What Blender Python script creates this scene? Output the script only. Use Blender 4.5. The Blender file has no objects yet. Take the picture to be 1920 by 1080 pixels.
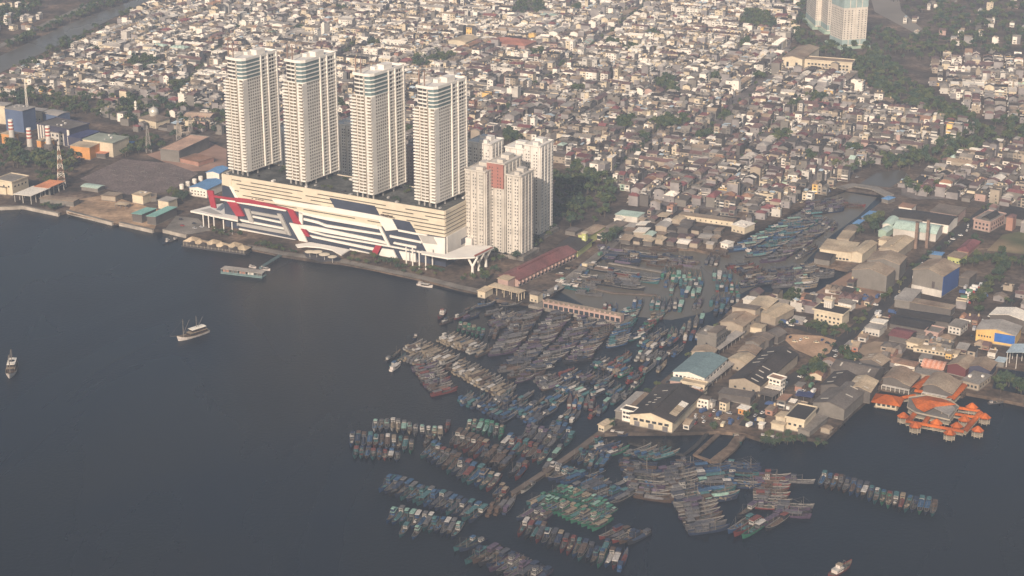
import bpy, bmesh, math, random
import numpy as np
from math import radians as R, sin, cos, pi, sqrt, atan2
random.seed(7); rng = np.random.default_rng(7)
S = bpy.context.scene
C = S.collection
# ------------------------------------------------------------------ camera
CAMH = 520.0; PITCH = R(20.0); FPX = 3300.0
cam = bpy.data.cameras.new('camera'); cam.sensor_width = 36.0; cam.lens = FPX / 1920 * 36
cam.clip_start = 5; cam.clip_end = 30000
camo = bpy.data.objects.new('camera', cam); C.objects.link(camo)
camo.location = (0, 0, CAMH); camo.rotation_euler = (pi / 2 - PITCH, 0, 0)
S.camera = camo
# ------------------------------------------------------------------ light
SUN_AZ = R(196.0); SUN_EL = R(28.0)       # compass angle from +Y, clockwise
w = bpy.data.worlds.new('World'); S.world = w; w.use_nodes = True
nt = w.node_tree; nt.nodes.clear()
sky = nt.nodes.new('ShaderNodeTexSky'); sky.sky_type = 'NISHITA'; sky.sun_disc = False
sky.sun_elevation = SUN_EL; sky.sun_rotation = SUN_AZ
sky.air_density = 1.3; sky.dust_density = 3.0; sky.ozone_density = 1.5
bg = nt.nodes.new('ShaderNodeBackground'); bg.inputs['Strength'].default_value = 0.085
wo = nt.nodes.new('ShaderNodeOutputWorld')
nt.links.new(sky.outputs[0], bg.inputs[0]); nt.links.new(bg.outputs[0], wo.inputs[0])
sl = bpy.data.lights.new('sun', 'SUN'); sl.energy = 5.0; sl.angle = R(0.6); sl.color = (1.0, 0.84, 0.70)
so = bpy.data.objects.new('sun', sl); C.objects.link(so)
so.rotation_euler = (pi / 2 - SUN_EL, 0, pi - SUN_AZ); so.location = (0, 0, 900)
S.view_settings.view_transform = 'Standard'; S.view_settings.look = 'None'
S.view_settings.exposure = 0.06; S.view_settings.gamma = 1.0; S.view_settings.use_curve_mapping = False
try:
    S.cycles.volume_bounces = 1; S.cycles.max_bounces = 6
except Exception: pass
HAZE = 0.00008; HAZE_COL = (0.66, 0.79, 1.0)
# ------------------------------------------------------------------ helpers
LZ = 2.5                                   # height of the land above the water
def at(px, py, z=LZ):
    """point of the photograph (1920x1080) dropped on the level z"""
    x = (px - 960) / FPX; y = (540 - py) / FPX
    c, s = cos(PITCH), sin(PITCH)
    vy = y * s + c; vz = y * c - s
    t = (z - CAMH) / vz
    return (x * t, vy * t)
def pix(P):
    c, s = cos(PITCH), sin(PITCH)
    z = P[1] * c - (P[2] - CAMH) * s; y = P[1] * s + (P[2] - CAMH) * c
    return (960 + FPX * P[0] / z, 540 - FPX * y / z)
_m = {}
def mat(name, col, rough=0.85, var=0.18, scale=0.25, spec=0.25, metal=0.0, var2=0.12, scale2=2.0, bump=0.0, tint=None):
    if name in _m: return _m[name]
    m = bpy.data.materials.new(name); m.use_nodes = True; _m[name] = m
    n = m.node_tree; b = n.nodes['Principled BSDF']
    b.inputs['Roughness'].default_value = rough; b.inputs['Metallic'].default_value = metal
    b.inputs['Specular IOR Level'].default_value = spec
    g = n.nodes.new('ShaderNodeNewGeometry')
    def noise(sc, det):
        t = n.nodes.new('ShaderNodeTexNoise'); t.inputs['Scale'].default_value = sc; t.inputs['Detail'].default_value = det
        n.links.new(g.outputs['Position'], t.inputs['Vector']); return t
    a = noise(scale, 4); c2 = noise(scale2, 2)
    r = n.nodes.new('ShaderNodeMapRange'); r.inputs[1].default_value = .3; r.inputs[2].default_value = .7
    r.inputs[3].default_value = 1 - var * 1.6; r.inputs[4].default_value = 1 + var * .6
    n.links.new(a.outputs[0], r.inputs[0])
    r2 = n.nodes.new('ShaderNodeMapRange'); r2.inputs[1].default_value = .3; r2.inputs[2].default_value = .7
    r2.inputs[3].default_value = 1 - var2; r2.inputs[4].default_value = 1 + var2
    n.links.new(c2.outputs[0], r2.inputs[0])
    mu = n.nodes.new('ShaderNodeMath'); mu.operation = 'MULTIPLY'
    n.links.new(r.outputs[0], mu.inputs[0]); n.links.new(r2.outputs[0], mu.inputs[1])
    mx = n.nodes.new('ShaderNodeVectorMath'); mx.operation = 'SCALE'
    if tint:
        mm = n.nodes.new('ShaderNodeMix'); mm.data_type = 'RGBA'
        mm.inputs['A'].default_value = (*col, 1); mm.inputs['B'].default_value = (*tint, 1)
        r3 = n.nodes.new('ShaderNodeMapRange'); r3.inputs[1].default_value = .42; r3.inputs[2].default_value = .62
        t3 = noise(scale * .6, 5); n.links.new(t3.outputs[0], r3.inputs[0]); n.links.new(r3.outputs[0], mm.inputs['Factor'])
        n.links.new(mm.outputs['Result'], mx.inputs[0])
    else:
        mx.inputs[0].default_value = col
    n.links.new(mu.outputs[0], mx.inputs['Scale'])
    n.links.new(mx.outputs[0], b.inputs['Base Color'])
    return m
GLASS = mat('window_glass', (.035, .042, .05), .18, .3, .4, .5)
class MB:
    """collects faces; build() links them as one mesh object"""
    def __init__(s): s.v = []; s.f = []; s.m = []
    def add(s, vs, fs, m=0):
        o = len(s.v); s.v += [tuple(q) for q in vs]
        for f in fs: s.f.append([o + i for i in f]); s.m.append(m)
    def box(s, cx, cy, z0, sx, sy, h, m=0, rot=0.0, bottom=True):
        c, n = cos(rot), sin(rot); hx, hy = sx / 2, sy / 2
        p = [(cx + x * c - y * n, cy + x * n + y * c) for x, y in ((-hx, -hy), (hx, -hy), (hx, hy), (-hx, hy))]
        s.prism(p, z0, z0 + h, m, bottom)
    def prism(s, p, z0, z1, m=0, bottom=True):
        n = len(p); vs = [(x, y, z0) for x, y in p] + [(x, y, z1) for x, y in p]
        fs = [[i, (i + 1) % n, n + (i + 1) % n, n + i] for i in range(n)] + [list(range(n, 2 * n))]
        if bottom: fs.append(list(range(n - 1, -1, -1)))
        s.add(vs, fs, m)
    def extr(s, poly, a, b, m=0):
        """polygon given as 3-D points a[i] extruded to b[i]"""
        n = len(a); s.add(list(a) + list(b), [list(range(n - 1, -1, -1)), list(range(n, 2 * n))] + [[i, (i + 1) % n, n + (i + 1) % n, n + i] for i in range(n)], m)
    def tube(s, p, q, r0, r1=None, n=6, m=0, caps=True):
        r1 = r0 if r1 is None else r1
        p = np.array(p, float); q = np.array(q, float); d = q - p; L = np.linalg.norm(d); d /= max(L, 1e-9)
        u = np.cross(d, (0, 0, 1)) if abs(d[2]) < .9 else np.cross(d, (1, 0, 0)); u /= np.linalg.norm(u); v = np.cross(d, u)
        vs = [p + r0 * (cos(2 * pi * i / n) * u + sin(2 * pi * i / n) * v) for i in range(n)] + [q + r1 * (cos(2 * pi * i / n) * u + sin(2 * pi * i / n) * v) for i in range(n)]
        fs = [[i, (i + 1) % n, n + (i + 1) % n, n + i] for i in range(n)]
        if caps: fs += [list(range(n - 1, -1, -1)), list(range(n, 2 * n))]
        s.add(vs, fs, m)
    def lathe(s, prof, cx=0, cy=0, n=12, m=0):
        vs = [(cx + r * cos(2 * pi * i / n), cy + r * sin(2 * pi * i / n), z) for r, z in prof for i in range(n)]
        fs = [[k * n + i, k * n + (i + 1) % n, (k + 1) * n + (i + 1) % n, (k + 1) * n + i] for k in range(len(prof) - 1) for i in range(n)]
        fs.append(list(range((len(prof) - 1) * n, len(prof) * n)))
        s.add(vs, fs, m)
    def mesh(s, name, mats):
        me = bpy.data.meshes.new(name); me.from_pydata(s.v, [], s.f)
        for m in (mats if isinstance(mats, (list, tuple)) else [mats]): me.materials.append(m)
        if any(s.m): me.polygons.foreach_set('material_index', s.m)
        me.update(); return me
    def build(s, name, mats, parent=None, smooth=False):
        me = s.mesh(name, mats)
        if smooth: me.polygons.foreach_set('use_smooth', [True] * len(me.polygons))
        return link(name, me, parent)
def link(name, data, parent=None, loc=None, rot=None, scale=None):
    o = bpy.data.objects.new(name, data); C.objects.link(o)
    if parent is not None: o.parent = parent
    if loc is not None: o.location = loc
    if rot is not None: o.rotation_euler = rot if isinstance(rot, tuple) else (0, 0, rot)
    if scale is not None: o.scale = scale
    return o
def tag(o, label, cat, group=None):
    o['label'] = label; o['category'] = cat
    if group: o['group'] = group
    return o
def thing(name, label, cat, loc=(0, 0, 0), rot=0.0, group=None):
    return tag(link(name, None, None, loc, rot), label, cat, group)
def setting(o, kind='structure'): o['kind'] = kind; return o
_unit = {}
def unit(m):
    """shared unit cube per material (small pieces: windows, doors)"""
    if m.name not in _unit:
        b = MB(); b.box(0, 0, -.5, 1, 1, 1); _unit[m.name] = b.mesh('piece', [m])
    return _unit[m.name]
def piece(name, m, parent, loc, size, rot=0.0): return link(name, unit(m), parent, loc, rot, size)
def place(p0, p1, p2, z):
    """three eave corners (left, near, right) in photo pixels at level z -> centre, angle, width, depth"""
    a, b, c = [np.array(at(*p, z)) for p in (p0, p1, p2)]
    u = b - a; v = c - b; lu, lv = np.linalg.norm(u), np.linalg.norm(v)
    au = atan2(u[1], u[0]); av = atan2(v[1], v[0]) - pi / 2
    dlt = (av - au + pi) % (2 * pi) - pi
    t = lu / (lu + lv)                      # the longer edge keeps its direction
    ang = au + dlt * (1 - t) if True else au
    ctr = (a + c) / 2
    return ctr[0], ctr[1], ang, lu, lv
def wallwins(parent, w, d, side, rows, cols, ww, wh, z0, dz, m=GLASS, x0=None, x1=None, frame=None, name='window', skip=0.0):
    """windows, one object each, on one side of a w x d box; 2/3 sunk into the wall"""
    L = w if side in 'fb' else d
    x0 = -L / 2 + L * .06 if x0 is None else x0; x1 = L / 2 - L * .06 if x1 is None else x1
    for r in range(rows):
        for c_ in range(cols):
            if skip and random.random() < skip: continue
            t = x0 + (x1 - x0) * (c_ + .5) / cols; z = z0 + dz * r
            if side == 'f': loc = (t, -d / 2, z); sz = (ww, .3, wh)
            elif side == 'b': loc = (t, d / 2, z); sz = (ww, .3, wh)
            elif side == 'r': loc = (w / 2, t, z); sz = (.3, ww, wh)
            else: loc = (-w / 2, t, z); sz = (.3, ww, wh)
            o = piece(name, m, parent, loc, sz)
            if frame:
                fz = tuple(v + (.35 if i != (1 if side in 'fb' else 0) else -.12) for i, v in enumerate(sz))
                piece('frame', frame, parent, loc, fz)
# ------------------------------------------------------------------ setting: water, land, roads
def noise_fac(n, sc, lo, hi, det=4, dist=0.0, vec=None):
    t = n.nodes.new('ShaderNodeTexNoise'); t.inputs['Scale'].default_value = sc; t.inputs['Detail'].default_value = det
    t.inputs['Distortion'].default_value = dist
    if vec is not None: n.links.new(vec, t.inputs['Vector'])
    r = n.nodes.new('ShaderNodeMapRange'); r.inputs[1].default_value = lo; r.inputs[2].default_value = hi
    n.links.new(t.outputs[0], r.inputs[0]); return r.outputs[0], t.outputs[0]
def water_mat(name, deep, silt, rough=.28, bump=.45):
    m = bpy.data.materials.new(name); m.use_nodes = True; n = m.node_tree; b = n.nodes['Principled BSDF']
    g = n.nodes.new('ShaderNodeNewGeometry')
    f, _ = noise_fac(n, .0035, .40, .62, 5, .6, g.outputs['Position'])
    mx = n.nodes.new('ShaderNodeMix'); mx.data_type = 'RGBA'
    mx.inputs['A'].default_value = (*deep, 1); mx.inputs['B'].default_value = (*silt, 1)
    n.links.new(f, mx.inputs['Factor']); n.links.new(mx.outputs['Result'], b.inputs['Base Color'])
    b.inputs['Roughness'].default_value = rough; b.inputs['IOR'].default_value = 1.33; b.inputs['Specular IOR Level'].default_value = .17
    mp = n.nodes.new('ShaderNodeMapping'); mp.inputs['Scale'].default_value = (1, .35, 1); n.links.new(g.outputs['Position'], mp.inputs[0])
    f2, _ = noise_fac(n, .006, .38, .66, 6, 1.2, mp.outputs[0]); r_ = n.nodes.new('ShaderNodeMapRange'); r_.inputs[3].default_value = rough * .75; r_.inputs[4].default_value = rough * 1.35; n.links.new(f2, r_.inputs[0]); n.links.new(r_.outputs[0], b.inputs['Roughness'])
    _, t1 = noise_fac(n, .35, 0, 1, 3, .3, g.outputs['Position'])
    bp = n.nodes.new('ShaderNodeBump'); bp.inputs['Strength'].default_value = bump; bp.inputs['Distance'].default_value = .35
    n.links.new(t1, bp.inputs['Height']); n.links.new(bp.outputs[0], b.inputs['Normal'])
    return m
WATER = water_mat('sea_water', (.003, .007, .014), (.008, .010, .013))
def sheet(name, pts, z, m, kind='structure', thick=None):
    b = MB()
    if thick: b.prism(pts, z - thick, z)
    else: b.add([(x, y, z) for x, y in pts], [list(range(len(pts)))])
    me = b.mesh(name, [m])
    bm = bmesh.new(); bm.from_mesh(me); bmesh.ops.triangulate(bm, faces=[f for f in bm.faces if len(f.verts) > 4]); bmesh.ops.recalc_face_normals(bm, faces=bm.faces)
    if not thick:
        for f in bm.faces:
            if f.normal.z < 0: f.normal_flip()
    bm.to_mesh(me); bm.free()
    return setting(link(name, me), kind)
def P(*q, z=LZ): return [at(*p, z) for p in q]
sheet('sea', [(-9000, -1500), (9000, -1500), (9000, 9000), (-9000, 9000)], 0, WATER)
GROUND = mat('ground_soil', (.085, .068, .056), .95, .4, .03, .1, var2=.4, scale2=.25, tint=(.17, .12, .085))
ASPH = mat('asphalt', (.05, .046, .044), .9, .25, .05, .2, var2=.15, scale2=.6)
CONC = mat('concrete', (.22, .195, .165), .9, .3, .06, .2, var2=.2, scale2=.8)
DIRT = mat('bare_earth', (.46, .30, .19), .95, .22, .05, .1, var2=.15, scale2=.5)
coast = [(-900, 372), (-300, 384), (0, 388), (45, 386), (112, 400), (128, 395), (213, 417), (226, 417), (289, 431), (308, 430), (352, 441), (345, 452), (400, 455),
 (460, 463), (530, 478), (600, 489), (640, 492), (700, 503), (800, 525), (862, 541), (903, 549), (925, 561), (1000, 570), (1040, 548), (1075, 520), (1100, 497), (1130, 475), (1168, 463), (1300, 466),
 (1350, 478), (1362, 475), (1380, 452), (1400, 436), (1440, 422), (1480, 398), (1540, 370), (1585, 354), (1650, 362), (1660, 372), (1625, 400), (1580, 442), (1552, 458), (1535, 480),
 (1522, 492), (1592, 506), (1548, 545), (1500, 553), (1440, 548), (1412, 545), (1390, 560), (1370, 580), (1345, 605), (1315, 640), (1298, 665), (1240, 715), (1195, 752), (1128, 803),
 (1060, 855), (958, 922), (962, 926.5), (1065, 859.5), (1134, 813), (1165, 811), (1250, 811), (1325, 809), (1345, 808), (1394, 812), (1430, 824), (1450, 815), (1545, 824), (1556, 815),
 (1600, 772), (1652, 727), (1700, 736), (1806, 741), (1812, 736), (1866, 746), (1920, 757), (2150, 800), (2600, 860)]
land_pts = P(*coast) + [(6000, 1400), (6000, 8500), (-6000, 8500), (-6000, at(-900, 372)[1])]
sheet('ground', land_pts, LZ, GROUND, thick=6)
def strip(name, line, wd, z, m, thick=None):
    """road along a pixel polyline"""
    q = [np.array(at(*p, z)) for p in line]; L = []; Rr = []
    for i, a in enumerate(q):
        d = q[min(i + 1, len(q) - 1)] - q[max(i - 1, 0)]; d /= np.linalg.norm(d); nn = np.array((-d[1], d[0])) * wd / 2
        L.append(tuple(a + nn)); Rr.append(tuple(a - nn))
    return sheet(name, L + Rr[::-1], z, m, thick=thick)
# pink-arcade pier, dikes of the ponds, side jetty
strip('pier', [(1000, 566), (1090, 584), (1178, 602)], 17, LZ - .02, CONC, thick=4)
strip('dike', [(1326, 812), (1303, 836), (1282, 852), (1230, 843), (1180, 829)], 2.6, 1.0, ASPH, thick=3)
strip('dike', [(1347, 812), (1303, 852), (1335, 865)], 3.0, 1.2, GROUND, thick=3)
strip('jetty', [(1396, 806), (1372, 838), (1338, 865)], 7, 1.8, GROUND, thick=4)
# roads
strip('road', [(1000, 562), (1045, 540), (1110, 488), (1170, 440), (1235, 392)], 9, LZ + .10, CONC)
strip('road', [(1235, 392), (1330, 405), (1400, 412), (1480, 380), (1560, 340), (1640, 300)], 12, LZ + .08, ASPH)
strip('road', [(1400, 800), (1460, 725), (1520, 690), (1585, 635), (1660, 570), (1715, 505), (1790, 440), (1860, 385), (1960, 340)], 12, LZ + .08, ASPH)
strip('road', [(961, 924), (1063, 857), (1131, 808), (1205, 752), (1305, 668), (1345, 620)], 4.5, LZ + .12, mat('brown_quay', (.15, .115, .09), .95, .3, .05))
strip('road', [(1345, 620), (1420, 600), (1500, 615), (1585, 640)], 8, LZ + .06, ASPH)
strip('road', [(1832, 640), (1870, 590), (1900, 560), (1960, 505)], 9, LZ + .07, ASPH)
strip('promenade', [(460, 461), (530, 475), (640, 489), (800, 522), (862, 538), (905, 547)], 9, LZ + .11, CONC)
sheet('bare_lot', P((1466, 632), (1483, 627), (1540, 630), (1568, 638), (1555, 662), (1530, 672), (1490, 655)), LZ + .12, DIRT)
sheet('yard', P((1530, 548), (1595, 510), (1660, 540), (1648, 570), (1600, 580), (1560, 565)), LZ + .05, mat('red_earth', (.30, .19, .13), .95, .3, .05))
sheet('yard', P((1600, 652), (1640, 640), (1700, 645), (1690, 670), (1640, 680)), LZ + .05, mat('tan_earth', (.30, .22, .15), .95, .3, .05))
sheet('yard', P((150, 335), (230, 298), (318, 306), (372, 325), (318, 360), (240, 365), (190, 352)), LZ + .06, mat('switchyard_gravel', (.16, .12, .105), .95, .2, .05, var2=.35, scale2=.5))
sheet('yard', P((275, 290), (380, 260), (425, 280), (425, 318), (350, 322)), LZ + .05, mat('rust_earth', (.36, .22, .16), .95, .25, .03))
sheet('yard', P((125, 400), (210, 418), (290, 430), (300, 395), (200, 365), (140, 375)), LZ + .05, mat('orange_earth', (.42, .28, .17), .95, .35, .03, var2=.3, scale2=.2))
sheet('plaza', P((310, 429), (352, 440), (395, 432), (372, 410), (330, 405)), LZ + .06, CONC)
sheet('sports_field', P((1850, 470), (1880, 440), (1960, 425), (1960, 480)), LZ + .06, mat('worn_grass', (.10, .11, .05), .95, .3, .03, tint=(.26, .19, .11)))
# canals: brown river behind the bridge, canal at the far left, pond at the far right
CANAL = water_mat('canal_water', (.085, .075, .06), (.11, .095, .075), .3, .1)
sheet('canal', P((1612, 345), (1640, 325), (1690, 318), (1706, 330), (1668, 352)), LZ + .08, CANAL)
sheet('canal', P((-120, 165), (0, 105), (130, 45), (240, 5), (300, -20), (345, -20), (250, 15), (150, 65), (40, 118), (-90, 178)), LZ + .1, CANAL)
strip('road', [(-60, 115), (0, 86), (95, 40), (190, -2), (260, -34)], 11, LZ + .12, CONC)
sheet('pond', P((1872, 690), (1940, 700), (1940, 745), (1860, 728)), LZ + .05, WATER)
sheet('pond', P((1625, -30), (1640, 22), (1715, 62), (1730, 55), (1690, 20), (1680, -30)), LZ + .08, mat('sand_flat', (.22, .19, .155), .9, .15, .01))
SILT = water_mat('silty_water', (.10, .088, .068), (.12, .105, .08), .22, .15)
sheet('river', P((1052, 548), (1078, 522), (1105, 500), (1170, 468), (1300, 470), (1350, 482), (1384, 458), (1440, 428), (1545, 374), (1585, 360), (1645, 370), (1610, 405), (1560, 440), (1500, 500), (1400, 545), (1330, 585), (1260, 600), (1170, 592), (1100, 575), z=.05), .05, SILT)
strip('boardwalk', [(1142, 492), (1225, 506), (1312, 524)], 3.0, 1.3, CONC, thick=1)
strip('boardwalk', [(1070, 530), (1150, 548), (1232, 552)], 3.0, 1.2, mat('old_planks', (.13, .10, .08), .95, .3, .2), thick=1)
strip('boardwalk', [(1170, 470), (1240, 480), (1312, 490)], 3.0, 1.2, mat('old_planks', (.13, .10, .08), .95, .3, .2), thick=1)
LANES = mat('town_paving', (.185, .16, .148), .95, .3, .04, .1, var2=.25, scale2=.4)
sheet('pavement', P((-60, 195), (0, 152), (100, 112), (250, 32), (330, -28), (1500, -28), (1492, 60), (1468, 122), (1600, 142), (1640, 182), (1740, 217), (1830, 247), (1760, 277), (1700, 287), (1600, 322), (1560, 330), (1520, 352), (1400, 398), (1230, 384), (1180, 362), (1122, 333), (1046, 305), (1036, 262), (870, 262), (760, 285), (640, 275), (520, 255), (425, 212), (300, 188), (190, 183), (60, 176)), LZ + .03, LANES)
sheet('pavement', P((1690, 350), (1740, 322), (1800, 297), (1920, 264), (1990, 250), (1990, 400), (1890, 388), (1800, 372), (1720, 374), (1690, 366)), LZ + .03, LANES)
# ------------------------------------------------------------------ waterfront mall with four towers
CREAM = mat('cream_cladding', (.63, .55, .42), .7, .08, .1, .3, var2=.04)
WHITE = mat('white_cladding', (.76, .72, .65), .6, .06, .1, .3, var2=.03)
OFFW = mat('off_white_wall', (.70, .66, .60), .8, .10, .08, .2, var2=.05)
GREYP = mat('grey_panel', (.40, .38, .35), .7, .10, .1)
RED = mat('red_panel', (.33, .028, .045), .55, .10, .1, .4)
BLUEG = mat('blue_grey_glass', (.05, .058, .085), .25, .15, .06, .5, var2=.1)
TEALG = mat('teal_glass', (.13, .185, .19), .22, .15, .1, .5)
DARKG = mat('dark_void', (.05, .047, .045), .6, .2, .1)
ROOFD = mat('roof_garden_deck', (.10, .10, .09), .9, .35, .08, .2, var2=.3, scale2=.4)
MZ = 54.0
mA = np.array(at(416, 327, MZ)); mB = np.array(at(834, 397, MZ))
MANG = atan2(*(mB - mA)[::-1]); MW = float(np.linalg.norm(mB - mA)); MD = 50.0
mu_ = (mB - mA) / MW; mn = np.array((-mu_[1], mu_[0]))      # right along the front, back
mall = thing('shopping_mall', 'long cream and white mall podium with red stripes on the waterfront', 'mall', (mA[0], mA[1], LZ), MANG)
def fac(px, py, off=0.0):
    """pixel -> (s, z) on the front plane of the mall (local, z above the ground)"""
    d = np.array(at(px, py, 0)); c = np.array((0.0, 0.0)); k = d - c
    t = ((mA - mn * off - c) @ mn) / (k @ mn); q = k * t
    return float((q - mA) @ mu_), CAMH * (1 - t) - LZ
def panel(name, poly, m, out, thick=None, parent=mall):
    q = [fac(x, y, out) for x, y in poly]; th = out if thick is None else thick
    b = MB(); b.extr(None, [(s, -out, z) for s, z in q], [(s, -out + th, z) for s, z in q])
    return b.build(name, m, parent)
H0 = MZ - LZ
b = MB(); b.box(MW / 2, MD / 2 + .6, 0, MW - .4, MD, 30 - LZ); b.build('glass_wall', BLUEG, mall)
b = MB(); b.box(MW / 2, MD / 2 + .9, 30 - LZ, MW - 1.2, MD - .8, H0 - 30 + LZ - .6); b.build('car_park_wall', DARKG, mall)
b = MB(); b.box(MW / 2, MD / 2 + .6, H0 - .6, MW - .4, MD, .5); b.build('roof_deck', ROOFD, mall)
nlev = 7
for k in range(nlev):                                      # cream spandrels of the parking levels, with a ramped slot in between
    z0 = 30 - LZ + (H0 - 30 + LZ) * k / nlev; hh = (H0 - 30 + LZ) / nlev * (.70 if k < nlev - 1 else 1.05)
    b = MB()
    b.box(MW / 2, 0, z0 + .5, MW, .9, hh); b.box(MW, MD / 2 + .6, z0 + .5, .9, MD - .3, hh); b.box(0, MD / 2 + .6, z0 + .5, .9, MD - .3, hh); b.box(MW / 2, MD + .8, z0 + .5, MW, .9, hh)
    b.build('spandrel', CREAM, mall)
    if k < nlev - 1:                                        # closed bays between the slots
        x = random.uniform(5, 30)
        while x < MW - 10:
            L = random.uniform(6, 26); bb = MB(); bb.box(x + L / 2, .1, z0 + hh + .5, L, .7, (H0 - 30 + LZ) / nlev - hh); bb.build('infill_panel', CREAM, mall); x += L + random.uniform(30, 80)
panel('corner_panel', [(416, 327), (434, 330), (434, 350), (429, 350), (416, 346)], CREAM, .8)
for q, m, o in [
  ([(617.6, 371), (702, 386), (712, 404.4), (627.3, 389.2)], BLUEG, 1.0), ([(734.4, 410.3), (767.5, 416), (780, 436), (745, 431)], BLUEG, 1.0),
  ([(416.6, 348), (428.6, 349.5), (439.5, 370), (439, 379), (416.6, 378)], BLUEG, .9)]: panel('glass_panel', q, m, o)
wb = [[(509, 373), (627, 389.6), (712, 404.8), (735, 411), (745.5, 431), (723, 433), (710, 413), (640, 402), (560, 388), (516, 381)],
 [(560, 396), (601, 405), (707, 422.5), (710, 430), (610, 412.5), (560, 401)], [(569, 409), (595, 415), (610, 421), (714, 438), (716, 441.5), (612, 426), (597, 420), (569, 413)],
 [(560, 421), (591, 425), (711, 450), (724, 454), (725, 458), (712, 455), (597, 434), (562, 428)], [(574, 430), (610, 440), (726, 460), (800, 474), (833, 480), (833, 483), (731, 463.5), (612, 443.5), (580, 435)],
 [(580, 441), (702, 465.5), (698, 469.5), (586, 446)], [(655, 466), (694, 475), (692, 479), (657, 471)], [(541.8, 418), (561, 421.7), (576.7, 456), (563.5, 456)],
 [(708, 424), (713.5, 425), (731, 461.5), (725.5, 460)], [(730, 441), (790, 453), (790, 456.5), (731, 445)], [(738, 454), (780, 462), (780, 466), (737, 457)],
 [(745, 430), (800, 440.5), (800, 444), (747, 434)], [(784, 441), (834, 447), (834, 482), (802, 476)], [(429, 349), (434, 349.6), (446, 371), (441, 371)],
 [(413, 373), (465, 380), (536, 393.5), (536, 396.5), (413, 375.5)], [(473, 404.5), (528, 416), (529, 419.5), (474, 408)], [(446, 410.5), (532, 427), (532, 430.5), (446, 414)], [(447, 428), (552.6, 449.6), (552.6, 454), (447, 432)],
 [(560, 398), (567, 399), (567, 421), (561, 420)], [(716, 466), (737, 469), (746, 488), (709, 481)], [(748, 471), (779, 476), (782, 494), (757, 490)]]
for q in wb: panel('white_band', q, WHITE, 1.5)
for q in [[(457.5, 391), (467, 393), (475.6, 418), (467, 416)], [(470, 396), (521, 405), (524, 410), (472, 401)], [(519, 400.5), (526, 402), (545, 442), (537, 439.5)], [(444, 417), (538, 434), (539, 440), (444, 423)], [(784.5, 440), (812, 444), (820, 458.5), (793, 455.5)]]:
    panel('grey_frame', q, GREYP, 1.8)
for q in [[(425, 378), (443, 380), (457.5, 405.5), (443, 405.5)], [(439.5, 370.5), (466, 374), (500, 382), (538, 391), (538, 394), (500, 386.5), (466, 381), (441, 378.5)], [(537, 391), (548, 394), (565, 421.5), (550, 418)], [(563.5, 429), (572, 431), (580, 444), (573, 443)], [(704, 460), (715, 462), (706, 480), (694, 478)]]:
    panel('red_stripe', q, RED, 2.1)
for x_, y_, w_ in ((473, 372.6, 1.2), (480, 373.4, 1.6), (486, 374.6, 3.2), (492, 375.6, 2.0), (716, 402.8, 3.0), (724, 404.2, 4.0), (732, 405.8, 3.0)): panel('sign_mark', [(x_ - w_, y_ - 1), (x_ + w_, y_ - .6), (x_ + w_, y_ + .9), (x_ - w_, y_ + .6)], mat('sign_dark', (.12, .08, .06)), 1.75 if x_ > 600 else .8)
# red fin standing off the left end, canopies, columns
def level(name, poly, z, th, m, parent=mall):
    q = [np.array(at(x, y, z)) - mA for x, y in poly]; q = [(float(v @ mu_), float(v @ mn)) for v in q]
    b = MB(); b.prism(q, z - LZ - th, z - LZ); return b.build(name, m, parent)
def col(px, py):
    v = np.array(at(px, py)) - mA; return float(v @ mu_), float(v @ mn)
fl = [(388, 357), (399, 358), (405, 391), (395, 388)]
panel('red_fin', fl, RED, 3.0, 1.5)
panel('red_beam', [(399, 366), (440, 372), (440, 376), (400, 370)], RED, 2.6, 1.0)
level('left_canopy', [(357, 395), (392, 386), (418, 381), (446, 405), (446, 413), (405, 405)], 15, 1.6, WHITE)
level('canopy_inset', [(374, 394), (394, 390), (418, 402), (404, 402)], 15.3, .3, GREYP)
for x, y in ((382, 425), (392, 427), (402, 429), (420, 435), (436, 439)):
    s, t = col(x, y); b = MB(); b.tube((s, t, 0), (s, t, 12), .55, n=8); b.build('column', WHITE, mall)
level('corner_canopy', [(790, 470), (833, 477), (875, 459.5), (919, 460.5), (926, 463.5), (890, 482), (840, 484), (790, 475)], 20, 1.2, WHITE)
level('canopy_stripe', [(889, 478.5), (921, 463), (925, 463.6), (891, 481)], 20.3, .3, mat('brick_stripe', (.30, .10, .07)))
for x, y in ((886, 515), (898, 507.5), (911, 500)):
    s, t = col(x, y); b = MB(); b.tube((s, t, 0), (s, t, 8.5), 1.4, 1.1, 8)
    for k in (-1, 1): b.tube((s, t, 7.5), (s + k * 4.2, t + k * 1.5, 16.4), 1.1, .9, 8)
    b.build('forked_column', WHITE, mall)
for x, y in ((762, 496), (774, 498), (786.5, 504), (798.5, 506), (811, 500)):
    s, t = col(x, y); b = MB(); b.tube((s, t, 0), (s, t, 16.4), .6, n=8); b.build('column', WHITE, mall)
level('lobby_canopy', [(554, 458), (582, 454), (622, 461), (656, 468), (640, 478), (622, 468), (600, 463.5), (575, 461.5), (558, 463)], 9, 1.0, WHITE)
level('terrace', [(568, 473), (590, 466), (625, 472), (640, 484), (636, 489), (600, 489), (575, 482)], LZ + .5, .8, mat('dark_deck', (.06, .06, .07), .6))
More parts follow.
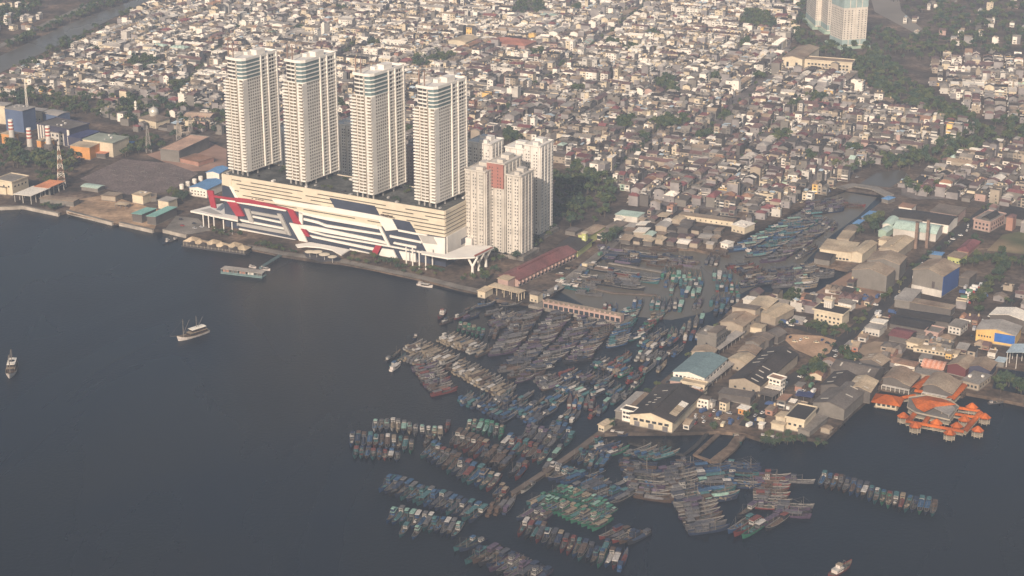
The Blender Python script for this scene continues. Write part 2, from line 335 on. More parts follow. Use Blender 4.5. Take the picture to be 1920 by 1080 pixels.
# side elevation details
piece('side_panel', OFFW, mall, (MW + .5, 24, 17), (1.2, 44, 22)); piece('side_window', BLUEG, mall, (MW + 1.0, 33, 16), (.8, 14, 5.5)); piece('side_annex', OFFW, mall, (MW + 4, 42, 8), (8, 18, 20))
for i in range(26):
    s = random.uniform(4, MW - 4); t = random.uniform(3, 12) if random.random() < .4 else random.uniform(38, 48)
    piece('roof_unit', random.choice([OFFW, GREYP, DARKG]), mall, (s, t, H0 + .5), (random.uniform(1.5, 4), random.uniform(1.5, 4), random.uniform(1, 2)))
for (x, y), r in zip(((580.6, 471), (593.7, 471.2), (608, 476), (623, 480.4)), (4.6, 5.2, 5.0, 4.2)):
    X, Y = at(x, y, LZ + 6.2); t = thing('parasol', 'round cream parasol on the dark terrace in front of the mall', 'parasol', (X, Y, LZ), 0, 'parasols on the mall terrace')
    b = MB(); b.tube((0, 0, 0), (0, 0, 6.4), .15); b.build('pole', WHITE, t)
    b = MB(); b.lathe([(r * .96, 5.6), (r, 5.8), (r * .5, 6.35), (.1, 6.6)], n=16); b.build('canopy', CREAM, t)
# ---------------------------------------------------------------- towers
TW, TDp = 22.0, 48.0; TANG = R(-33.0); tu = np.array((cos(TANG), sin(TANG))); tn = np.array((-tu[1], tu[0]))
def zat(X, Y, py):
    lo, hi = 0, 400
    for _ in range(40):
        m_ = (lo + hi) / 2
        if pix((X, Y, m_))[1] > py: lo = m_
        else: hi = m_
    return m_
def tower(p0, p1, p2, ztop_py, label):
    nx, ny = at(*p1, 58)
    c_ = np.array((nx, ny)) - tu * TW / 2 + tn * TDp / 2
    zb = MZ; zt = zat(nx, ny, ztop_py); NF = 30; n2 = 5
    t = thing('apartment_tower', label, 'tower', (c_[0], c_[1], zb), TANG, 'slab towers standing on the mall podium')
    z0 = 5.0; Ht = zt - zb; fh = (Ht - z0) / NF; h2 = n2 * fh * 1.22
    x0, x1, y0, y1 = -TW / 2, TW / 2, -TDp / 2, TDp / 2
    b = MB()
    b.box(0, 0, z0 - .6, TW, TDp, Ht - z0 + .6); b.build('wall', OFFW, t)
    cr = MB(); cr.prism([(x0 + 3, y0 + 1.2), (x1 - 6, y0 + .2), (x1 - 2.2, y0 + 1.6), (x1, y0 + 5), (x1, y1), (x0 + 3, y1)], Ht, Ht + h2 + .9); cr.build('crown_wall', OFFW, t)
    for x in (-9, -3, 3, 9):
        for y in (-22, -8, 8, 22): piece('column', GREYP, t, (x, y, (z0 - .6) / 2), (1.2, 1.2, z0 - .6))
    # shared meshes, one balcony per storey
    def one(nm, m_, *bx):
        q = MB(); q.box(*bx); return (nm, q.mesh(nm, [m_]))
    WG = mat('warm_glass', (.16, .13, .09), .4, .3, .5); SGm = mat('side_glass', (.24, .225, .20), .35, .25, .5)  # side glass kept paler, brightens the shaded face by colour
    fr = [one('balcony', WHITE, x0 + 2.6, y0 - .9, 0, 6.4, 2.0, 1.25), one('balcony', WHITE, x1 - 2.6, y0 - .9, 0, 5.6, 2.0, 1.25)]
    bl = MB(); bl.prism([(x0 + 5.8, y0)] + [(x0 + 5.8 + 9.0 * k / 6, y0 - .6 - 1.2 * sin(pi * k / 6)) for k in range(7)] + [(x0 + 14.8, y0)], 0, .95); fr.append(('bay_balcony', bl.mesh('bay_balcony', [WHITE])))
    fr += [one('window', WG, x0 + 2.8, y0, 1.3, 4.6, .5, 1.55), one('window', WG, x0 + 8.0, y0, 1.0, 3.6, .5, 1.8), one('window', WG, x0 + 12.4, y0, 1.0, 3.6, .5, 1.8), one('window', WG, x1 - 2.6, y0, 1.3, 4, .5, 1.55)]
    sdw = [one('side_window', SGm, x1, y, .9, .4, 1.7, 1.6) for y in (y0 + 7, y0 + 10.1, y0 + 13.2, y0 + 16.3, y0 + 19.4, y0 + 22.5)] + [one('side_window', SGm, x1, y, .8, .5, 2.0, 1.9) for y in (y0 + 29, y0 + 38.5, y0 + 42)]
    sdb = [one('side_balcony', WHITE, x1 + .5, y0 + 29, 0, 1.4, 5.6, .9), one('side_balcony', WHITE, x1 + .5, y0 + 40.5, 0, 1.6, 9.0, .9), one('corner_balcony', WHITE, x1 - 1.2, y1 + .5, 0, 4.0, 1.8, 1.0)]
    lfb = [one('left_balcony', WHITE, x0 - .6, y0 + 6, 0, 1.4, 8, .9), one('left_balcony', WHITE, x0 - .6, y0 + 28, 0, 1.4, 8, .9)]
    for k in range(NF + n2):
        up = k >= NF; z = z0 + fh * k if not up else Ht + (k - NF) * h2 / n2
        if not up:
            for nm, me_ in fr + lfb + sdw: link(nm, me_, t, (0, 0, z))
        for nm, me_ in sdb: link(nm, me_, t, (0, 0, z))
        if up:
            q = MB(); q.prism([(x0 + 3, y0 + .6), (x0 + 6, y0 - .4), (x1 - 7, y0 - 1.0), (x1 - 7, y0 + 3), (x0 + 3, y0 + 3)], z, z + 1.2); q.build('balcony', WHITE, t)
            piece('window', DARKG, t, (x0 + 6, y0 + .9, z + 2.3), (4.5, 1.0, 2.0)); piece('window', DARKG, t, (x0 + 11, y0 + .6, z + 2.3), (3.6, 1.0, 2.0))
            g = [(x1 - 7, y0 - .2), (x1 - 4.2, y0 + .1), (x1 - 1.6, y0 + 1.3), (x1 + .2, y0 + 4.8), (x1 + .3, y0 + 24), (x1 - 4, y0 + 24), (x1 - 7, y0 + 5)]
            q = MB(); q.prism(g, z + 1.0, z + h2 / n2); q.build('crown_glass', TEALG, t)
            g2 = [(x - .0, y - (.35 if y < y0 + 3 else 0)) for x, y in g]; q = MB(); q.prism([(x + (.35 if x > x1 - 3 else 0), y) for x, y in g2], z, z + 1.0); q.build('crown_band', WHITE, t)
            for y in (y0 + 29, y0 + 38.5, y0 + 42): piece('side_window', DARKG, t, (x1, y, z + 1.9), (.5, 1.8, 2.2))
    for y in (y0 + 24.8, y0 + 34.5, y1 - 1):
        q = MB(); q.box(x1 + .5, y, z0, 1.6, 1.1, Ht + h2 - z0 + 1.5); q.build('fin', WHITE, t)
    zr = Ht + h2
    q = MB(); pts = [(x0 + 2.6, y0 - .6), (x1 - 6.5, y0 - 1.2), (x1 - 2, y0 + .6), (x1 + .4, y0 + 4.4), (x1 + .4, y1 + .3), (x0 + 2.6, y1 + .3)]
    for i in range(6):
        a, c2 = np.array(pts[i]), np.array(pts[(i + 1) % 6]); mid = (a + c2) / 2; L = np.linalg.norm(c2 - a)
        q.box(mid[0], mid[1], zr + .2, L + .4, .5, 2.6, rot=atan2(*(c2 - a)[::-1]))
    q.build('parapet', WHITE, t)
    q = MB(); q.box(2, 8, zr + .9, 8, 12, 4.5); q.box(-3, 0, zr + .9, 5, 6, 3); q.build('lift_house', OFFW, t)
    for x, y in ((x0 + 4, y0 + 2), (x0 + 10.5, y0 + 1)):
        q = MB(); q.box(x, y, zr + .9, .8, .8, 15); q.build('mast', mat('rust_mast', (.30, .20, .16)), t)
    hoist = MB(); hoist.box(x0 + 15.2, y0 - 1.6, 2, .35, .35, zr - 2); hoist.build('hoist_mast', mat('hoist_mast', (.33, .28, .22)), t)
    return t
tower((431.5, 318.3), (465, 324), (522.7, 306.2), 151.5, 'pale apartment tower at the end of the mall next to the blue roofed shed')
tower((540.7, 338.4), (575, 343), (632.8, 323.6), 158, 'pale apartment tower second from the blue roofed shed on the mall')
tower((665.8, 362.7), (701.4, 367), (758, 347), 183, 'pale apartment tower third from the blue roofed shed on the mall')
tower((780.7, 375.4), (818.3, 383), (871.5, 366.3), 206, 'pale apartment tower above the forked column canopy corner of the mall')
# ---------------------------------------------------------------- apartment blocks behind
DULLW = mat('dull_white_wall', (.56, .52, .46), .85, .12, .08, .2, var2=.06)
BRICKP = mat('brick_paint', (.36, .16, .13), .8, .12, .08)
def slab(p0, p1, p2, h, label, top=None, wall=OFFW, nw=None, nr=None, base=True, depth=None, width=None):
    nx, ny = at(*p1, LZ + h)
    cx, cy, ang, w_, d_ = place(p0, p1, p2, LZ + h)
    if depth: d_ = depth
    if width: w_ = width
    c_ = np.array((nx, ny)) - mu_ * w_ / 2 + mn * d_ / 2
    t = thing('apartment_block', label, 'apartment block', (c_[0], c_[1], LZ), MANG, 'slab blocks behind the mall')
    zb = -6.0
    b = MB(); b.box(0, 0, 0, w_, d_, h)
    b.build('wall', wall, t)
    ns = max(2, int(w_ / 6)); nr_ = max(2, int(d_ / 6))
    q = MB()
    for i in range(ns):
        q.box(-w_ / 2 + w_ * (i + .5) / ns, -d_ / 2 - .5, 4, w_ / ns * .62, 1.2, h - 4.5)
    for i in range(nr_):
        q.box(w_ / 2 + .45, -d_ / 2 + d_ * (i + .5) / nr_, 4, 1.1, d_ / nr_ * .55, h - 4.5)
    q.build('bay', wall, t)
    if top:
        q = MB(); q.box(-.1, -d_ / 2 - .7, h - 22, w_ + .5, 1.2, 22.3); q.build('painted_top', top, t)
    nf = int((h - 6) / 2.95)
    DG = mat('small_window', (.075, .07, .065), .4, .3, .5)
    nwin = 0; sq = MB()
    for k in range(nf):
        z = 6 + k * 2.95
        for i in range(ns):
            for s in (-1, 1):
                if random.random() < .12: continue
                piece('window', DG, t, (-w_ / 2 + w_ * (i + .5) / ns + s * w_ / ns * .16, -d_ / 2 - (1.3 if top and z > h - 22 else 1.1), z), (.95, .2, 1.25)); nwin += 1
        q = sq
        for i in range(nr_):
            y = -d_ / 2 + d_ * (i + .5) / nr_; q.box(w_ / 2 + 1.0, y - .7, z - .6, .2, .8, 1.2); q.box(w_ / 2 + 1.0, y + .7, z - .6, .2, .8, 1.2)
            q.box(w_ / 2 + .05, y + d_ / nr_ * .5, z - .5, .2, 1.1, 1.0)
    sq.build('side_windows', mat('shade_side_window', (.26, .24, .21), .4, .3, .5), t)['kind'] = 'stuff'  # paler copy of the window glass, lifts the shaded side by colour
    q = MB()
    for (x, y, sx, sy) in ((0, -d_ / 2 - .6, w_ + 1, .5), (0, d_ / 2, w_ + 1, .5), (-w_ / 2, 0, .5, d_), (w_ / 2 + .6, 0, .5, d_)): q.box(x, y, h - .1, sx, sy, 1.3)
    q.build('parapet', wall, t)
    q = MB(); q.box(0, d_ * .15, h, w_ * .5, d_ * .3, 4); q.box(w_ * .1, -d_ * .28, h, w_ * .35, d_ * .16, 3); q.build('roof_house', wall, t)
    if base:
        q = MB(); q.box(1, 0, 0, w_ + 8, d_ + 7, 3.6); q.build('podium', CONC, t)
    return t
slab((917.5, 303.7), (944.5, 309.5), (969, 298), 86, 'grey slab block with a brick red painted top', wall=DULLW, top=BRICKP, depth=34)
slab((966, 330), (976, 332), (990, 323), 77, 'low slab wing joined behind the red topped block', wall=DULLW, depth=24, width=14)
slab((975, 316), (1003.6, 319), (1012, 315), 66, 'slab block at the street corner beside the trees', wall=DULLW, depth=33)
slab((985, 271), (1012.4, 276), (1034, 264.3), 88, 'tallest slab block beside the trees behind the red roofed market', depth=26)
slab((948.7, 275), (984, 281), (996, 276), 84, 'slab block rising behind the red topped block', depth=22)
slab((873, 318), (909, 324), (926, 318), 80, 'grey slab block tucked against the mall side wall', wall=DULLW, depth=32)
slab((878, 265), (920, 272), (936, 266), 88, 'bright slab block standing behind the slab against the mall side', depth=24)
slab((512, 244), (543, 250), (562, 242), 72, 'slab block seen through the gap between the first two towers', depth=26)
slab((630, 231), (662, 237), (680, 229), 78, 'slab block seen through the gap between the middle towers', depth=26)
slab((742, 282), (775, 289), (792, 281), 60, 'dull brick coloured slab block between the last two towers', wall=mat('dull_brick', (.25, .19, .17), .85), depth=24)
# ------------------------------------------------------------------ building engine
def rm(name, c, **k): return mat('roof_' + name, c, .75, k.get('var', .22), .06, .25, var2=.2, scale2=.7, tint=k.get('tint'))
def wm(name, c, **k): return mat('wall_' + name, c, .85, k.get('var', .14), .08, .2, var2=.08, scale2=.6)
RF = dict(cream=rm('cream', (.54, .43, .29), tint=(.42, .32, .21)), tan=rm('tan', (.35, .27, .19), tint=(.25, .175, .12)), beige=rm('beige', (.23, .18, .135), tint=(.155, .12, .095)), grey=rm('grey', (.155, .132, .112), tint=(.11, .092, .078)), dark=rm('dark', (.042, .037, .034)),
  brown=rm('brown', (.062, .05, .043), tint=(.045, .038, .034)), teal=rm('teal', (.16, .225, .23), var=.08), mint=rm('mint', (.45, .56, .47)), white=rm('white', (.78, .71, .60), var=.10), rust=rm('rust', (.34, .18, .11), tint=(.26, .17, .12)),
  red=rm('red', (.22, .085, .078), tint=(.17, .075, .07)), maroon=rm('maroon', (.20, .075, .075)), orange=rm('orange', (.54, .125, .016), var=.28, tint=(.40, .095, .02)), blue=rm('blue', (.13, .27, .47), var=.1), green=rm('green', (.22, .42, .36), var=.1),
  lgrey=rm('light_grey', (.36, .325, .285)), sky=rm('pale_blue', (.45, .54, .58)), navy=rm('navy', (.05, .06, .14)), conc=rm('concrete', (.25, .22, .185)), terra=rm('terracotta', (.175, .10, .09), tint=(.125, .085, .08)))
WL = dict(cream=wm('cream', (.60, .51, .37)), white=wm('white', (.76, .70, .61), var=.08), grey=wm('grey', (.19, .172, .15)), dgrey=wm('dark_grey', (.115, .102, .092)), beige=wm('beige', (.36, .30, .23)), pink=wm('pink', (.42, .29, .245)),
  orange=wm('orange', (.60, .29, .10)), yellow=wm('yellow', (.72, .47, .17)), lime=wm('lime', (.50, .52, .20)), blue=wm('blue', (.04, .085, .24), var=.1), navy=wm('navy', (.055, .055, .085)), sblue=wm('steel_blue', (.09, .125, .21)),
  red=wm('dark_red', (.14, .045, .045)), green=wm('green', (.35, .45, .35)), brick=wm('brick', (.36, .20, .15)), ltgrey=wm('pale_grey', (.55, .51, .45)))
FRAME = mat('white_frame', (.72, .68, .60), .7, .08)
def roof_prof(kind, w_, rise, over):
    x0, x1 = -w_ / 2 - over, w_ / 2 + over
    if kind == 'gable': return [(x0, 0), (0, rise), (x1, 0)]
    if kind == 'mono': return [(x0, 0), (x1, rise)]
    if kind == 'monor': return [(x0, rise), (x1, 0)]
    if kind == 'barrel': return [(x0 + (x1 - x0) * k / 10, rise * sin(pi * k / 10)) for k in range(11)]
    if kind == 'vaultskirt': return [(x0 + (x1 - x0) * .68 * k / 9, .6 + rise * sin(pi * (k / 9 * .82 + .08))) for k in range(10)] + [(x0 + (x1 - x0) * .70, rise * .35), (x1, -.4)]
def roof_mesh(kind, axis, w_, d_, rise, over, th=.35):
    b = MB()
    if kind == 'flat': b.box(0, 0, 0, w_ + 2 * over, d_ + 2 * over, th); return b
    if kind == 'hip':
        hx, hy = w_ / 2 + over, d_ / 2 + over; rx, ry = (max(hx - hy, .0), 0) if hx > hy else (0, max(hy - hx, 0.0))
        v = [(-hx, -hy, 0), (hx, -hy, 0), (hx, hy, 0), (-hx, hy, 0), (-rx, -ry, rise), (rx, ry, rise)]
        f = [[0, 1, 5, 4], [1, 2, 5], [2, 3, 4, 5], [3, 0, 4]] if hx > hy else [[0, 1, 4], [1, 2, 5, 4], [2, 3, 5], [3, 0, 4, 5]]
        b.add(v, f + [[3, 2, 1, 0]]); return b
    W_, D_ = (w_, d_) if axis == 'y' else (d_, w_)
    pr = roof_prof(kind, W_, rise, over); n_ = len(pr); y0, y1 = -D_ / 2 - over, D_ / 2 + over
    vs = []
    for y in (y0, y1):
        for x, z in pr: vs.append((x, y, z + th))
        for x, z in pr: vs.append((x, y, z))
    if axis == 'x': vs = [(-y, x, z) for x, y, z in vs]
    fs = []
    for i in range(n_ - 1):
        fs.append([i, i + 1, 2 * n_ + i + 1, 2 * n_ + i]); fs.append([n_ + i + 1, n_ + i, 3 * n_ + i, 3 * n_ + i + 1])
        fs.append([n_ + i, n_ + i + 1, i + 1, i]); fs.append([2 * n_ + i, 2 * n_ + i + 1, 3 * n_ + i + 1, 3 * n_ + i])
    fs.append([0, 2 * n_, 3 * n_, n_]); fs.append([n_ - 1, 2 * n_ - 1, 4 * n_ - 1, 3 * n_ - 1])
    b.add(vs, fs); return b
def wall_mesh(kind, axis, w_, d_, h, rise):
    b = MB()
    if kind in ('flat', 'hip'): b.box(0, 0, 0, w_, d_, h, bottom=False); return b
    W_, D_ = (w_, d_) if axis == 'y' else (d_, w_)
    pr = roof_prof(kind, W_, rise, 0.0); n_ = len(pr); pts = [(pr[0][0], 0)] + [(x, h + z - .02) for x, z in pr] + [(pr[-1][0], 0)]
    a = [(x, -D_ / 2, z) for x, z in pts]; c_ = [(x, D_ / 2, z) for x, z in pts]
    if axis == 'x': a = [(-y, x, z) for x, y, z in a]; c_ = [(-y, x, z) for x, y, z in c_]
    b.extr(None, a, c_); return b
OCC = []
def occupied(x, y, r=4.0):
    for cx, cy, a, hw, hd in OCC:
        dx, dy = x - cx, y - cy; u_ = dx * cos(a) + dy * sin(a); v_ = -dx * sin(a) + dy * cos(a)
        if abs(u_) < hw + r and abs(v_) < hd + r: return True
    return False
DOOR = mat('shutter_door', (.16, .15, .15), .7, .2)
VENT = mat('skylight_sheet', (.55, .50, .42), .6, .1)
def BL(name, label, p0, p1, p2, h, roof='gable', axis='y', rise=2.5, wall='beige', rf='grey', over=.7, win=None, cat='building', group=None, doors=0, ridge=False, sky=0, parapet=False, zb=LZ, open_=False, size=None, ac=0):
    cx, cy, ang, w_, d_ = place(p0, p1, p2, zb + h)
    if size: w_, d_ = size
    t = thing(name, label, cat, (cx, cy, zb), ang, group); OCC.append((cx, cy, ang, w_ / 2 + 2, d_ / 2 + 2))
    wmat = WL[wall] if isinstance(wall, str) else wall; rmat = RF[rf] if isinstance(rf, str) else rf
    if open_:
        nx, ny = max(2, int(w_ / 7)), max(2, int(d_ / 7))
        for i in range(nx + 1):
            for j in range(ny + 1):
                if i in (0, nx) or j in (0, ny): piece('post', wmat, t, (-w_ / 2 + .3 + (w_ - .6) * i / nx, -d_ / 2 + .3 + (d_ - .6) * j / ny, h / 2), (.5, .5, h))
    else:
        wall_mesh(roof, axis, w_, d_, h, rise).build('wall', wmat, t)
        pl = MB(); pl.box(0, 0, 0, w_ + .24, d_ + .24, .7); pl.build('plinth', CONC, t)
    r = roof_mesh(roof, axis, w_, d_, rise, over).build('roof', rmat, t); r.location.z = h
    if parapet:
        for x, y, sx, sy in ((0, -d_ / 2 - over, w_ + 2 * over + .4, .4), (0, d_ / 2 + over, w_ + 2 * over + .4, .4), (-w_ / 2 - over, 0, .4, d_ + 2 * over - .4), (w_ / 2 + over, 0, .4, d_ + 2 * over - .4)):
            piece('parapet', wmat, t, (x, y, h + .6), (sx, sy, 1.3))
    if roof in ('gable', 'barrel') and ridge:
        L = (d_ if axis == 'y' else w_) * .7; piece('ridge_vent', rmat, r, (0, 0, rise + .7), (1.6, L, .8) if axis == 'y' else (L, 1.6, .8))
    if sky and roof == 'gable':
        W_, D_ = (w_, d_) if axis == 'y' else (d_, w_); sl = atan2(rise, W_ / 2 + over)
        for k in range(sky):
            v = -D_ / 2 + D_ * (k + .5) / sky; s_ = 1 if random.random() < .6 else -1; u_ = s_ * W_ * random.uniform(.18, .3)
            zz = rise * (1 - abs(u_) / (W_ / 2 + over)) + .40
            o = piece('skylight', VENT, r, (u_, v, zz) if axis == 'y' else (-v, u_, zz), (W_ * random.uniform(.12, .28), 1.2, .1)); o.rotation_euler = (0, s_ * sl, 0) if axis == 'y' else (-s_ * sl, 0, 0)
            if axis == 'x': o.scale = (1.2, W_ * .2, .1); 
    for spec in (win or []):
        side, rows, cols = spec[:3]; ww, wh, z0 = spec[3:6] if len(spec) > 3 else (1.5, 1.3, 2.0); dz = spec[6] if len(spec) > 6 else 3.2
        wallwins(t, w_ if roof in ('flat', 'hip') else w_, d_, side, rows, cols, ww, wh, z0, dz, frame=FRAME if len(spec) > 7 else None)
    for k in range(doors):
        u_ = -w_ / 2 + w_ * (k + .5) / doors; piece('shutter', DOOR, t, (u_, -d_ / 2, min(2.0, h * .3)), (min(4, w_ / doors * .6), .3, min(4, h * .6)))
    for k in range(ac): piece('roof_unit', random.choice([OFFW, GREYP]), t, (random.uniform(-.35, .35) * w_, random.uniform(-.35, .35) * d_, h + .9), (random.uniform(1.2, 2.6), random.uniform(1.2, 2.6), random.uniform(.8, 1.8)))
    return t
# ------------------------------------------------------------------ peninsula: warehouses
W1 = [('f', 1, 7, 2.0, 1.4, 7.6)]
t = BL('warehouse', 'large warehouse with a smooth teal gable roof and white front', (1262, 697), (1321, 709), (1363, 673), 10, wall='white', rf='teal', win=W1, cat='warehouse', rise=2.6, sky=0)
for k in range(6): piece('side_window', GLASS, t, (place((1262, 697), (1321, 709), (1363, 673), 12.5)[3] / 2, -14 + 6 * k, 7.5), (.3, 3, 1.4))
BL('lean_to', 'grey lean-to roof along the side of the teal roofed warehouse', (1321, 717), (1328, 720), (1376, 680), 5, 'monor', wall='grey', rf='lgrey', rise=.8, open_=True, cat='shed')
BL('warehouse', 'low rust roofed shed joined to the back of the teal warehouse', (1296, 660), (1336, 665), (1345, 655), 9, wall='beige', rf='tan', cat='warehouse')
BL('office_building', 'cream two storey office in front of the teal warehouse', (1277, 716), (1320, 723.5), (1328, 718.5), 8.5, 'flat', wall='cream', rf='cream', over=.6, win=[('f', 2, 9, 1.6, 1.1, 3.2, 3.4), ('r', 2, 2, 1.6, 1.1, 3.2, 3.4)], parapet=True, cat='office')
BL('annex', 'small pink walled annex with teal roof beside the cream office', (1257, 713), (1276, 717), (1283, 710), 6, 'mono', wall='pink', rf='teal', rise=.8, win=[('f', 1, 2)], cat='shed')
t = BL('warehouse', 'broad warehouse with dark brown gable roof and one pale roof patch', (1190, 775), (1264, 795), (1306, 739), 8.5, wall='cream', rf='brown', rise=4.5, over=1.5, win=[('f', 1, 6, 3.2, 1.8, 5.4)], doors=3, cat='warehouse', ridge=True)
w_, d_ = place((1190, 775), (1264, 795), (1306, 739), 11)[3:]
sl = atan2(4.5, w_ / 2 + 1.5)
for k, (v, c_) in enumerate(((-.28, 'cream'), (-.13, 'cream'), (.02, 'white'))):
    u_ = w_ * .40; o = piece('pale_roof_sheet', RF[c_], t, (u_, v * d_, 8.5 + 4.5 * (1 - u_ / (w_ / 2 + 1.5)) + .45), (w_ * .17, d_ * .14, .12)); o.rotation_euler = (0, sl, 0)
for k in range(9): o = piece('skylight', VENT, t, (-w_ * random.uniform(.1, .35), d_ * random.uniform(-.4, .4), 8.5), (2.2, 1.0, .1)); o.location.z = 8.5 + 4.5 * (1 - abs(o.location.x) / (w_ / 2 + 1.5)) + .42; o.rotation_euler = (0, -sl, 0)
BL('shed', 'long narrow pale shed along the boat quay', (1156, 770), (1169, 774), (1206, 738), 6, 'mono', wall='grey', rf='lgrey', rise=.7)
BL('shed', 'middle pale roofed shed between the quay shed and the dark warehouse', (1182, 764), (1198, 768), (1225, 742), 6.5, 'monor', wall='grey', rf='tan', rise=.8)
BL('office_building', 'narrow white two storey office at the corner of the dark warehouse', (1167, 768), (1187, 773), (1194, 767), 9, 'flat', wall='white', rf='dark', win=[('f', 2, 3, 2.0, 1.6, 4.0, 3.2)], cat='office', parapet=True)
BL('hut', 'small cream boxy hut by the quay road', (1123, 796), (1133, 799.5), (1148, 789), 5, 'flat', wall='cream', rf='cream', cat='hut', win=[('f', 1, 2)])
BL('house', 'small white house with grey ground floor beside the parked trucks', (1307, 746), (1328, 750.5), (1334, 746), 8, 'mono', wall='white', rf='beige', rise=.6, win=[('f', 2, 3, 1.4, 1.3, 2.4, 3.2)], cat='house')
BL('house', 'tiny white annex leaning on the small white house', (1328, 753), (1336, 755.5), (1341, 751), 5, 'flat', wall='ltgrey', rf='lgrey', cat='house', win=[('f', 1, 1)])
BL('house', 'narrow yellowish two storey house in the truck yard', (1350, 752), (1362, 756), (1368, 751.5), 7.5, 'flat', wall='cream', rf='beige', win=[('f', 2, 2, 1.4, 1.3, 2.4, 3.0)], cat='house')
BL('kiosk', 'orange kiosk with bright cream roof in the truck yard', (1385, 765), (1400, 769), (1406, 763), 5, 'flat', wall='orange', rf='white', over=.9, win=[('f', 1, 2, 1.2, 1.6, 2.2)], cat='kiosk')
BL('warehouse', 'very long warehouse with dark brown roof reaching the bare lot', (1364, 712), (1424, 723), (1499, 664), 8.5, wall='beige', rf='brown', rise=4, cat='warehouse', win=[('f', 1, 3, 1.8, 1.5, 4)], ridge=True, sky=9)
BL('shed', 'low flat grey shed in front of the long dark warehouse', (1350, 737), (1408, 749), (1414, 738), 5, 'mono', wall='dgrey', rf='grey', rise=.8)
BL('carport', 'dark grey carport along the main road', (1421, 737), (1449, 746), (1460, 736), 4, 'mono', wall='dgrey', rf='grey', rise=.5, open_=True)
BL('carport', 'white roofed carport behind the dark grey carport', (1437, 726), (1462, 733), (1467, 728), 5, 'mono', wall='white', rf='white', rise=.5, open_=True)
BL('house', 'three storey house with white balcony bands by the main road', (1443, 708), (1464, 715), (1471, 709), 10, 'flat', wall='white', rf='rust', win=[('f', 3, 3, 2.0, 1.5, 2.2, 3.1), ('r', 3, 2, 1.6, 1.5, 2.2, 3.1)], cat='house', parapet=True)
BL('warehouse', 'shed with clean cream gable roof above a matching cream one', (1384, 659), (1417, 664), (1427, 654), 8, wall='dgrey', rf='tan', cat='warehouse', over=1)
BL('warehouse', 'shed with bright cream roof beside the teal warehouse', (1368, 673.5), (1402, 685), (1418, 673), 7, wall='beige', rf='cream', cat='warehouse', over=1, win=[('f', 1, 3)])
BL('warehouse', 'grey roofed shed next to the bare lot', (1410, 632), (1442, 638.5), (1450, 631), 8, wall='dgrey', rf='beige', cat='warehouse')
BL('warehouse', 'weathered shed with a stepped roof between the cream and grey sheds', (1398, 641), (1424, 647), (1433, 640), 7, wall='grey', rf='beige', cat='warehouse')
BL('warehouse', 'grey round vaulted shed at the edge of the bare lot', (1439, 626), (1460, 634), (1469, 624), 6, 'barrel', wall='dgrey', rf='grey', cat='warehouse')
BL('factory', 'plain grey concrete three storey block by the boats', (1307, 627), (1343, 634), (1362, 620), 14, 'flat', wall='grey', rf='conc', parapet=True, win=[('l', 3, 2, 2, 1.6, 3, 4), ('r', 3, 4, 2, 1.6, 3, 4), ('f', 2, 1, 1.4, 1.4, 4, 4)], ac=3)
BL('shed', 'half roof of grey sheets on the concrete block', (1326, 623), (1343, 626), (1362, 614), 17, 'mono', wall='grey', rf='beige', rise=.8, zb=LZ)
BL('lean_to', 'long pale lean-to beside the grey concrete block', (1339, 652), (1350, 656), (1393, 623), 5, 'monor', wall='grey', rf='lgrey', rise=.8, open_=True, cat='shed')
BL('warehouse', 'beige warehouse with stepped gable roofs near the boats', (1354, 604), (1394, 614), (1418, 592), 10, wall='beige', rf='tan', cat='warehouse', win=[('r', 2, 3, 2.5, 1.5, 4, 4)], ridge=True)
BL('warehouse', 'tall grey roofed hall behind the beige stepped warehouse', (1375, 575), (1417, 585), (1424, 578), 14, 'mono', wall='beige', rf='beige', rise=1.4, cat='warehouse')
BL('shed', 'small gable porch in front of the beige stepped warehouse', (1364, 612), (1386, 619), (1394, 612), 6, wall='beige', rf='tan', cat='shed')
BL('warehouse', 'wide warm cream roof next to the tall grey hall', (1403, 574), (1437, 581), (1456, 562), 8, 'gable', wall='beige', rf='cream', rise=1.6, cat='warehouse')
BL('warehouse', 'cream double roofed shed facing the round trees', (1435, 588), (1456, 600), (1476, 578), 7, wall='beige', rf='cream', cat='warehouse', rise=1.8)
BL('shed', 'small shed with a sheet white roof by the inner boats', (1395, 561), (1415, 566), (1421, 560), 7, 'mono', wall='ltgrey', rf='white', rise=.6)
BL('shed', 'small pinkish roofed boat shed on the river bank', (1408, 548), (1425, 552), (1430, 546), 5, wall='dgrey', rf='terra')
BL('shed', 'low cream shed behind the container', (1405, 612), (1429, 618), (1434, 611), 5, 'mono', wall='cream', rf='cream', rise=.6)
t = BL('villa', 'flat roofed building with yellow cream parapet rising from dark trees', (1528, 580), (1580, 591), (1592, 580), 11, 'flat', wall='cream', rf='dark', parapet=True, over=1.2, win=[('f', 2, 6, 1.6, 1.6, 3, 3.6)], cat='building')
piece('tower', WL['ltgrey'], t, (-4, 3, 14), (7, 5, 8)); piece('tower_cap', WL['cream'], t, (-4, 3, 18.6), (8.4, 6.4, 1.2)); piece('spire', WL['white'], t, (-2, 3, 20.6), (.5, .5, 3))
for k in range(4): piece('tower_fin', WL['white'], t, (-6.5 + 1.6 * k, .4, 13.6), (.5, .3, 5))
BL('garage', 'white garage with dark doors behind the yellow parapet building', (1573, 566), (1597, 572), (1603, 566), 6, 'flat', wall='white', rf='conc', doors=4, cat='garage')
BL('warehouse', 'very tall plain grey warehouse with beige gable roof', (1598, 506), (1663, 518), (1678, 505), 14.5, wall='grey', rf='tan', rise=4, over=.4, cat='warehouse')
BL('warehouse', 'wide beige roofed hall joined behind the tall grey warehouse', (1624, 488), (1686, 496), (1702, 481), 14, wall='grey', rf='tan', rise=3.5, over=.4, cat='warehouse')
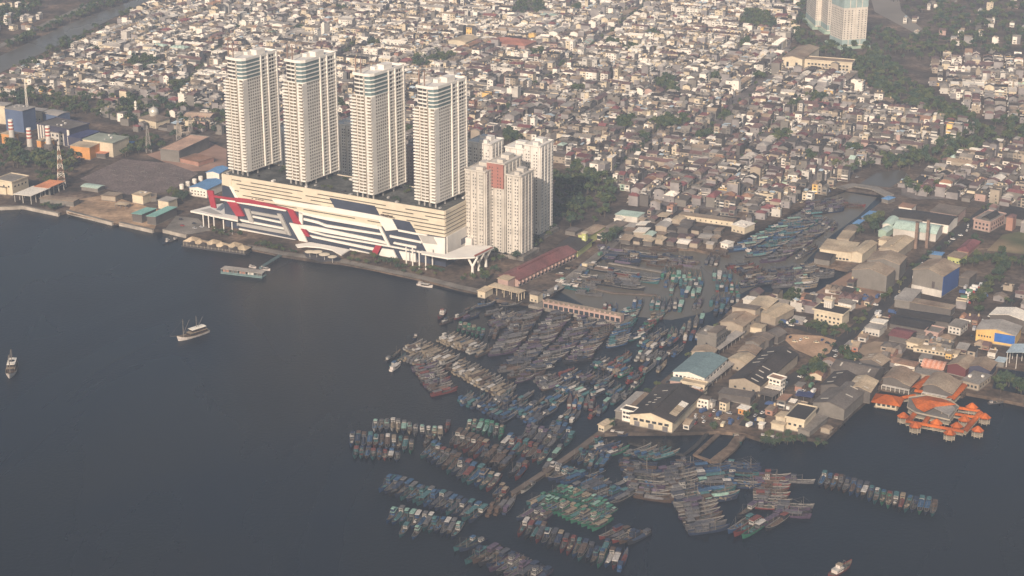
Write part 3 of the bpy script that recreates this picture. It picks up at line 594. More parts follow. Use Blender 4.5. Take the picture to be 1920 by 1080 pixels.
t = BL('warehouse', 'tall warehouse with grey front and a dark blue side wall', (1708, 506), (1767, 516.5), (1803, 499), 19, wall='grey', rf='tan', rise=4, over=.9, cat='warehouse')
w_, d_ = place((1708, 506), (1767, 516.5), (1803, 499), 21.5)[3:]
piece('blue_side_wall', WL['blue'], t, (w_ / 2 + .15, 0, 10), (.5, d_ - .3, 17.5)); piece('front_skirt', WL['ltgrey'], t, (0, -d_ / 2 - .4, 3), (w_, 1.0, 6))
o = piece('soot_stain', mat('soot', (.09, .075, .07), .95), t, (w_ * .2, -d_ / 2 - .02, 9.5), (2.6, .12, 6)); piece('vent_door', DOOR, t, (w_ * .33, -d_ / 2 - .05, 7.2), (3, .2, 1.5))
BL('lean_to', 'pale flat sheet roof in front of the blue sided warehouse', (1677, 562), (1707, 566.5), (1728, 545), 6.5, 'mono', wall='grey', rf='lgrey', rise=.6, cat='shed')
BL('shed', 'long beige shed with white roof strips before the blue sided warehouse', (1706, 568), (1783, 582), (1791, 573), 6, 'monor', 'x', wall='dgrey', rf='tan', rise=1)
BL('market_hall', 'long dark market roof nearest the beige striped shed', (1682, 590), (1778, 604), (1786, 594), 5, 'gable', 'x', wall='dgrey', rf='dark', rise=2, cat='market', over=1.2)
BL('market_hall', 'long dark market roof between the small cream houses', (1668, 606), (1738, 618), (1752, 604), 5, 'gable', 'x', wall='dgrey', rf='dark', rise=2, cat='market', over=1.2)
BL('market_hall', 'market hall with a faded red roof', (1672, 628), (1705, 637), (1713, 622), 5, 'gable', 'x', wall='dgrey', rf='maroon', rise=2, cat='market')
BL('house', 'small house with flat bright cream roof beside the main road', (1634, 603), (1658, 608.5), (1663, 602), 7, 'mono', wall='ltgrey', rf='white', rise=.5, cat='house', win=[('f', 2, 3)])
BL('house', 'small house with pale grey roof next to the bright cream one', (1624, 614), (1650, 620.5), (1657, 612), 6, 'mono', wall='ltgrey', rf='lgrey', rise=.7, cat='house', win=[('f', 1, 4)])
BL('house', 'boxy pinkish house among the market roofs', (1739, 621), (1760, 627), (1766, 617), 5, 'flat', wall='pink', rf='conc', parapet=True, cat='house', win=[('f', 1, 3)])
BL('house', 'concrete house with a square stair tower by the side street', (1780, 610), (1802, 615.5), (1814, 603), 7, 'flat', wall='ltgrey', rf='conc', cat='house', win=[('f', 2, 3), ('r', 2, 3)])
t = BL('workshop', 'yellow and bright blue workshop on the side street', (1829, 618), (1903, 629), (1917, 612), 10, wall='yellow', rf='lgrey', rise=3, cat='workshop', win=[('l', 1, 2), ])
w_, d_ = place((1829, 618), (1903, 629), (1917, 612), 12.5)[3:]
piece('blue_front_wall', mat('wall_bright_blue', (.03, .13, .42), .6, .1), t, (w_ * .235, -d_ / 2 - .1, 6.2), (w_ * .52, .4, 7.2))
for k in range(5): piece('window', GLASS, t, (-w_ * .42 + 2.2 * k, -d_ / 2, 5.5), (1.2, .3, 1.4))
BL('workshop', 'grey gabled workshop with white roof edges behind the yellow one', (1855, 590), (1925, 603), (1940, 590), 10, wall='dgrey', rf='white', rise=3, cat='workshop')
BL('market_hall', 'tall open hall with pale blue roof at the street end', (1888, 661), (1944, 671), (1956, 656), 12, 'gable', wall='ltgrey', rf='sky', rise=2.5, open_=True, cat='hall')
BL('shed', 'small shed with pale blue roof beside the tall open hall', (1868, 677), (1883, 681), (1887, 673), 4, 'mono', wall='grey', rf='sky', rise=.5)
BL('warehouse', 'beige gabled shed with a dark red front', (1777, 684), (1811, 692.5), (1832, 676), 7, wall='red', rf='tan', rise=3, cat='warehouse')
BL('warehouse', 'beige gabled shed with a dark blue front', (1815, 687), (1857, 696), (1867, 680), 7, wall='navy', rf='tan', rise=3, cat='warehouse')
BL('house', 'flat concrete house on the water behind the orange restaurant', (1809, 713), (1837, 723), (1853, 704), 5.5, 'flat', wall='beige', rf='conc', cat='house', win=[('f', 1, 4, 1.6, 1.8, 2.8), ('r', 1, 4, 1.4, 1.6, 2.8)], ac=2)
t = BL('hall', 'salmon orange ribbed roof hall behind the restaurant', (1732, 686), (1769, 694), (1773, 681), 5, 'barrel', 'x', wall='brick', rf=rm('salmon', (.58, .25, .15)), rise=2.4, cat='hall')
w_, d_ = place((1732, 686), (1769, 694), (1773, 681), 7.5)[3:]
for k in range(5): q = roof_mesh('barrel', 'x', .5, d_, 2.4, .8); o = q.build('roof_rib', rm('salmon_rib', (.66, .36, .25)), t); o.location = (-w_ / 2 + w_ * k / 4, 0, 5.25)
BL('terrace_roof', 'flat concrete terrace between the vaulted halls', (1715, 699), (1763, 706), (1769, 697), 4, 'flat', wall='beige', rf='conc', cat='building')
for lab, p in (('vaulted restaurant hall with beige roof next to the dark sheds', ((1655, 713), (1706, 723), (1726, 703))), ('vaulted restaurant hall with beige roof next to the flat concrete house', ((1730, 727), (1785, 737), (1804, 715)))):
    t = BL('vaulted_hall', lab, *p, 6.5, 'vaultskirt', wall='dgrey', rf='tan', rise=3.4, over=.8, cat='hall', group='vaulted halls behind the orange restaurant')
    w_, d_ = place(*p, 9)[3:]
    piece('veranda', WL['ltgrey'], t, (0, -d_ / 2 - 1.2, 3.3), (w_, 2.4, .3))
    for k in range(7): piece('veranda_post', WL['white'], t, (-w_ / 2 + w_ * k / 6, -d_ / 2 - 2.2, 1.7), (.3, .3, 3.4))
BL('house', 'long white bungalow in the middle of the peninsula', (1712, 651), (1795, 664), (1801, 658), 4, 'flat', wall='cream', rf='cream', cat='house', win=[('f', 1, 10, 1.6, 1.4, 2.2)], ac=4)
BL('house', 'small bright yellow house by the long white bungalow', (1773, 662), (1784, 664), (1788, 659), 5, 'flat', wall='yellow', rf='tan', cat='house', win=[('f', 1, 2)])
BL('house', 'cream house with a round dome above the red market roof', (1702, 640), (1722, 646), (1730, 638), 6, 'flat', wall='cream', rf='cream', cat='house', win=[('f', 1, 3)])
BL('pavilion', 'little salmon canopy at the end of a garden wall', (1580, 658), (1597, 664), (1600, 659), 3.5, 'hip', wall='pink', rf=RF['orange'], rise=1, open_=True, cat='pavilion')
for lab, p, hh, rf_, ax in (('long grey brown roof running across the coastal sheds', ((1555, 691), (1636, 707), (1660, 690)), 9, 'grey', 'x'), ('beige gabled shed at the back of the coastal sheds', ((1610, 676), (1652, 684), (1671, 674)), 9, 'tan', 'y'),
   ('dark gabled shed in the middle of the coastal sheds', ((1541, 722), (1586, 732), (1608, 707)), 9, 'brown', 'y'), ('shed with one white roof slope on the quay wall', ((1586, 728), (1632, 736), (1646, 715)), 9, 'cream', 'y'), ('largest coastal shed with plain grey front at the water', ((1522, 755), (1582, 767), (1628, 730)), 8.5, 'grey', 'y')):
    BL('warehouse', lab, *p, hh, 'gable', ax, rise=3.2, wall='dgrey' if hh > 8.7 else 'grey', rf=rf_, cat='warehouse', group='sheds crowded on the quay wall', sky=3)
BL('factory', 'cream block with flat dark roof behind the mangroves', (1476, 782), (1509, 790), (1529, 766), 9.5, 'flat', wall='cream', rf='dark', cat='factory', win=[('f', 1, 3, 2, 1.5, 5)], parapet=True)
BL('shed', 'cream lean-to with sun bright roof beside the dark flat roof', (1456, 780), (1473, 785), (1482, 776), 5, 'mono', wall='cream', rf='cream', rise=.6)
BL('shed', 'low yellow cream shed in front of the dark flat roof', (1447, 793), (1470, 798.5), (1474, 794), 5, 'mono', wall='cream', rf='cream', rise=.5)
BL('shed', 'flat concrete shed beside the cream block at the mangroves', (1500, 804), (1519, 811), (1548, 782), 4, 'flat', wall='grey', rf='conc')
BL('tank', 'rounded beige tank hut on the quay corner', (1541, 803), (1556, 808), (1559, 803), 3, 'barrel', wall='beige', rf='tan', rise=1.2, cat='tank')
BL('canopy', 'blue tarpaulin canopy over parked vans', (1493, 741), (1522, 746), (1526, 739), 4, 'mono', wall='dgrey', rf='navy', rise=.4, open_=True)
BL('hut', 'white kiosk with cream roof by the jetty road', (1423, 795), (1431, 797), (1434, 793), 4, 'flat', wall='ltgrey', rf='white', cat='hut')
BL('warehouse', 'flat cream roofed warehouse on the river bend', (1540, 466), (1598, 475), (1608, 456), 9, 'flat', wall='cream', rf='cream', cat='warehouse', win=[('f', 1, 8, 2.2, 1.6, 2.2)])
BL('warehouse', 'cream gabled wing of the river bend warehouse', (1599, 473), (1618, 478), (1641, 456), 9, 'gable', wall='cream', rf='cream', rise=1.8, cat='warehouse')
BL('shed', 'brown vaulted shed in front of the river bend warehouse', (1528, 484), (1556, 489), (1567, 478), 5, 'barrel', 'x', wall='grey', rf='brown')
BL('shed', 'cream mono pitch boat shed by the river', (1570, 447), (1592, 450), (1603, 436), 6, 'mono', wall='beige', rf='cream', rise=1)
BL('shed', 'grey roofed boat shed beside the cream mono pitch one', (1580, 434), (1601, 437), (1609, 428), 5, 'barrel', wall='grey', rf='beige')
BL('factory', 'cluster of cream factory roofs behind the tall grey warehouse', (1651, 466), (1685, 473), (1712, 448), 9, 'gable', wall='beige', rf='cream', rise=2, cat='factory', ridge=True)
BL('shed', 'cream side shed of the factory cluster', (1648, 449), (1663, 452), (1672, 446), 6, 'mono', wall='cream', rf='cream', rise=.5)
BL('hall', 'long pale green vaulted hall with two chimneys', (1675, 428), (1755, 439), (1768, 424), 8, 'barrel', 'x', wall='ltgrey', rf='mint', cat='hall', rise=3.5)
BL('hall', 'short pale vault at the end of the long pale green hall', (1657, 421), (1672, 424), (1682, 410), 8, 'barrel', wall='ltgrey', rf='mint', cat='hall', rise=2)
BL('shed', 'small grey green vault beside the factory cluster', (1651, 433), (1663, 437), (1673, 427), 6, 'barrel', wall='green', rf='mint', rise=2)
BL('factory', 'broad dark roofed factory behind the pale green hall', (1672, 405), (1735, 413), (1745, 399), 9, 'gable', 'x', wall='grey', rf='dark', cat='factory')
BL('factory', 'brown roofed factory with a white street front', (1733, 414), (1780, 423), (1793, 407), 9, 'gable', 'x', wall='white', rf='brown', cat='factory')
BL('factory', 'factory with pale orange front and a row of small windows', (1748, 396), (1796, 405), (1808, 390), 9, 'flat', wall='pink', rf='beige', cat='factory', win=[('f', 1, 7, 1.6, 1.6, 5.5)])
BL('house', 'white and green house near the river bend bridge', (1686, 387), (1710, 391), (1717, 384), 10, 'flat', wall='white', rf='rust', cat='house', win=[('f', 2, 4)])
for lab, p in (('blue sheet roof on the river bank below the white house', ((1619, 407), (1629, 410), (1640, 398))), ('small blue roof beside the river trees', ((1602, 419), (1611, 421.5), (1618, 414))), ('bright blue tent roof next to the bridge', ((1659, 372), (1666, 376), (1673, 370))), ('flat blue roof by the avenue', ((1743, 476), (1766, 480), (1769, 475)))):
    BL('shed', lab, *p, 4, 'hip' if 'tent' in lab else 'mono', wall='grey', rf='blue', rise=1 if 'tent' in lab else .5)
t = BL('mansion', 'pink mansion with a dark vaulted roof beside the avenue', (1830, 411), (1858, 418.5), (1881, 402), 10, 'flat', wall='pink', rf='pink' if False else 'conc', parapet=True, cat='house', win=[('f', 2, 4, 1.8, 2.0, 3, 4), ('r', 2, 6, 1.8, 2.0, 3, 4)])
q = roof_mesh('barrel', 'y', 8, 22, 3.2, .3); o = q.build('vaulted_roof', RF['dark'], t); o.location = (1, 0, 10.4)
BL('house', 'maroon hipped house under trees by the avenue', (1802, 468), (1818, 473.5), (1831, 453), 5, 'hip', wall='brick', rf='maroon', rise=3, cat='house', over=1.2)
BL('house', 'yellow walled small house beside the flat blue roof', (1781, 480), (1802, 486), (1810, 476), 6, 'flat', wall='lime', rf='tan', cat='house', win=[('f', 1, 3)])
BL('market_hall', 'dark broad roof behind the pink mansion', (1882, 405), (1940, 416), (1950, 396), 7, 'gable', 'x', wall='grey', rf='dark', cat='market')
BL('shed', 'grey roofed shed with green front behind the tall blue warehouse', (1800, 520), (1818, 524), (1830, 512), 8, 'mono', wall='dgrey', rf='beige', rise=1)
for lab, x, y0, y1 in (('rusty square chimney at the left end of the pale green hall', 1716.5, 466, 417), ('rusty square chimney at the right end of the pale green hall', 1737, 465, 412)):
    X, Y = at(x, y0); hh = zat(X, Y, y1) - LZ; t = thing('chimney', lab, 'chimney', (X, Y, LZ), MANG, 'twin factory chimneys')
    b = MB(); b.prism([(-1.3, -1.3), (1.3, -1.3), (1.3, 1.3), (-1.3, 1.3)], 0, hh); b.build('stack', mat('rusty_brick', (.22, .15, .115), .9, .25), t)
    piece('cap', RF['grey'], t, (0, 0, hh + .3), (3.4, 3.4, .6)); piece('collar', RF['grey'], t, (0, 0, hh * .6), (3.0, 3.0, .4))
# ------------------------------------------------------------------ market, shipyard and the front edge of the town
t = BL('market_hall', 'long market hall with a dull red roof and pink arcade', (954, 517), (973, 530), (1063, 473), 6.5, wall='pink', rf='red', rise=4, cat='market', over=1.2, ridge=True)
w_, d_ = place((954, 517), (973, 530), (1063, 473), 9)[3:]
for k in range(16):
    piece('arcade_bay', GLASS, t, (w_ / 2, -d_ / 2 + d_ * (k + .5) / 16, 2.4), (.4, 2.6, 3.0)); piece('dormer', WL['pink'], t, (w_ / 2 + 1.0, -d_ / 2 + d_ * (k + .02) / 16, 4.6), (1.8, .8, 2.0))
BL('canopy', 'cream slab porch at the near end of the red market hall', (918, 536), (973, 550.5), (983, 545), 7, 'flat', wall='cream', rf='cream', open_=True, over=.8)
BL('gatehouse', 'white corner block of the cream porch', (899, 545), (910, 549), (921, 540), 6, 'flat', wall='cream', rf='cream', cat='gatehouse', win=[('f', 1, 1)])
BL('gatehouse', 'salmon gable block at the front of the red market hall', (936, 522), (953, 527), (962, 520), 9, 'flat', wall='pink', rf='cream', cat='gatehouse', win=[('f', 1, 2, 2, 2, 3)])
BL('house', 'small cream house at the root of the pink pier', (995, 551), (1009, 555), (1016, 549.5), 7, 'gable', 'x', wall='cream', rf='grey', cat='house', win=[('f', 1, 2)], rise=1.5)
t = BL('arcade', 'long pink arcaded building on its own pier among the boats', (1020, 565), (1164, 594), (1169, 589), 6, 'flat', wall='pink', rf='tan', cat='arcade', over=.3, zb=LZ)
w_, d_ = place((1020, 565), (1164, 594), (1169, 589), 8.5)[3:]
for k in range(15): piece('opening', GLASS, t, (-w_ / 2 + w_ * (k + .5) / 15, -d_ / 2, 2.6), (3.6, .4, 3.2)); piece('roof_gablet', WL['pink'], t, (-w_ / 2 + w_ * k / 15, -d_ / 2 + .4, 6.8), (1.6, .6, 1.2))
t = BL('hall', 'lime green hall with a brown roof behind the red market', (1047, 463), (1085, 471), (1105, 450), 7, 'hip', wall='lime', rf='brown', rise=2.5, cat='hall', win=[('f', 1, 6)], over=1.2)
t = thing('clock_tower', 'slim lime green tower beside the lime hall', 'tower', (*at(1096, 466), LZ), MANG); b = MB(); b.box(0, 0, 0, 4, 4, 15); b.build('shaft', WL['lime'], t); piece('cap', WL['cream'], t, (0, 0, 15.4), (5, 5, .8))
for k in range(5): piece('louvre', FRAME, t, (0, -2.02, 3 + 2.2 * k), (1.6, .2, 1.0))
BL('hall', 'beige hipped hall behind the slim lime tower', (1086, 439), (1104, 443), (1133, 424), 9, 'hip', wall='lime', rf='tan', rise=2.5, cat='hall', over=1)
BL('house', 'white framed glass fronted house under trees', (1116, 437), (1128, 441), (1143, 431), 6, 'flat', wall='white', rf='beige', cat='house', win=[('f', 1, 1, 8, 3.4, 3)])
BL('hall', 'hall with a pale mint roof at the town edge', (1154, 402), (1195, 409), (1208, 401), 7, 'mono', wall='ltgrey', rf='mint', rise=1, cat='hall')
BL('house', 'small white gabled house beside the mint roof', (1155, 410), (1166, 413.5), (1172, 407), 5, wall='white', rf='white', cat='house', rise=1.5)
BL('shed', 'grey hipped shed under the trees near the slab blocks', (1060, 432), (1078, 435), (1090, 428), 4, 'hip', wall='grey', rf='grey', rise=1.5)
BL('shed', 'brown hipped shed beside the mint roofed hall', (1140, 424), (1160, 429), (1176, 417), 5, 'hip', wall='grey', rf='beige', rise=2)
BL('shed', 'cream roofed open shed at the shipyard gate', (1233, 405), (1249, 408), (1258, 401), 4, 'mono', wall='grey', rf='cream', rise=.4, open_=True)
BL('shed', 'very long cream roofed shed along the shipyard wall', (1274, 402), (1375, 417), (1380, 412), 5, 'mono', 'y', wall='cream', rf='tan', rise=.5, win=[('f', 1, 9, 1.2, 1.2, 2.5)])
BL('house', 'cream block house at the corner of the shipyard', (1376, 421), (1397, 428), (1411, 419), 7, 'flat', wall='cream', rf='white', cat='house', win=[('f', 1, 3)], ac=3)
BL('hut', 'white cabin at the end of the shipyard quay', (1356, 455), (1366, 459.5), (1371, 454), 5, 'flat', wall='white', rf='white', cat='hut', win=[('f', 1, 2)])
random.seed(31)
names = [('tin shed', 'lgrey'), ('cream tin shed', 'cream'), ('mint tin shed', 'mint'), ('rusty shed', 'terra'), ('brown shed', 'brown'), ('white sheet shed', 'white'), ('tan shed', 'tan'), ('grey shed', 'grey')]
spots = ['by the shipyard wall', 'near the slipway', 'beside the boat cradle', 'at the shipyard lane', 'next to the timber stacks', 'under the shipyard gantry']
k = 0
for i in range(9):
    for j in range(4):
        x = 1180 + i * 20 + random.uniform(-5, 5) - j * 4; y = 408 + j * 13 + i * 1.6 + random.uniform(-3, 3)
        if y > 460 or (x > 1280 and y < 424): continue
        nm, rf_ = random.choice(names); w_ = random.uniform(10, 20)
        BL('shed', '%s %s, %s roofed and low' % (nm, spots[k % 6], ['single', 'double', 'patch', 'flat', 'wide', 'narrow'][(k // 6) % 6]), (x, y), (x + w_, y + w_ * .19), (x + w_ * 1.35, y - w_ * .25), random.uniform(3, 5.5), random.choice(['mono', 'gable', 'gable', 'flat']), random.choice('xy'), 1.3, 'dgrey' if random.random() < .6 else 'beige', rf_, group='sheds crowded in the shipyard'); k += 1
# ------------------------------------------------------------------ power station on the left
BL('boiler_house', 'tall steel blue boiler house of the power station', (12, 203), (42, 209), (62, 201), 26, 'flat', wall='sblue', rf='lgrey', cat='power station', ac=4)
BL('turbine_hall', 'cream hall at the end of the steel blue boiler house', (-12, 196), (10, 200), (17, 194), 22, 'flat', wall='cream', rf='lgrey', cat='power station')
BL('link_block', 'cream block between the two blue power station halls', (60, 206), (78, 210), (85, 205), 15, 'flat', wall='cream', rf='lgrey', cat='power station', win=[('f', 2, 3)])
BL('turbine_hall', 'lower steel blue hall of the power station', (80, 212), (108, 217.5), (130, 211), 13, 'barrel', 'x', wall='sblue', rf='lgrey', cat='power station', rise=1.5)
t = BL('turbine_hall', 'navy turbine hall with white colonnade and white roof edge', (76, 232), (130, 245), (160, 233), 20, 'flat', wall='navy', rf='grey', parapet=True, over=.8, cat='power station', ac=5)
w_, d_ = place((76, 232), (130, 245), (160, 233), 22.5)[3:]
for k in range(3): piece('white_pier', WL['white'], t, (-w_ / 2 + 2 + 4.0 * k, -d_ / 2 - .6, 10), (1.4, 1.6, 20))
piece('white_end_wall', WL['white'], t, (w_ / 2 - 1.5, -d_ / 2 - .5, 11), (3, 1.2, 18))
BL('hall', 'navy low hall beside the navy turbine hall', (137, 255), (153, 261), (176, 247), 14, 'flat', wall='navy', rf='navy', cat='power station')
BL('hall', 'large cream walled hall with grey green roof', (156, 261), (211, 269), (240, 257), 16, 'flat', wall='cream', rf=rm('grey_green', (.30, .32, .25)), cat='power station', ac=4)
BL('office_building', 'pale grey control building with six square windows', (98, 247), (121, 252.5), (127, 248), 14, 'flat', wall='ltgrey', rf='lgrey', cat='office', win=[('f', 2, 3, 2.2, 2.4, 6, 5)])
BL('workshop', 'bright orange block with cream roof in the power station', (140, 272), (169, 278.5), (177, 270), 14, 'flat', wall='orange', rf='cream', cat='workshop')
BL('workshop', 'orange block between the two outer striped chimneys', (4, 250), (22, 254), (32, 250), 12, 'flat', wall='orange', rf='cream', cat='workshop')
BL('workshop', 'low orange block next to the control building', (73, 263), (90, 267), (97, 262), 8, 'flat', wall='orange', rf='cream', cat='workshop')
BL('shed', 'low shed with salmon roof below the bright orange block', (180, 286), (198, 290), (203, 285), 5, 'mono', wall='dgrey', rf=rm('salmon', (.58, .25, .15)), rise=.5)
BL('shed', 'small shed with light blue roof behind the cream walled hall', (222, 272), (240, 275), (249, 267), 6, 'mono', wall='grey', rf='blue', rise=.5)
BL('shed', 'sheet of salmon roof near the lattice mast', (119, 302), (130, 305), (146, 295), 5, 'mono', wall='grey', rf=rm('salmon', (.58, .25, .15)), rise=.5)
for x, yb, yt, lab in ((24, 273, 224, 'red and white banded chimney beside the small orange block'), (58, 290, 240, 'red and white banded chimney in the middle of the three'), (93, 285, 236, 'red and white banded chimney in front of the control building')):
    X, Y = at(x, yb); hh = zat(X, Y, yt) - LZ; t = thing('chimney', lab, 'chimney', (X, Y, LZ), 0, 'banded power station chimneys')
    b = MB(); b.lathe([(3.4, 0), (2.9, hh * .62)], n=14); b.build('stack', WL['ltgrey'], t)
    for k in range(6): b = MB(); z0 = hh * (.62 + .0633 * k); b.lathe([(2.9 - .05 * k, z0), (2.85 - .05 * k, z0 + hh * .0633)], n=14); b.build('band', WL['white'] if k % 2 else mat('band_red', (.40, .12, .09)), t)
    b = MB(); b.lathe([(6, 0), (6, 7), (4.0, 9.5)], n=10); b.build('base_housing', WL['dgrey'], t)
def lattice(px, py, pt, base, label, mats=(WL['white'], RF['rust'])):
    X, Y = at(px, py); hh = zat(X, Y, pt) - LZ; t = thing('lattice_mast', label, 'mast', (X, Y, LZ), .3)
    n_ = max(5, int(hh / 4.5))
    for k in range(n_):
        b = MB(); z0, z1 = hh * k / n_, hh * (k + 1) / n_; r0 = base * (1 - .8 * k / n_) / 2; r1 = base * (1 - .8 * (k + 1) / n_) / 2; c0 = [(r0, r0), (-r0, r0), (-r0, -r0), (r0, -r0)]; c1 = [(r1, r1), (-r1, r1), (-r1, -r1), (r1, -r1)]
        for i in range(4):
            j = (i + 1) % 4; b.tube((*c0[i], z0), (*c1[i], z1), .28, n=4); b.tube((*c0[i], z0), (*c1[j], z1), .16, n=4); b.tube((*c0[j], z0), (*c1[i], z1), .16, n=4); b.tube((*c1[i], z1), (*c1[j], z1), .16, n=4)
        b.build('lattice_bay', mats[k % 2 if len(mats) > 1 else 0], t)
    return t
lattice(116, 348, 274, 8, 'white and red lattice mast by the orange and white roofed shed')
lattice(52, 212, 147, 3, 'thin white mast behind the blue power station halls', (WL['white'],))
for i, x in enumerate((279, 336, 358)):
    lattice(x, (285, 270, 254)[i], (236, 222, 218)[i], 6, ('grey pylon beside the beige switchgear hall', 'grey pylon at the middle of the switchyard line', 'grey pylon next to the long beige hall')[i], (RF['lgrey'],))
BL('office_building', 'cream flat block on the left shore', (-10, 337), (22, 342), (53, 331), 14, 'flat', wall='cream', rf='conc', parapet=True, cat='office', win=[('r', 1, 4, 1.8, 1.8, 9), ('f', 1, 3, 1.8, 1.8, 9)])
BL('office_building', 'low cream annex in front of the flat block on the left shore', (-12, 348), (11, 353), (22, 346), 8, 'flat', wall='cream', rf='conc', cat='office')
BL('pump_house', 'open shed with white roof on the left shore', (29, 364), (58, 369.5), (91, 354), 8, 'mono', wall='ltgrey', rf='white', rise=.6, open_=True, cat='shed')
BL('pump_house', 'open shed with orange roof joined to the white one', (67, 350), (91, 354.5), (117, 341.5), 8.2, 'mono', wall='ltgrey', rf=rm('coral', (.66, .26, .12)), rise=.6, open_=True, cat='shed')
BL('shed', 'low long beige shed on the sea wall beside dark trees', (80, 371), (139, 380), (143, 374), 5, 'mono', wall='grey', rf='tan', rise=.6)
for lab, p in (('short sea green roof by the intake channel', ((251, 400), (266, 404.5), (289, 393))), ('long sea green roof by the intake channel', ((276, 405), (292, 408), (330, 390)))):
    BL('pump_house', lab, *p, 8, 'mono', wall='dgrey', rf='green', rise=.8, cat='shed', group='sea green roofs at the intake')
BL('house', 'white block house behind the sea green roofs', (300, 375), (316, 379.5), (328, 372), 9, 'flat', wall='cream', rf='lgrey', cat='house')
BL('house', 'cream house with two rooftop boxes near the intake', (253, 364), (268, 369), (278, 362), 9, 'flat', wall='cream', rf='cream', cat='house', ac=3)
BL('shed', 'tan shed on the orange earth yard', (195, 366), (217, 371), (224, 364), 5, 'mono', wall='beige', rf='tan', rise=.6)
BL('shed', 'pale green flat shed at the switchyard edge', (158, 349), (184, 355), (190, 349), 4, 'barrel', 'x', wall='grey', rf='mint', rise=1)
BL('shed', 'small cream canopy on the orange earth yard', (220, 382), (236, 386), (240, 381), 4, 'hip', wall='grey', rf='cream', rise=1, open_=True)
BL('shed', 'small shed with a salmon stair roof near the intake', (262, 374), (285, 369), (297, 362), 4, 'mono', wall='grey', rf='tan', rise=.6)
BL('warehouse', 'white shed with sky blue gable roof against the mall', (359, 351), (388, 357), (417, 341), 9, wall='white', rf='blue', cat='warehouse', win=[('f', 2, 5, 1.4, 1.2, 3, 3)], rise=2)
BL('warehouse', 'sky blue roofed shed behind the first tower', (392, 323), (412, 327), (424, 316), 8, wall='white', rf='blue', cat='warehouse', rise=2)
BL('switchgear_hall', 'long rusty roofed switchgear hall with pale ribs', (303, 280), (336, 285), (389, 258), 12, 'flat', wall='grey', rf=rm('pale_rust', (.52, .33, .23)), cat='hall', parapet=True)
BL('hall', 'long beige hall beside the trees behind the switchyard', (348, 218), (394, 222), (401, 213), 8, 'gable', 'x', wall='pink', rf=rm('peach', (.52, .37, .26)), cat='hall', rise=2)
BL('shed', 'flat rusty shed in the earth yard', (338, 297), (372, 305), (400, 296), 5, 'mono', wall='brick', rf='rust', rise=.6)
for i, (x, y) in enumerate(((341, 354), (352.5, 349), (365, 344), (376.5, 339))):
    t = thing('storage_tank', 'white upright tank in the row beside the blue roofed shed', 'tank', (*at(x, y), LZ), 0, 'row of white tanks'); b = MB(); b.lathe([(2.3, 0), (2.3, 4.6), (2.0, 5.0), (.3, 5.3)], n=12); b.build('shell', WL['white'], t)
    piece('ladder', RF['grey'], t, (2.4, 0, 2.5), (.2, .6, 5)); piece('rim', RF['lgrey'], t, (0, -2.3, 4.6), (1, .2, .4))
# mosque
t = BL('mosque', 'mosque with a silver dome and stepped hip roof', (265, 221), (292, 229), (313, 221), 9, 'hip', wall='cream', rf='beige', rise=5, cat='mosque', over=1.5, win=[('f', 1, 7)])
b = MB(); b.lathe([(5.0, 12), (5.0, 14), (5.6, 15.2), (5.4, 17.5), (4.2, 19.8), (2.2, 21.3), (.3, 22.2), (.12, 25)], n=18); b.build('dome', mat('silver_dome', (.62, .58, .50), .35, .1, metal=.3), t, smooth=True)
t = thing('minaret', 'slender white minaret beside the silver dome', 'minaret', (*at(256, 222), LZ)); b = MB(); b.lathe([(1.5, 0), (1.4, 13), (2.2, 13.2), (2.2, 14.2), (1.3, 14.4), (1.2, 18), (1.7, 18.5), (1.2, 20), (.1, 21.4)], n=12); b.build('shaft', WL['white'], t); piece('balcony_rail', RF['grey'], t, (0, 0, 14.6), (4.6, 4.6, .4))
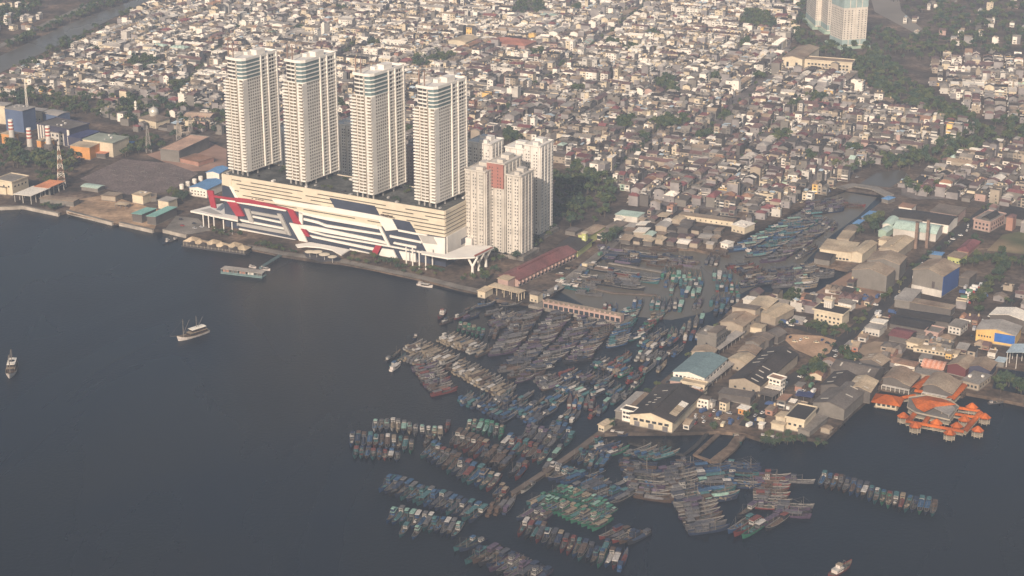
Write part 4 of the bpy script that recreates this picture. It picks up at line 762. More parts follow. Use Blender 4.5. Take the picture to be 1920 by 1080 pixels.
# far landmarks
BL('hall', 'far wide hall with a red tiled roof', (918, 78), (985, 87), (1001, 77), 9, 'hip', wall='pink', rf=rm('far_red', (.40, .17, .12)), rise=5, cat='hall', win=[('f', 2, 10)])
BL('warehouse', 'far warehouse with a rounded tan roof', (846, 76), (874, 81), (892, 71), 9, 'barrel', wall='cream', rf='cream', cat='warehouse')
BL('school_hall', 'cream gabled hall joined to the long white school', (1476, 107), (1508, 113), (1527, 90), 16, wall='cream', rf='tan', rise=3, cat='school', win=[('f', 1, 2, 3, 8, 7)])
BL('school', 'long white school block with two rows of square windows', (1509, 112), (1598, 119), (1602, 113), 13, 'flat', wall='cream', rf='tan', cat='school', parapet=True, win=[('f', 2, 12, 2.6, 2.2, 4, 4.4)])
APT = wm('pale_apartment', (.60, .54, .46)); SEA = wm('sea_green', (.30, .38, .36))
for lab, p, hh in (('pale tower with sea green top beside the far pond', ((1561.3, 74), (1577, 84.5), (1617.3, 80)), 72), ('pale tower in the middle of the far group', ((1537, 42), (1548.5, 56), (1563, 54)), 80), ('pale tower at the tree end of the far group', ((1514, 31), (1527, 47), (1538, 46)), 80)):
    cx, cy, ang, w_, d_ = place(*p, LZ + 6); t = thing('apartment_tower', lab, 'tower', (cx, cy, LZ), ang, 'far group of pale towers')
    b = MB(); b.box(0, 0, 0, w_, d_, hh); b.build('wall', APT, t)
    b = MB(); b.box(0, 0, 5, w_ + .5, d_ + .5, 7); b.build('base_band', SEA, t); b = MB(); b.box(0, 0, hh - 16, w_ + .5, d_ + .5, 16.4); b.build('top_band', SEA, t); b = MB(); b.box(0, 0, 0, w_ + 10, d_ + 10, 3.4); b.build('podium', WL['green'], t)
    for side, L in (('f', w_), ('r', d_)):
        nc = max(3, int(L / 4.5)); nf = int((hh - 30) / 3.1)
        for r_ in range(nf):
            for c_ in range(nc):
                u_ = -L / 2 + L * (c_ + .5) / nc; z = 14.5 + 3.1 * r_
                piece('window', mat('far_window', (.12, .11, .10), .4), t, (u_, -d_ / 2 - .0, z) if side == 'f' else (w_ / 2, u_, z), (1.5, .3, 1.4) if side == 'f' else (.3, 1.5, 1.4))
    for c_ in range(3): piece('rib', APT, t, (w_ / 2 + .2, -d_ / 2 + d_ * (c_ + 1) / 4, hh / 2), (.8, 1.0, hh - 2))
# ------------------------------------------------------------------ the town: thousands of small houses
def inpoly(x, y, poly):
    r = False; n_ = len(poly)
    for i in range(n_):
        x1, y1 = poly[i]; x2, y2 = poly[(i + 1) % n_]
        if (y1 > y) != (y2 > y) and x < (x2 - x1) * (y - y1) / (y2 - y1) + x1: r = not r
    return r
HW = ['white', 'cream', 'ltgrey', 'beige', 'grey', 'pink', 'dgrey', 'yellow', 'green', 'brick']; HWP = [.20, .15, .19, .14, .20, .03, .07, .006, .006, .012]
HR = ['terra', 'brown', 'beige', 'grey', 'lgrey', 'conc', 'white', 'tan', 'rust', 'maroon', 'red', 'sky', 'mint']; HRP = [.26, .15, .09, .15, .09, .09, .07, .04, .03, .02, .005, .005, .004]
FARG = mat('far_pane', (.10, .093, .088), .35, .3, .4)
SIDE = wm('party_wall', (.27, .245, .235), var=.25)
CM = [WL[k] for k in HW] + [RF[k] for k in HR] + [SIDE, GLASS, FRAME, mat('water_tank', (.55, .42, .25), .5), FARG]
iW = {k: i for i, k in enumerate(HW)}; iR = {k: len(HW) + i for i, k in enumerate(HR)}; iS, iG, iF, iT, iG2 = [len(HW) + len(HR) + k for k in range(5)]
hr = random.Random(11)
def house(w_, d_, detail, pale=0.0, seed=0):
    """returns (info, {part: MB}); front looks to -y"""
    h0 = hr; sr = random.Random(seed); fl = sr.choices([1, 2, 3, 4, 5], [.20, .50, .24, .05, .01])[0]; h = fl * 3.15 + sr.uniform(.2, .9) + hr.uniform(-.15, .15)
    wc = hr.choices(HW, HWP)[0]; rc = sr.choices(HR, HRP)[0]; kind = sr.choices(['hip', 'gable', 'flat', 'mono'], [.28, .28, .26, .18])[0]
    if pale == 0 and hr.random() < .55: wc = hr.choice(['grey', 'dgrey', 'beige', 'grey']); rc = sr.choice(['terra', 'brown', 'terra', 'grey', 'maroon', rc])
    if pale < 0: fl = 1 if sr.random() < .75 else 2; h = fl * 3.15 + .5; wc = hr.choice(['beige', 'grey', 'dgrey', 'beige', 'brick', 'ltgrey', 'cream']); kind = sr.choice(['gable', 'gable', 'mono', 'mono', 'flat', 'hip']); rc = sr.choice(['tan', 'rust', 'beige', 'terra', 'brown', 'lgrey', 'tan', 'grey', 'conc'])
    if sr.random() < pale: wc = hr.choice(['white', 'cream', 'ltgrey', 'white']); rc = sr.choice(['lgrey', 'tan', 'white', 'lgrey', 'beige', rc, rc])  # lighter paints stand in for bright haze over the far town
    if kind == 'flat' and rc in ('terra', 'brown', 'maroon', 'red'): rc = hr.choice(['conc', 'grey', 'lgrey', 'beige'])
    p = {}
    b = MB(); hx, hy = w_ / 2, d_ / 2
    b.add([(-hx, -hy, 0), (hx, -hy, 0), (hx, -hy, h), (-hx, -hy, h)], [[0, 1, 2, 3]], iW[wc])
    sd = iS if hr.random() < .55 else iW[wc]
    b.add([(-hx, hy, 0), (hx, hy, 0), (hx, hy, h), (-hx, hy, h), (-hx, -hy, 0), (hx, -hy, 0), (hx, -hy, h), (-hx, -hy, h)], [[1, 0, 3, 2], [5, 1, 2, 6], [0, 4, 7, 3]], sd)
    b.add([(-hx, -hy, h), (hx, -hy, h), (hx, hy, h), (-hx, hy, h)], [[0, 1, 2, 3]], iR['conc'])
    ax = 'x' if sr.random() < .8 else 'y'; rise = 0
    if kind == 'gable':                                    # gable walls
        rise = sr.uniform(1.5, 2.6)
        for f, v in zip(*[roof_mesh('gable', ax, w_, d_, rise, -.05, .05)] * 0 or ([], [])): pass
        wall = [(-hx, -hy), (0, -hy), (hx, -hy)] if ax == 'y' else None
        if ax == 'y':
            for yy, fl_ in ((-hy, 0), (hy, 1)): b.add([(-hx, yy, h), (hx, yy, h), (0, yy, h + rise)], [[0, 1, 2] if not fl_ else [1, 0, 2]], iW[wc])
        else:
            for xx, fl_ in ((hx, 0), (-hx, 1)): b.add([(xx, -hy, h), (xx, hy, h), (xx, 0, h + rise)], [[0, 1, 2] if not fl_ else [1, 0, 2]], sd)
    p['wall'] = b
    r = roof_mesh(kind if kind != 'flat' else 'flat', ax, w_, d_, {'hip': sr.uniform(1.6, 2.8), 'gable': rise, 'mono': .9, 'flat': 0}[kind], .5 if kind != 'flat' else .12, .25)
    r.v = [(x, y, z + h + .02) for x, y, z in r.v]; r.m = [iR[rc]] * len(r.f); p['roof'] = r
    info = dict(fl=fl, wc=wc, rc=rc, kind=kind, tank=False, canopy=False, awning=False, balcony=False)
    if kind == 'flat':
        q = MB()
        for x, y, sx, sy in ((0, -hy, w_, .25), (0, hy, w_, .25), (-hx, 0, .25, d_), (hx, 0, .25, d_)): q.box(x, y, h + .1, sx, sy, .95, iW[wc], bottom=False)
        p['parapet'] = q
        if hr.random() < .65:
            q = MB(); cw, cd = w_ * hr.uniform(.45, .95), d_ * hr.uniform(.3, .7); cy = hr.uniform(-.15, .15) * d_
            ci = iR[hr.choice(['white', 'lgrey', 'white', 'tan', 'terra', 'grey', 'sky'])]
            q.add([(-cw / 2, cy - cd / 2, h + 2.6), (cw / 2, cy - cd / 2, h + 2.6), (cw / 2, cy + cd / 2, h + 3.2), (-cw / 2, cy + cd / 2, h + 3.2), (-cw / 2, cy - cd / 2, h + 2.4), (cw / 2, cy - cd / 2, h + 2.4), (cw / 2, cy + cd / 2, h + 3.0), (-cw / 2, cy + cd / 2, h + 3.0)], [[0, 1, 2, 3], [4, 5, 1, 0], [5, 6, 2, 1], [6, 7, 3, 2], [7, 4, 0, 3]], ci)
            q.box(0, cy + cd * .2, h + .1, cw * .7, cd * .5, 2.5, iW[wc], bottom=False); p['rooftop_canopy'] = q; info['canopy'] = True
    if hr.random() < .4 and kind in ('flat', 'mono'):
        q = MB(); q.lathe([(.8, h + 1.0), (.8, h + 2.8), (.2, h + 3.1)], hr.uniform(-.3, .3) * w_, hr.uniform(0, .35) * d_, 8, iT); p['water_tank'] = q; info['tank'] = True
    q = MB(); nb = max(1, int(w_ / 3.4))
    for f_ in range(fl):
        z = f_ * 3.15 + .9
        for k in range(nb):
            x = -hx + w_ * (k + .5) / nb; ww = w_ / nb * hr.choice([.4, .5, .62])
            if not detail and hr.random() < .35: continue
            if detail: q.box(x, -hy + .02, z, ww, .16, 1.5, iG)
            else: q.add([(x - ww / 2, -hy - .07, z), (x + ww / 2, -hy - .07, z), (x + ww / 2, -hy - .07, z + 1.5), (x - ww / 2, -hy - .07, z + 1.5)], [[0, 1, 2, 3]], iG2)
        if hr.random() < .4:
            y = hr.uniform(-.3, .3) * d_; q.add([(hx + .07, y - .6, z), (hx + .07, y + .6, z), (hx + .07, y + .6, z + 1.3), (hx + .07, y - .6, z + 1.3)], [[0, 1, 2, 3]], iG)
    p['windows'] = q
    if fl > 1 and hr.random() < .55:
        q = MB()
        for f_ in range(1, fl): q.box(0, -hy - .6, f_ * 3.15 - .1, w_ * .96, 1.25, .95, iW[wc] if hr.random() < .5 else iF)
        p['balcony'] = q; info['balcony'] = True
    if hr.random() < .45:
        q = MB(); c = iR[hr.choice(['white', 'lgrey', 'tan', 'terra', 'white'])]; a0 = 2.5
        q.add([(-hx, -hy - 2.2, a0), (hx, -hy - 2.2, a0), (hx, -hy, a0 + .7), (-hx, -hy, a0 + .7), (-hx, -hy - 2.2, a0 - .15), (hx, -hy - 2.2, a0 - .15), (hx, -hy, a0 + .5), (-hx, -hy, a0 + .5)], [[0, 1, 2, 3], [4, 5, 1, 0], [5, 6, 2, 1], [7, 4, 0, 3]], c); p['awning'] = q; info['awning'] = True
    info['h'] = h
    return info, p
REG = [  # polygon (ground pixels), row angle, density
 ([(-60, 195), (0, 152), (100, 112), (250, 32), (330, -28), (540, -28), (440, 200), (420, 212), (300, 188), (190, 183), (60, 176)], R(-24), .93),
 ([(540, -28), (1500, -28), (1492, 60), (1468, 122), (1600, 142), (1640, 182), (1740, 217), (1830, 247), (1760, 277), (1700, 287), (1600, 322), (1560, 330), (1520, 352), (1400, 398), (1230, 384), (1180, 362), (1122, 333), (1046, 305), (1036, 262), (870, 262), (760, 285), (640, 275), (520, 255), (425, 212)], R(-25), .95),
 ([(1690, 350), (1740, 322), (1800, 297), (1920, 264), (1990, 250), (1990, 400), (1890, 388), (1800, 372), (1720, 374), (1690, 366)], R(-30), .9),
 ([(1750, 118), (1800, 106), (1990, 112), (1990, 232), (1870, 232), (1800, 200), (1740, 155)], R(-14), .93),
 ([(180, 200), (300, 200), (420, 225), (425, 250), (330, 262), (250, 250), (200, 232)], R(-24), .3),
 ([(1560, 640), (1600, 600), (1640, 596), (1810, 612), (1830, 640), (1800, 664), (1720, 650), (1640, 640)], R(-29), .55),
 ([(1440, 545), (1470, 552), (1500, 560), (1530, 560), (1520, 580), (1460, 575)], R(-29), .4),
 ([(1800, 395), (1990, 390), (1990, 430), (1890, 440), (1820, 445)], R(-30), .45),
 ([(1870, 540), (1990, 540), (1990, 590), (1860, 585)], R(-29), .6),
 ([(1215, 752), (1310, 672), (1352, 612), (1400, 566), (1470, 556), (1540, 552), (1600, 516), (1700, 522), (1800, 560), (1850, 590), (1890, 640), (1850, 715), (1700, 728), (1640, 728), (1550, 812), (1440, 803), (1330, 800), (1190, 800)], R(-29), .5),
 ([(-60, 15), (90, 15), (70, 60), (-60, 75)], R(-24), .22), ([(1640, -25), (1990, -25), (1990, 100), (1790, 100), (1700, 62)], R(-20), .05),
 ([(1175, 372), (1235, 388), (1400, 404), (1540, 350), (1590, 332), (1580, 348), (1470, 400), (1395, 428), (1240, 404), (1185, 398)], R(-25), .4), ([(1100, 445), (1140, 415), (1185, 400), (1225, 402), (1180, 435), (1130, 462)], R(-29), .4)]
STREETS = [((960, 195), (1220, 5), 7), ((1307, 269), (1430, 152), 7), ((1430, 152), (1510, 80), 7), ((930, 250), (960, 195), 6), ((1385, 300), (1500, 185), 4), ((620, 130), (760, -10), 5), ((1150, 330), (1230, 255), 5), ((330, 180), (480, 20), 5), ((1400, 800), (1460, 725), 8), ((1460, 725), (1520, 690), 8), ((1520, 690), (1585, 635), 8), ((1585, 635), (1715, 505), 8), ((1715, 505), (1860, 385), 8), ((1130, 808), (1205, 752), 5), ((1205, 752), (1305, 668), 5), ((1832, 640), (1900, 560), 7), ((1345, 620), (1420, 600), 6), ((1420, 600), (1500, 615), 6), ((1500, 615), (1585, 640), 6)]
SG = [(np.array(at(*a)), np.array(at(*b_)), w_) for a, b_, w_ in STREETS]
def onstreet(x, y):
    p = np.array((x, y))
    for a, b_, w_ in SG:
        d = b_ - a; t_ = max(0, min(1, (p - a) @ d / (d @ d)))
        if np.linalg.norm(a + d * t_ - p) < w_: return True
    return False
CLUMPS = [(270, 122, 26), (335, 168, 16), (180, 100, 10), (1243, 160, 20), (1262, 170, 14), (1340, 150, 14), (1415, 40, 30), (1440, 48, 20), (830, 112, 22), (790, 120, 18), (700, 88, 9), (990, 18, 30), (1010, 105, 14), (1175, 235, 20), (1245, 238, 24), (1275, 232, 16), (1180, 95, 12), (1225, 70, 12), (640, 205, 14), (760, 250, 12),
  (1320, 262, 12), (1465, 262, 18), (1530, 190, 18), (1490, 200, 12), (960, 260, 18), (1085, 175, 14), (1395, 85, 12), (1150, 85, 14), (560, 60, 9), (1205, 262, 10), (1365, 225, 12), (1425, 150, 10), (500, 200, 8), (1600, 285, 12), (1520, 300, 10), (1660, 300, 9), (640, 20, 8), (1080, 20, 10)]
def inclump(px, py): return any(((px - cx) / r_) ** 2 + ((py - cy) / (r_ * .55)) ** 2 < 1 for cx, cy, r_ in CLUMPS)
hs = []
def cellrot(x, y): return ((int(x // 130) * 73856093) ^ (int(y // 150) * 19349663)) % 100 < 36
for poly, ang, dens, ps in [(a_, b_ + (pi / 2 if k_ else 0), c_, k_) for a_, b_, c_ in REG for k_ in (0, 1)]:
    g = [at(*p) for p in poly]; ca, sa = cos(ang), sin(ang)
    uv = [(x * ca + y * sa, -x * sa + y * ca) for x, y in g]
    v = min(q[1] for q in uv); row = 0
    while v < max(q[1] for q in uv):
        lot = hr.uniform(9.0, 13.0) if poly is not REG[-1][0] else hr.uniform(8, 12); sd_ = hr.random(); dd_ = lot * hr.uniform(.8, 1.0); u_ = min(q[0] for q in uv) + hr.uniform(0, 20); nxt = hr.uniform(60, 120); cnt = 0
        while u_ < max(q[0] for q in uv):
            fw = hr.choices([4.2, 5.2, 6.2, 7.6, 10, 15], [.18, .29, .26, .16, .08, .03])[0] * hr.uniform(.9, 1.1); uc = u_ + fw / 2; vc = v + lot / 2
            x, y = uc * ca - vc * sa, uc * sa + vc * ca; px, py = pix((x, y, LZ))
            u_ += fw + (hr.uniform(.0, .35)); cnt += fw
            if cnt > nxt: u_ += hr.uniform(3.5, 6); cnt = 0; nxt = hr.uniform(50, 120)
            if (uc + 7 * sin(vc * .011)) % 92 < 6.5: continue
            if not (-60 < px < 1985 and py > -26) or not inpoly(px, py, poly) or hr.random() > dens or cellrot(x + 25 * sin(y * .02), y + 25 * sin(x * .017)) != bool(ps): continue
            if py > 500 and px < 1880 and (inpoly(px, py, [(1460, 628), (1490, 622), (1575, 636), (1535, 676), (1485, 658)]) or inpoly(px, py, [(1295, 762), (1330, 760), (1400, 775), (1405, 800), (1300, 800)]) or inpoly(px, py, [(1500, 590), (1625, 585), (1610, 630), (1560, 642), (1500, 620)])): continue
            if onstreet(x, y) or occupied(x, y, 4) or inclump(px, py): continue
            if hr.random() < .46: sd_ = hr.random(); dd_ = lot * hr.uniform(.78, 1.0)
            d_ = dd_
            hs.append((y, x, y, ang + (pi if row % 2 and hr.random() < .3 else 0) - (pi if ps and hr.random() < .5 else 0) + hr.gauss(0, .045), fw, d_, px, py, sd_))
        v += lot + (.4 if row % 2 == 0 else hr.uniform(3.2, 5.2)); row += 1
hs.sort(key=lambda q: q[0])
AV, AF, AM, off = [], [], [], 0
NUM = ['', 'one-storey', 'two-storey', 'three-storey', 'four-storey', 'five-storey']
WN = dict(white='white', cream='cream', ltgrey='pale grey', beige='beige', grey='grey', pink='pink', dgrey='dark grey', yellow='yellow', green='green', brick='brick red')
RN = dict(terra='terracotta', brown='brown', beige='beige', grey='grey', lgrey='light grey', conc='concrete', white='white', tan='tan', rust='rusty', maroon='maroon', red='red', sky='pale blue', mint='mint')
def where(px, py):
    if py > 540: return 'among the quay warehouses' if px < 1430 else 'near the coastal sheds' if py > 655 and px < 1660 else 'beside the restaurant halls' if py > 655 else 'around the bare lot' if px < 1610 else 'near the market roofs'
    if px > 1680 and py > 380: return 'by the pink mansion'
    if px > 1690 and py > 260: return 'beyond the canal trees' if py < 330 else 'by the avenue'
    if px > 1540: return 'near the river bridge'
    if px > 1440: return 'above the river road'
    if px > 1330: return 'behind the shipyard houses'
    if px > 1240: return 'facing the shipyard wall'
    if px > 1130: return 'near the mint roofed hall'
    return 'behind the slab blocks'
GR = 'houses on the near edge of the town'; nind = 0
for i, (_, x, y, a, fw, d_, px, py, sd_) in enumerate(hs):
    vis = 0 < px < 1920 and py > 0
    info, parts = house(fw, d_, nind < 300 and vis, max(0, min(.85, (200 - py) / 170)) * (1 if px < 1250 else max(.15, 1 - (px - 1250) / 350)) if py < 500 else -1, sd_)  # paleness grows with distance, haze put into the paint colours
    if nind < 300 and vis:
        nind += 1
        ex = [e for e, k in (('rooftop canopy', 'canopy'), ('balconies', 'balcony'), ('street awning', 'awning'), ('roof tank', 'tank')) if info[k]]
        lab = '%s %s house, %s %s roof%s, %s' % (NUM[info['fl']], WN[info['wc']], RN[info['rc']], {'hip': 'hipped', 'gable': 'gabled', 'flat': 'flat', 'mono': 'sloping'}[info['kind']], (' with ' + ex[0]) if ex else '', where(px, py))
        t = thing('town_house', lab, 'house', (x, y, LZ), a, GR)
        for nm, q in parts.items():
            if not q.v: continue
            if nm == 'windows':
                for k in range(0, len(q.v), 8): pass
                q2 = {}
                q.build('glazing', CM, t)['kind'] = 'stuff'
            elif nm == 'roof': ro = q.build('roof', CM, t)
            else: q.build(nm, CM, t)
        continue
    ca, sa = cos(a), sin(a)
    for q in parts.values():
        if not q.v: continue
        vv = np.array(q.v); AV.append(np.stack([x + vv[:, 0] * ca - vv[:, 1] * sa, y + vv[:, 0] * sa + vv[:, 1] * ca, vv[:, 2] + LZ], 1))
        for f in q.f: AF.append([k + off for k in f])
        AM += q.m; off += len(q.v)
me = bpy.data.meshes.new('town'); me.from_pydata(np.concatenate(AV).tolist(), [], AF)
for m in CM: me.materials.append(m)
me.polygons.foreach_set('material_index', AM); me.update()
o = setting(link('far_houses', me), 'stuff'); o['label'] = 'dense far town of low houses stretching to the top'; o['category'] = 'houses'
print('HOUSES', len(hs), 'ind', nind, 'faces', len(AF))
# ------------------------------------------------------------------ trees
def leaf_mat(name, c, c2):
    m = bpy.data.materials.new(name); m.use_nodes = True; n = m.node_tree; b = n.nodes['Principled BSDF']; b.inputs['Roughness'].default_value = .8; b.inputs['Specular IOR Level'].default_value = .15
    g = n.nodes.new('ShaderNodeNewGeometry'); f, _ = noise_fac(n, .12, .35, .65, 3, 0, g.outputs['Position'])
    mx = n.nodes.new('ShaderNodeMix'); mx.data_type = 'RGBA'; mx.inputs['A'].default_value = (*c, 1); mx.inputs['B'].default_value = (*c2, 1)
    n.links.new(f, mx.inputs['Factor']); n.links.new(mx.outputs['Result'], b.inputs['Base Color']); return m
LEAF = [leaf_mat('leaf_dark', (.032, .054, .024), (.075, .095, .036)), leaf_mat('leaf_mid', (.048, .075, .028), (.11, .115, .045)), leaf_mat('leaf_blue', (.030, .055, .034), (.06, .085, .045))]
BARK = mat('bark', (.11, .085, .06), .95)
tr = np.random.default_rng(5)
def crown(nclump, nleaf, rx, rz, zc, size):
    V, F = [], []
    for _ in range(nclump):
        d = tr.normal(size=3); d /= np.linalg.norm(d); d[2] = abs(d[2]) * .9 - .25
        c = d * np.array((rx, rx, rz)) * tr.uniform(.45, .9); cr = rx * tr.uniform(.28, .48)
        for _ in range(nleaf):
            e = tr.normal(size=3); e /= np.linalg.norm(e); p = c + e * cr * tr.uniform(.55, 1.0); p[2] += zc
            nrm = e + tr.normal(size=3) * .5; nrm /= np.linalg.norm(nrm); u = np.cross(nrm, (.3, .2, .9)); u /= np.linalg.norm(u); v = np.cross(nrm, u); s = size * tr.uniform(.6, 1.2); s2 = s * tr.uniform(.55, .9)
            k = len(V); V += [p - u * s - v * s2 * .3, p + v * s2 * -.8, p + u * s - v * s2 * .2, p + v * s2]; F.append([k, k + 1, k + 2, k + 3])
    return np.array(V), F
def mk_tree(i, lo=False):
    rx = 4.2 + .5 * (i % 3); V, F = crown(11 if not lo else 8, 26 if not lo else 13, rx, 3.0 + .5 * (i % 2), 6.0, .75 if not lo else 1.15)
    tm = MB(); tm.tube((0, 0, -.3), (.2, .1, 3.4), .38, .26, 6)
    for k in range(4):
        a = k * 1.6 + i; tm.tube((.2, .1, 3.0), (2.2 * cos(a), 2.2 * sin(a), 6.2), .2, .07, 5)
    return V, F, tm
TREES = []
for i in range(6):
    V, F, tm = mk_tree(i); cm = bpy.data.meshes.new('crown'); cm.from_pydata(V.tolist(), [], F); cm.materials.append(LEAF[i % 3]); cm.update()
    TREES.append((cm, tm.mesh('trunk', [BARK])))
LOW = [mk_tree(i, True) for i in range(5)]
TREG = [  # polygon, count, label, group
 ([(1042, 335), (1090, 312), (1130, 338), (1160, 385), (1112, 418), (1062, 428), (1044, 420)], 52, 'broad dark tree in the grove beside the slab blocks', 'grove beside the slab blocks'),
 ([(890, 500), (925, 480), (1020, 430), (1050, 425), (1000, 470), (945, 510), (915, 535), (890, 530)], 18, 'tree between the slab blocks and the red market', 'trees by the red market'),
 ([(1120, 452), (1150, 425), (1170, 420), (1160, 440), (1135, 462)], 8, 'tree at the shipyard road by the white framed house', 'trees at the shipyard road'),
 ([(1508, 608), (1522, 592), (1600, 594), (1626, 588), (1608, 626), (1562, 638), (1504, 618)], 32, 'dense dark tree below the yellow parapet building', 'trees round the yellow parapet building'),
 ([(1602, 432), (1640, 405), (1656, 415), (1640, 440), (1612, 452)], 15, 'dark tree on the bank behind the blue roofs', 'trees on the river bank'),
 ([(1822, 568), (1868, 500), (1888, 508), (1862, 560), (1836, 592)], 22, 'tree in the tall row beside the truck park', 'row of trees by the truck park'),
 ([(1780, 500), (1830, 450), (1850, 480), (1960, 490), (1960, 510), (1880, 500), (1830, 500)], 22, 'dark tree round the sports field', 'trees round the sports field'),
 ([(1425, 814), (1450, 808), (1550, 824), (1546, 834), (1432, 830)], 30, 'low mangrove bush on the water edge below the cream block', 'mangroves on the point'),
 ([(1858, 722), (1885, 716), (1960, 735), (1960, 752), (1880, 742)], 16, 'bushy tree on the pond bank by the orange restaurant', 'trees on the pond bank'),
 ([(1576, 672), (1606, 674), (1606, 684), (1580, 682)], 7, 'dark round tree behind the coastal sheds', 'trees behind the coastal sheds'),
 ([(1498, 708), (1530, 684), (1545, 700), (1520, 725)], 12, 'scrubby tree along the main road verge', 'trees on the road verge'),
 ([(1462, 570), (1480, 560), (1500, 566), (1490, 580)], 7, 'round tree near the cream double roofed shed', 'trees near the cream shed'),
 ([(462, 456), (560, 470), (560, 478), (530, 474), (470, 462)], 18, 'small green tree on the mall promenade near the jetty', 'trees on the mall promenade'),
 ([(650, 480), (700, 484), (800, 505), (890, 518), (900, 535), (860, 530), (760, 514), (650, 492)], 36, 'small dull tree on the promenade by the mall columns', 'trees by the mall columns'),
 ([(395, 428), (440, 436), (460, 450), (430, 447), (400, 440)], 10, 'low shrub tree under the left mall canopy', 'trees under the mall canopy'),
 ([(318, 372), (345, 366), (362, 375), (350, 385), (325, 384)], 8, 'dark round tree in front of the blue roofed shed', 'trees before the blue roofed shed'),
 ([(60, 385), (110, 382), (130, 392), (110, 398), (70, 390)], 10, 'dark low tree on the sea wall', 'trees on the sea wall'),
 ([(40, 345), (62, 330), (110, 325), (140, 345), (80, 348)], 12, 'dark tree near the lattice mast', 'trees near the lattice mast'),
 ([(1320, 806), (1345, 800), (1340, 812)], 3, 'small tree on the pond bank by the truck yard', 'trees by the truck yard')]
FREG = [([(1600, 122), (1655, 108), (1720, 168), (1790, 208), (1850, 243), (1920, 215), (1990, 205), (1990, 262), (1850, 282), (1770, 312), (1700, 325), (1640, 318), (1700, 290), (1795, 262), (1730, 217), (1650, 188), (1600, 142)], 420),
 ([(1480, 60), (1500, 40), (1560, 90), (1640, 60), (1720, 72), (1760, 20), (1990, 5), (1990, 108), (1800, 102), (1740, 118), (1660, 108), (1600, 120), (1500, 90)], 420), ([(1640, -25), (1990, -25), (1990, 5), (1760, 20), (1700, 30)], 90),
 ([(1450, -25), (1510, -25), (1512, 40), (1480, 60)], 40), ([(0, 172), (60, 176), (190, 184), (300, 192), (420, 218), (424, 285), (395, 255), (330, 248), (200, 228), (0, 196)], 170), ([(150, 270), (330, 262), (300, 285), (220, 296), (160, 300), (130, 292)], 60), ([(0, 262), (60, 290), (150, 300), (130, 330), (60, 320), (0, 318)], 80),
 ([(-60, -25), (150, -25), (0, 58), (-60, 88)], 240), ([(-60, 118), (0, 92), (195, 2), (236, 5), (130, 42), (0, 102), (-60, 130)], 110), ([(-40, 172), (80, 104), (250, 20), (258, 26), (90, 116), (-40, 185)], 60),
 ([(1042, 335), (1095, 308), (1140, 345), (1170, 392), (1112, 425), (1058, 440), (1030, 440)], 70), ([(1690, 350), (1740, 345), (1790, 360), (1760, 372), (1700, 366)], 14), ([(1560, 318), (1620, 300), (1650, 310), (1600, 330)], 14)]
def sample(poly):
    g = [at(*p) for p in poly]; x0, x1, y0, y1 = min(q[0] for q in g), max(q[0] for q in g), min(q[1] for q in g), max(q[1] for q in g)
    for _ in range(400):
        x, y = tr.uniform(x0, x1), tr.uniform(y0, y1)
        if inpoly(x, y, g): return x, y
    return x, y
ntree = 0
for k in range(46):                                        # roof garden of the mall
    x_, y_ = float(tr.uniform(4, MW - 4)), float(tr.choice([tr.uniform(3, 9), tr.uniform(16, 47), tr.uniform(30, 47)]))
    p = mA + mu_ * x_ + mn * y_; cm, tm = TREES[int(tr.integers(0, 6))]; s = float(tr.uniform(.35, .6))
    if any(abs((np.array(at(*q, 58)) - mA) @ mu_ - 14 - x_) < 20 for q in ((465, 324), (575, 343), (701.4, 367), (818.3, 383))) and y_ > 4: continue
    t = thing('roof_garden_tree', 'small tree in the roof garden between the mall towers', 'tree', (p[0], p[1], MZ - .1), float(tr.uniform(0, 6)), 'roof garden trees'); t.scale = (s * 1.2, s * 1.2, s); link('crown', cm, t); link('trunk', tm, t)
KINDW = ['', ', rather small', ', taller than most', ', wide and low']
for poly, cnt, lab, grp in TREG:
    man = 'mangrove' in lab; small = 'small' in lab or 'shrub' in lab or 'low' in lab or man
    for k in range(cnt):
        for _ in range(12):
            x, y = sample(poly)
            if not occupied(x, y, 1.5): break
        else: continue
        kd = int(tr.integers(0, 4)); s = float(tr.uniform(.7, 1.1)) * (.62 if small else 1.0) * (1, .8, 1.15, 1)[kd]
        cm, tm = TREES[int(tr.integers(0, 6))]
        t = thing('mangrove' if man else 'tree', lab + KINDW[kd], 'tree', (x, y, LZ - (2.2 if man else 0)), float(tr.uniform(0, 6.28)), grp); t.scale = (s * (1.15 if kd == 3 else 1), s * (1.15 if kd == 3 else 1), s * (1.15 if kd == 2 else .95) * (.8 if man else 1))
        link('crown', cm, t); link('trunk', tm, t); ntree += 1
FV, FF, FMi, off = [], [], [], 0
def far_tree(x, y, s):
    global off
    V, F, tm = LOW[int(tr.integers(0, 5))]; a = tr.uniform(0, 6.28); ca, sa = cos(a) * s, sin(a) * s
    for vv, ff, mi in ((V, F, int(tr.integers(0, 3))), (np.array(tm.v), tm.f, 3)):
        FV.append(np.stack([x + vv[:, 0] * ca - vv[:, 1] * sa, y + vv[:, 0] * sa + vv[:, 1] * ca, LZ + vv[:, 2] * s], 1)); FF.extend([[q + off for q in f] for f in ff]); FMi.extend([mi] * len(ff)); off += len(vv)
for poly, cnt in FREG:
    for k in range(cnt):
        x, y = sample(poly)
        if occupied(x, y, 1): continue
        far_tree(x, y, tr.uniform(.8, 1.45))
for cx, cy, r_ in CLUMPS:
    for k in range(int(r_ * r_ * .055) + 3):
        a, q = tr.uniform(0, 6.28), sqrt(tr.uniform(0, 1)); x, y = at(cx + r_ * q * cos(a), cy + r_ * .55 * q * sin(a))
        if not occupied(x, y, 1): far_tree(x, y, tr.uniform(.75, 1.3))
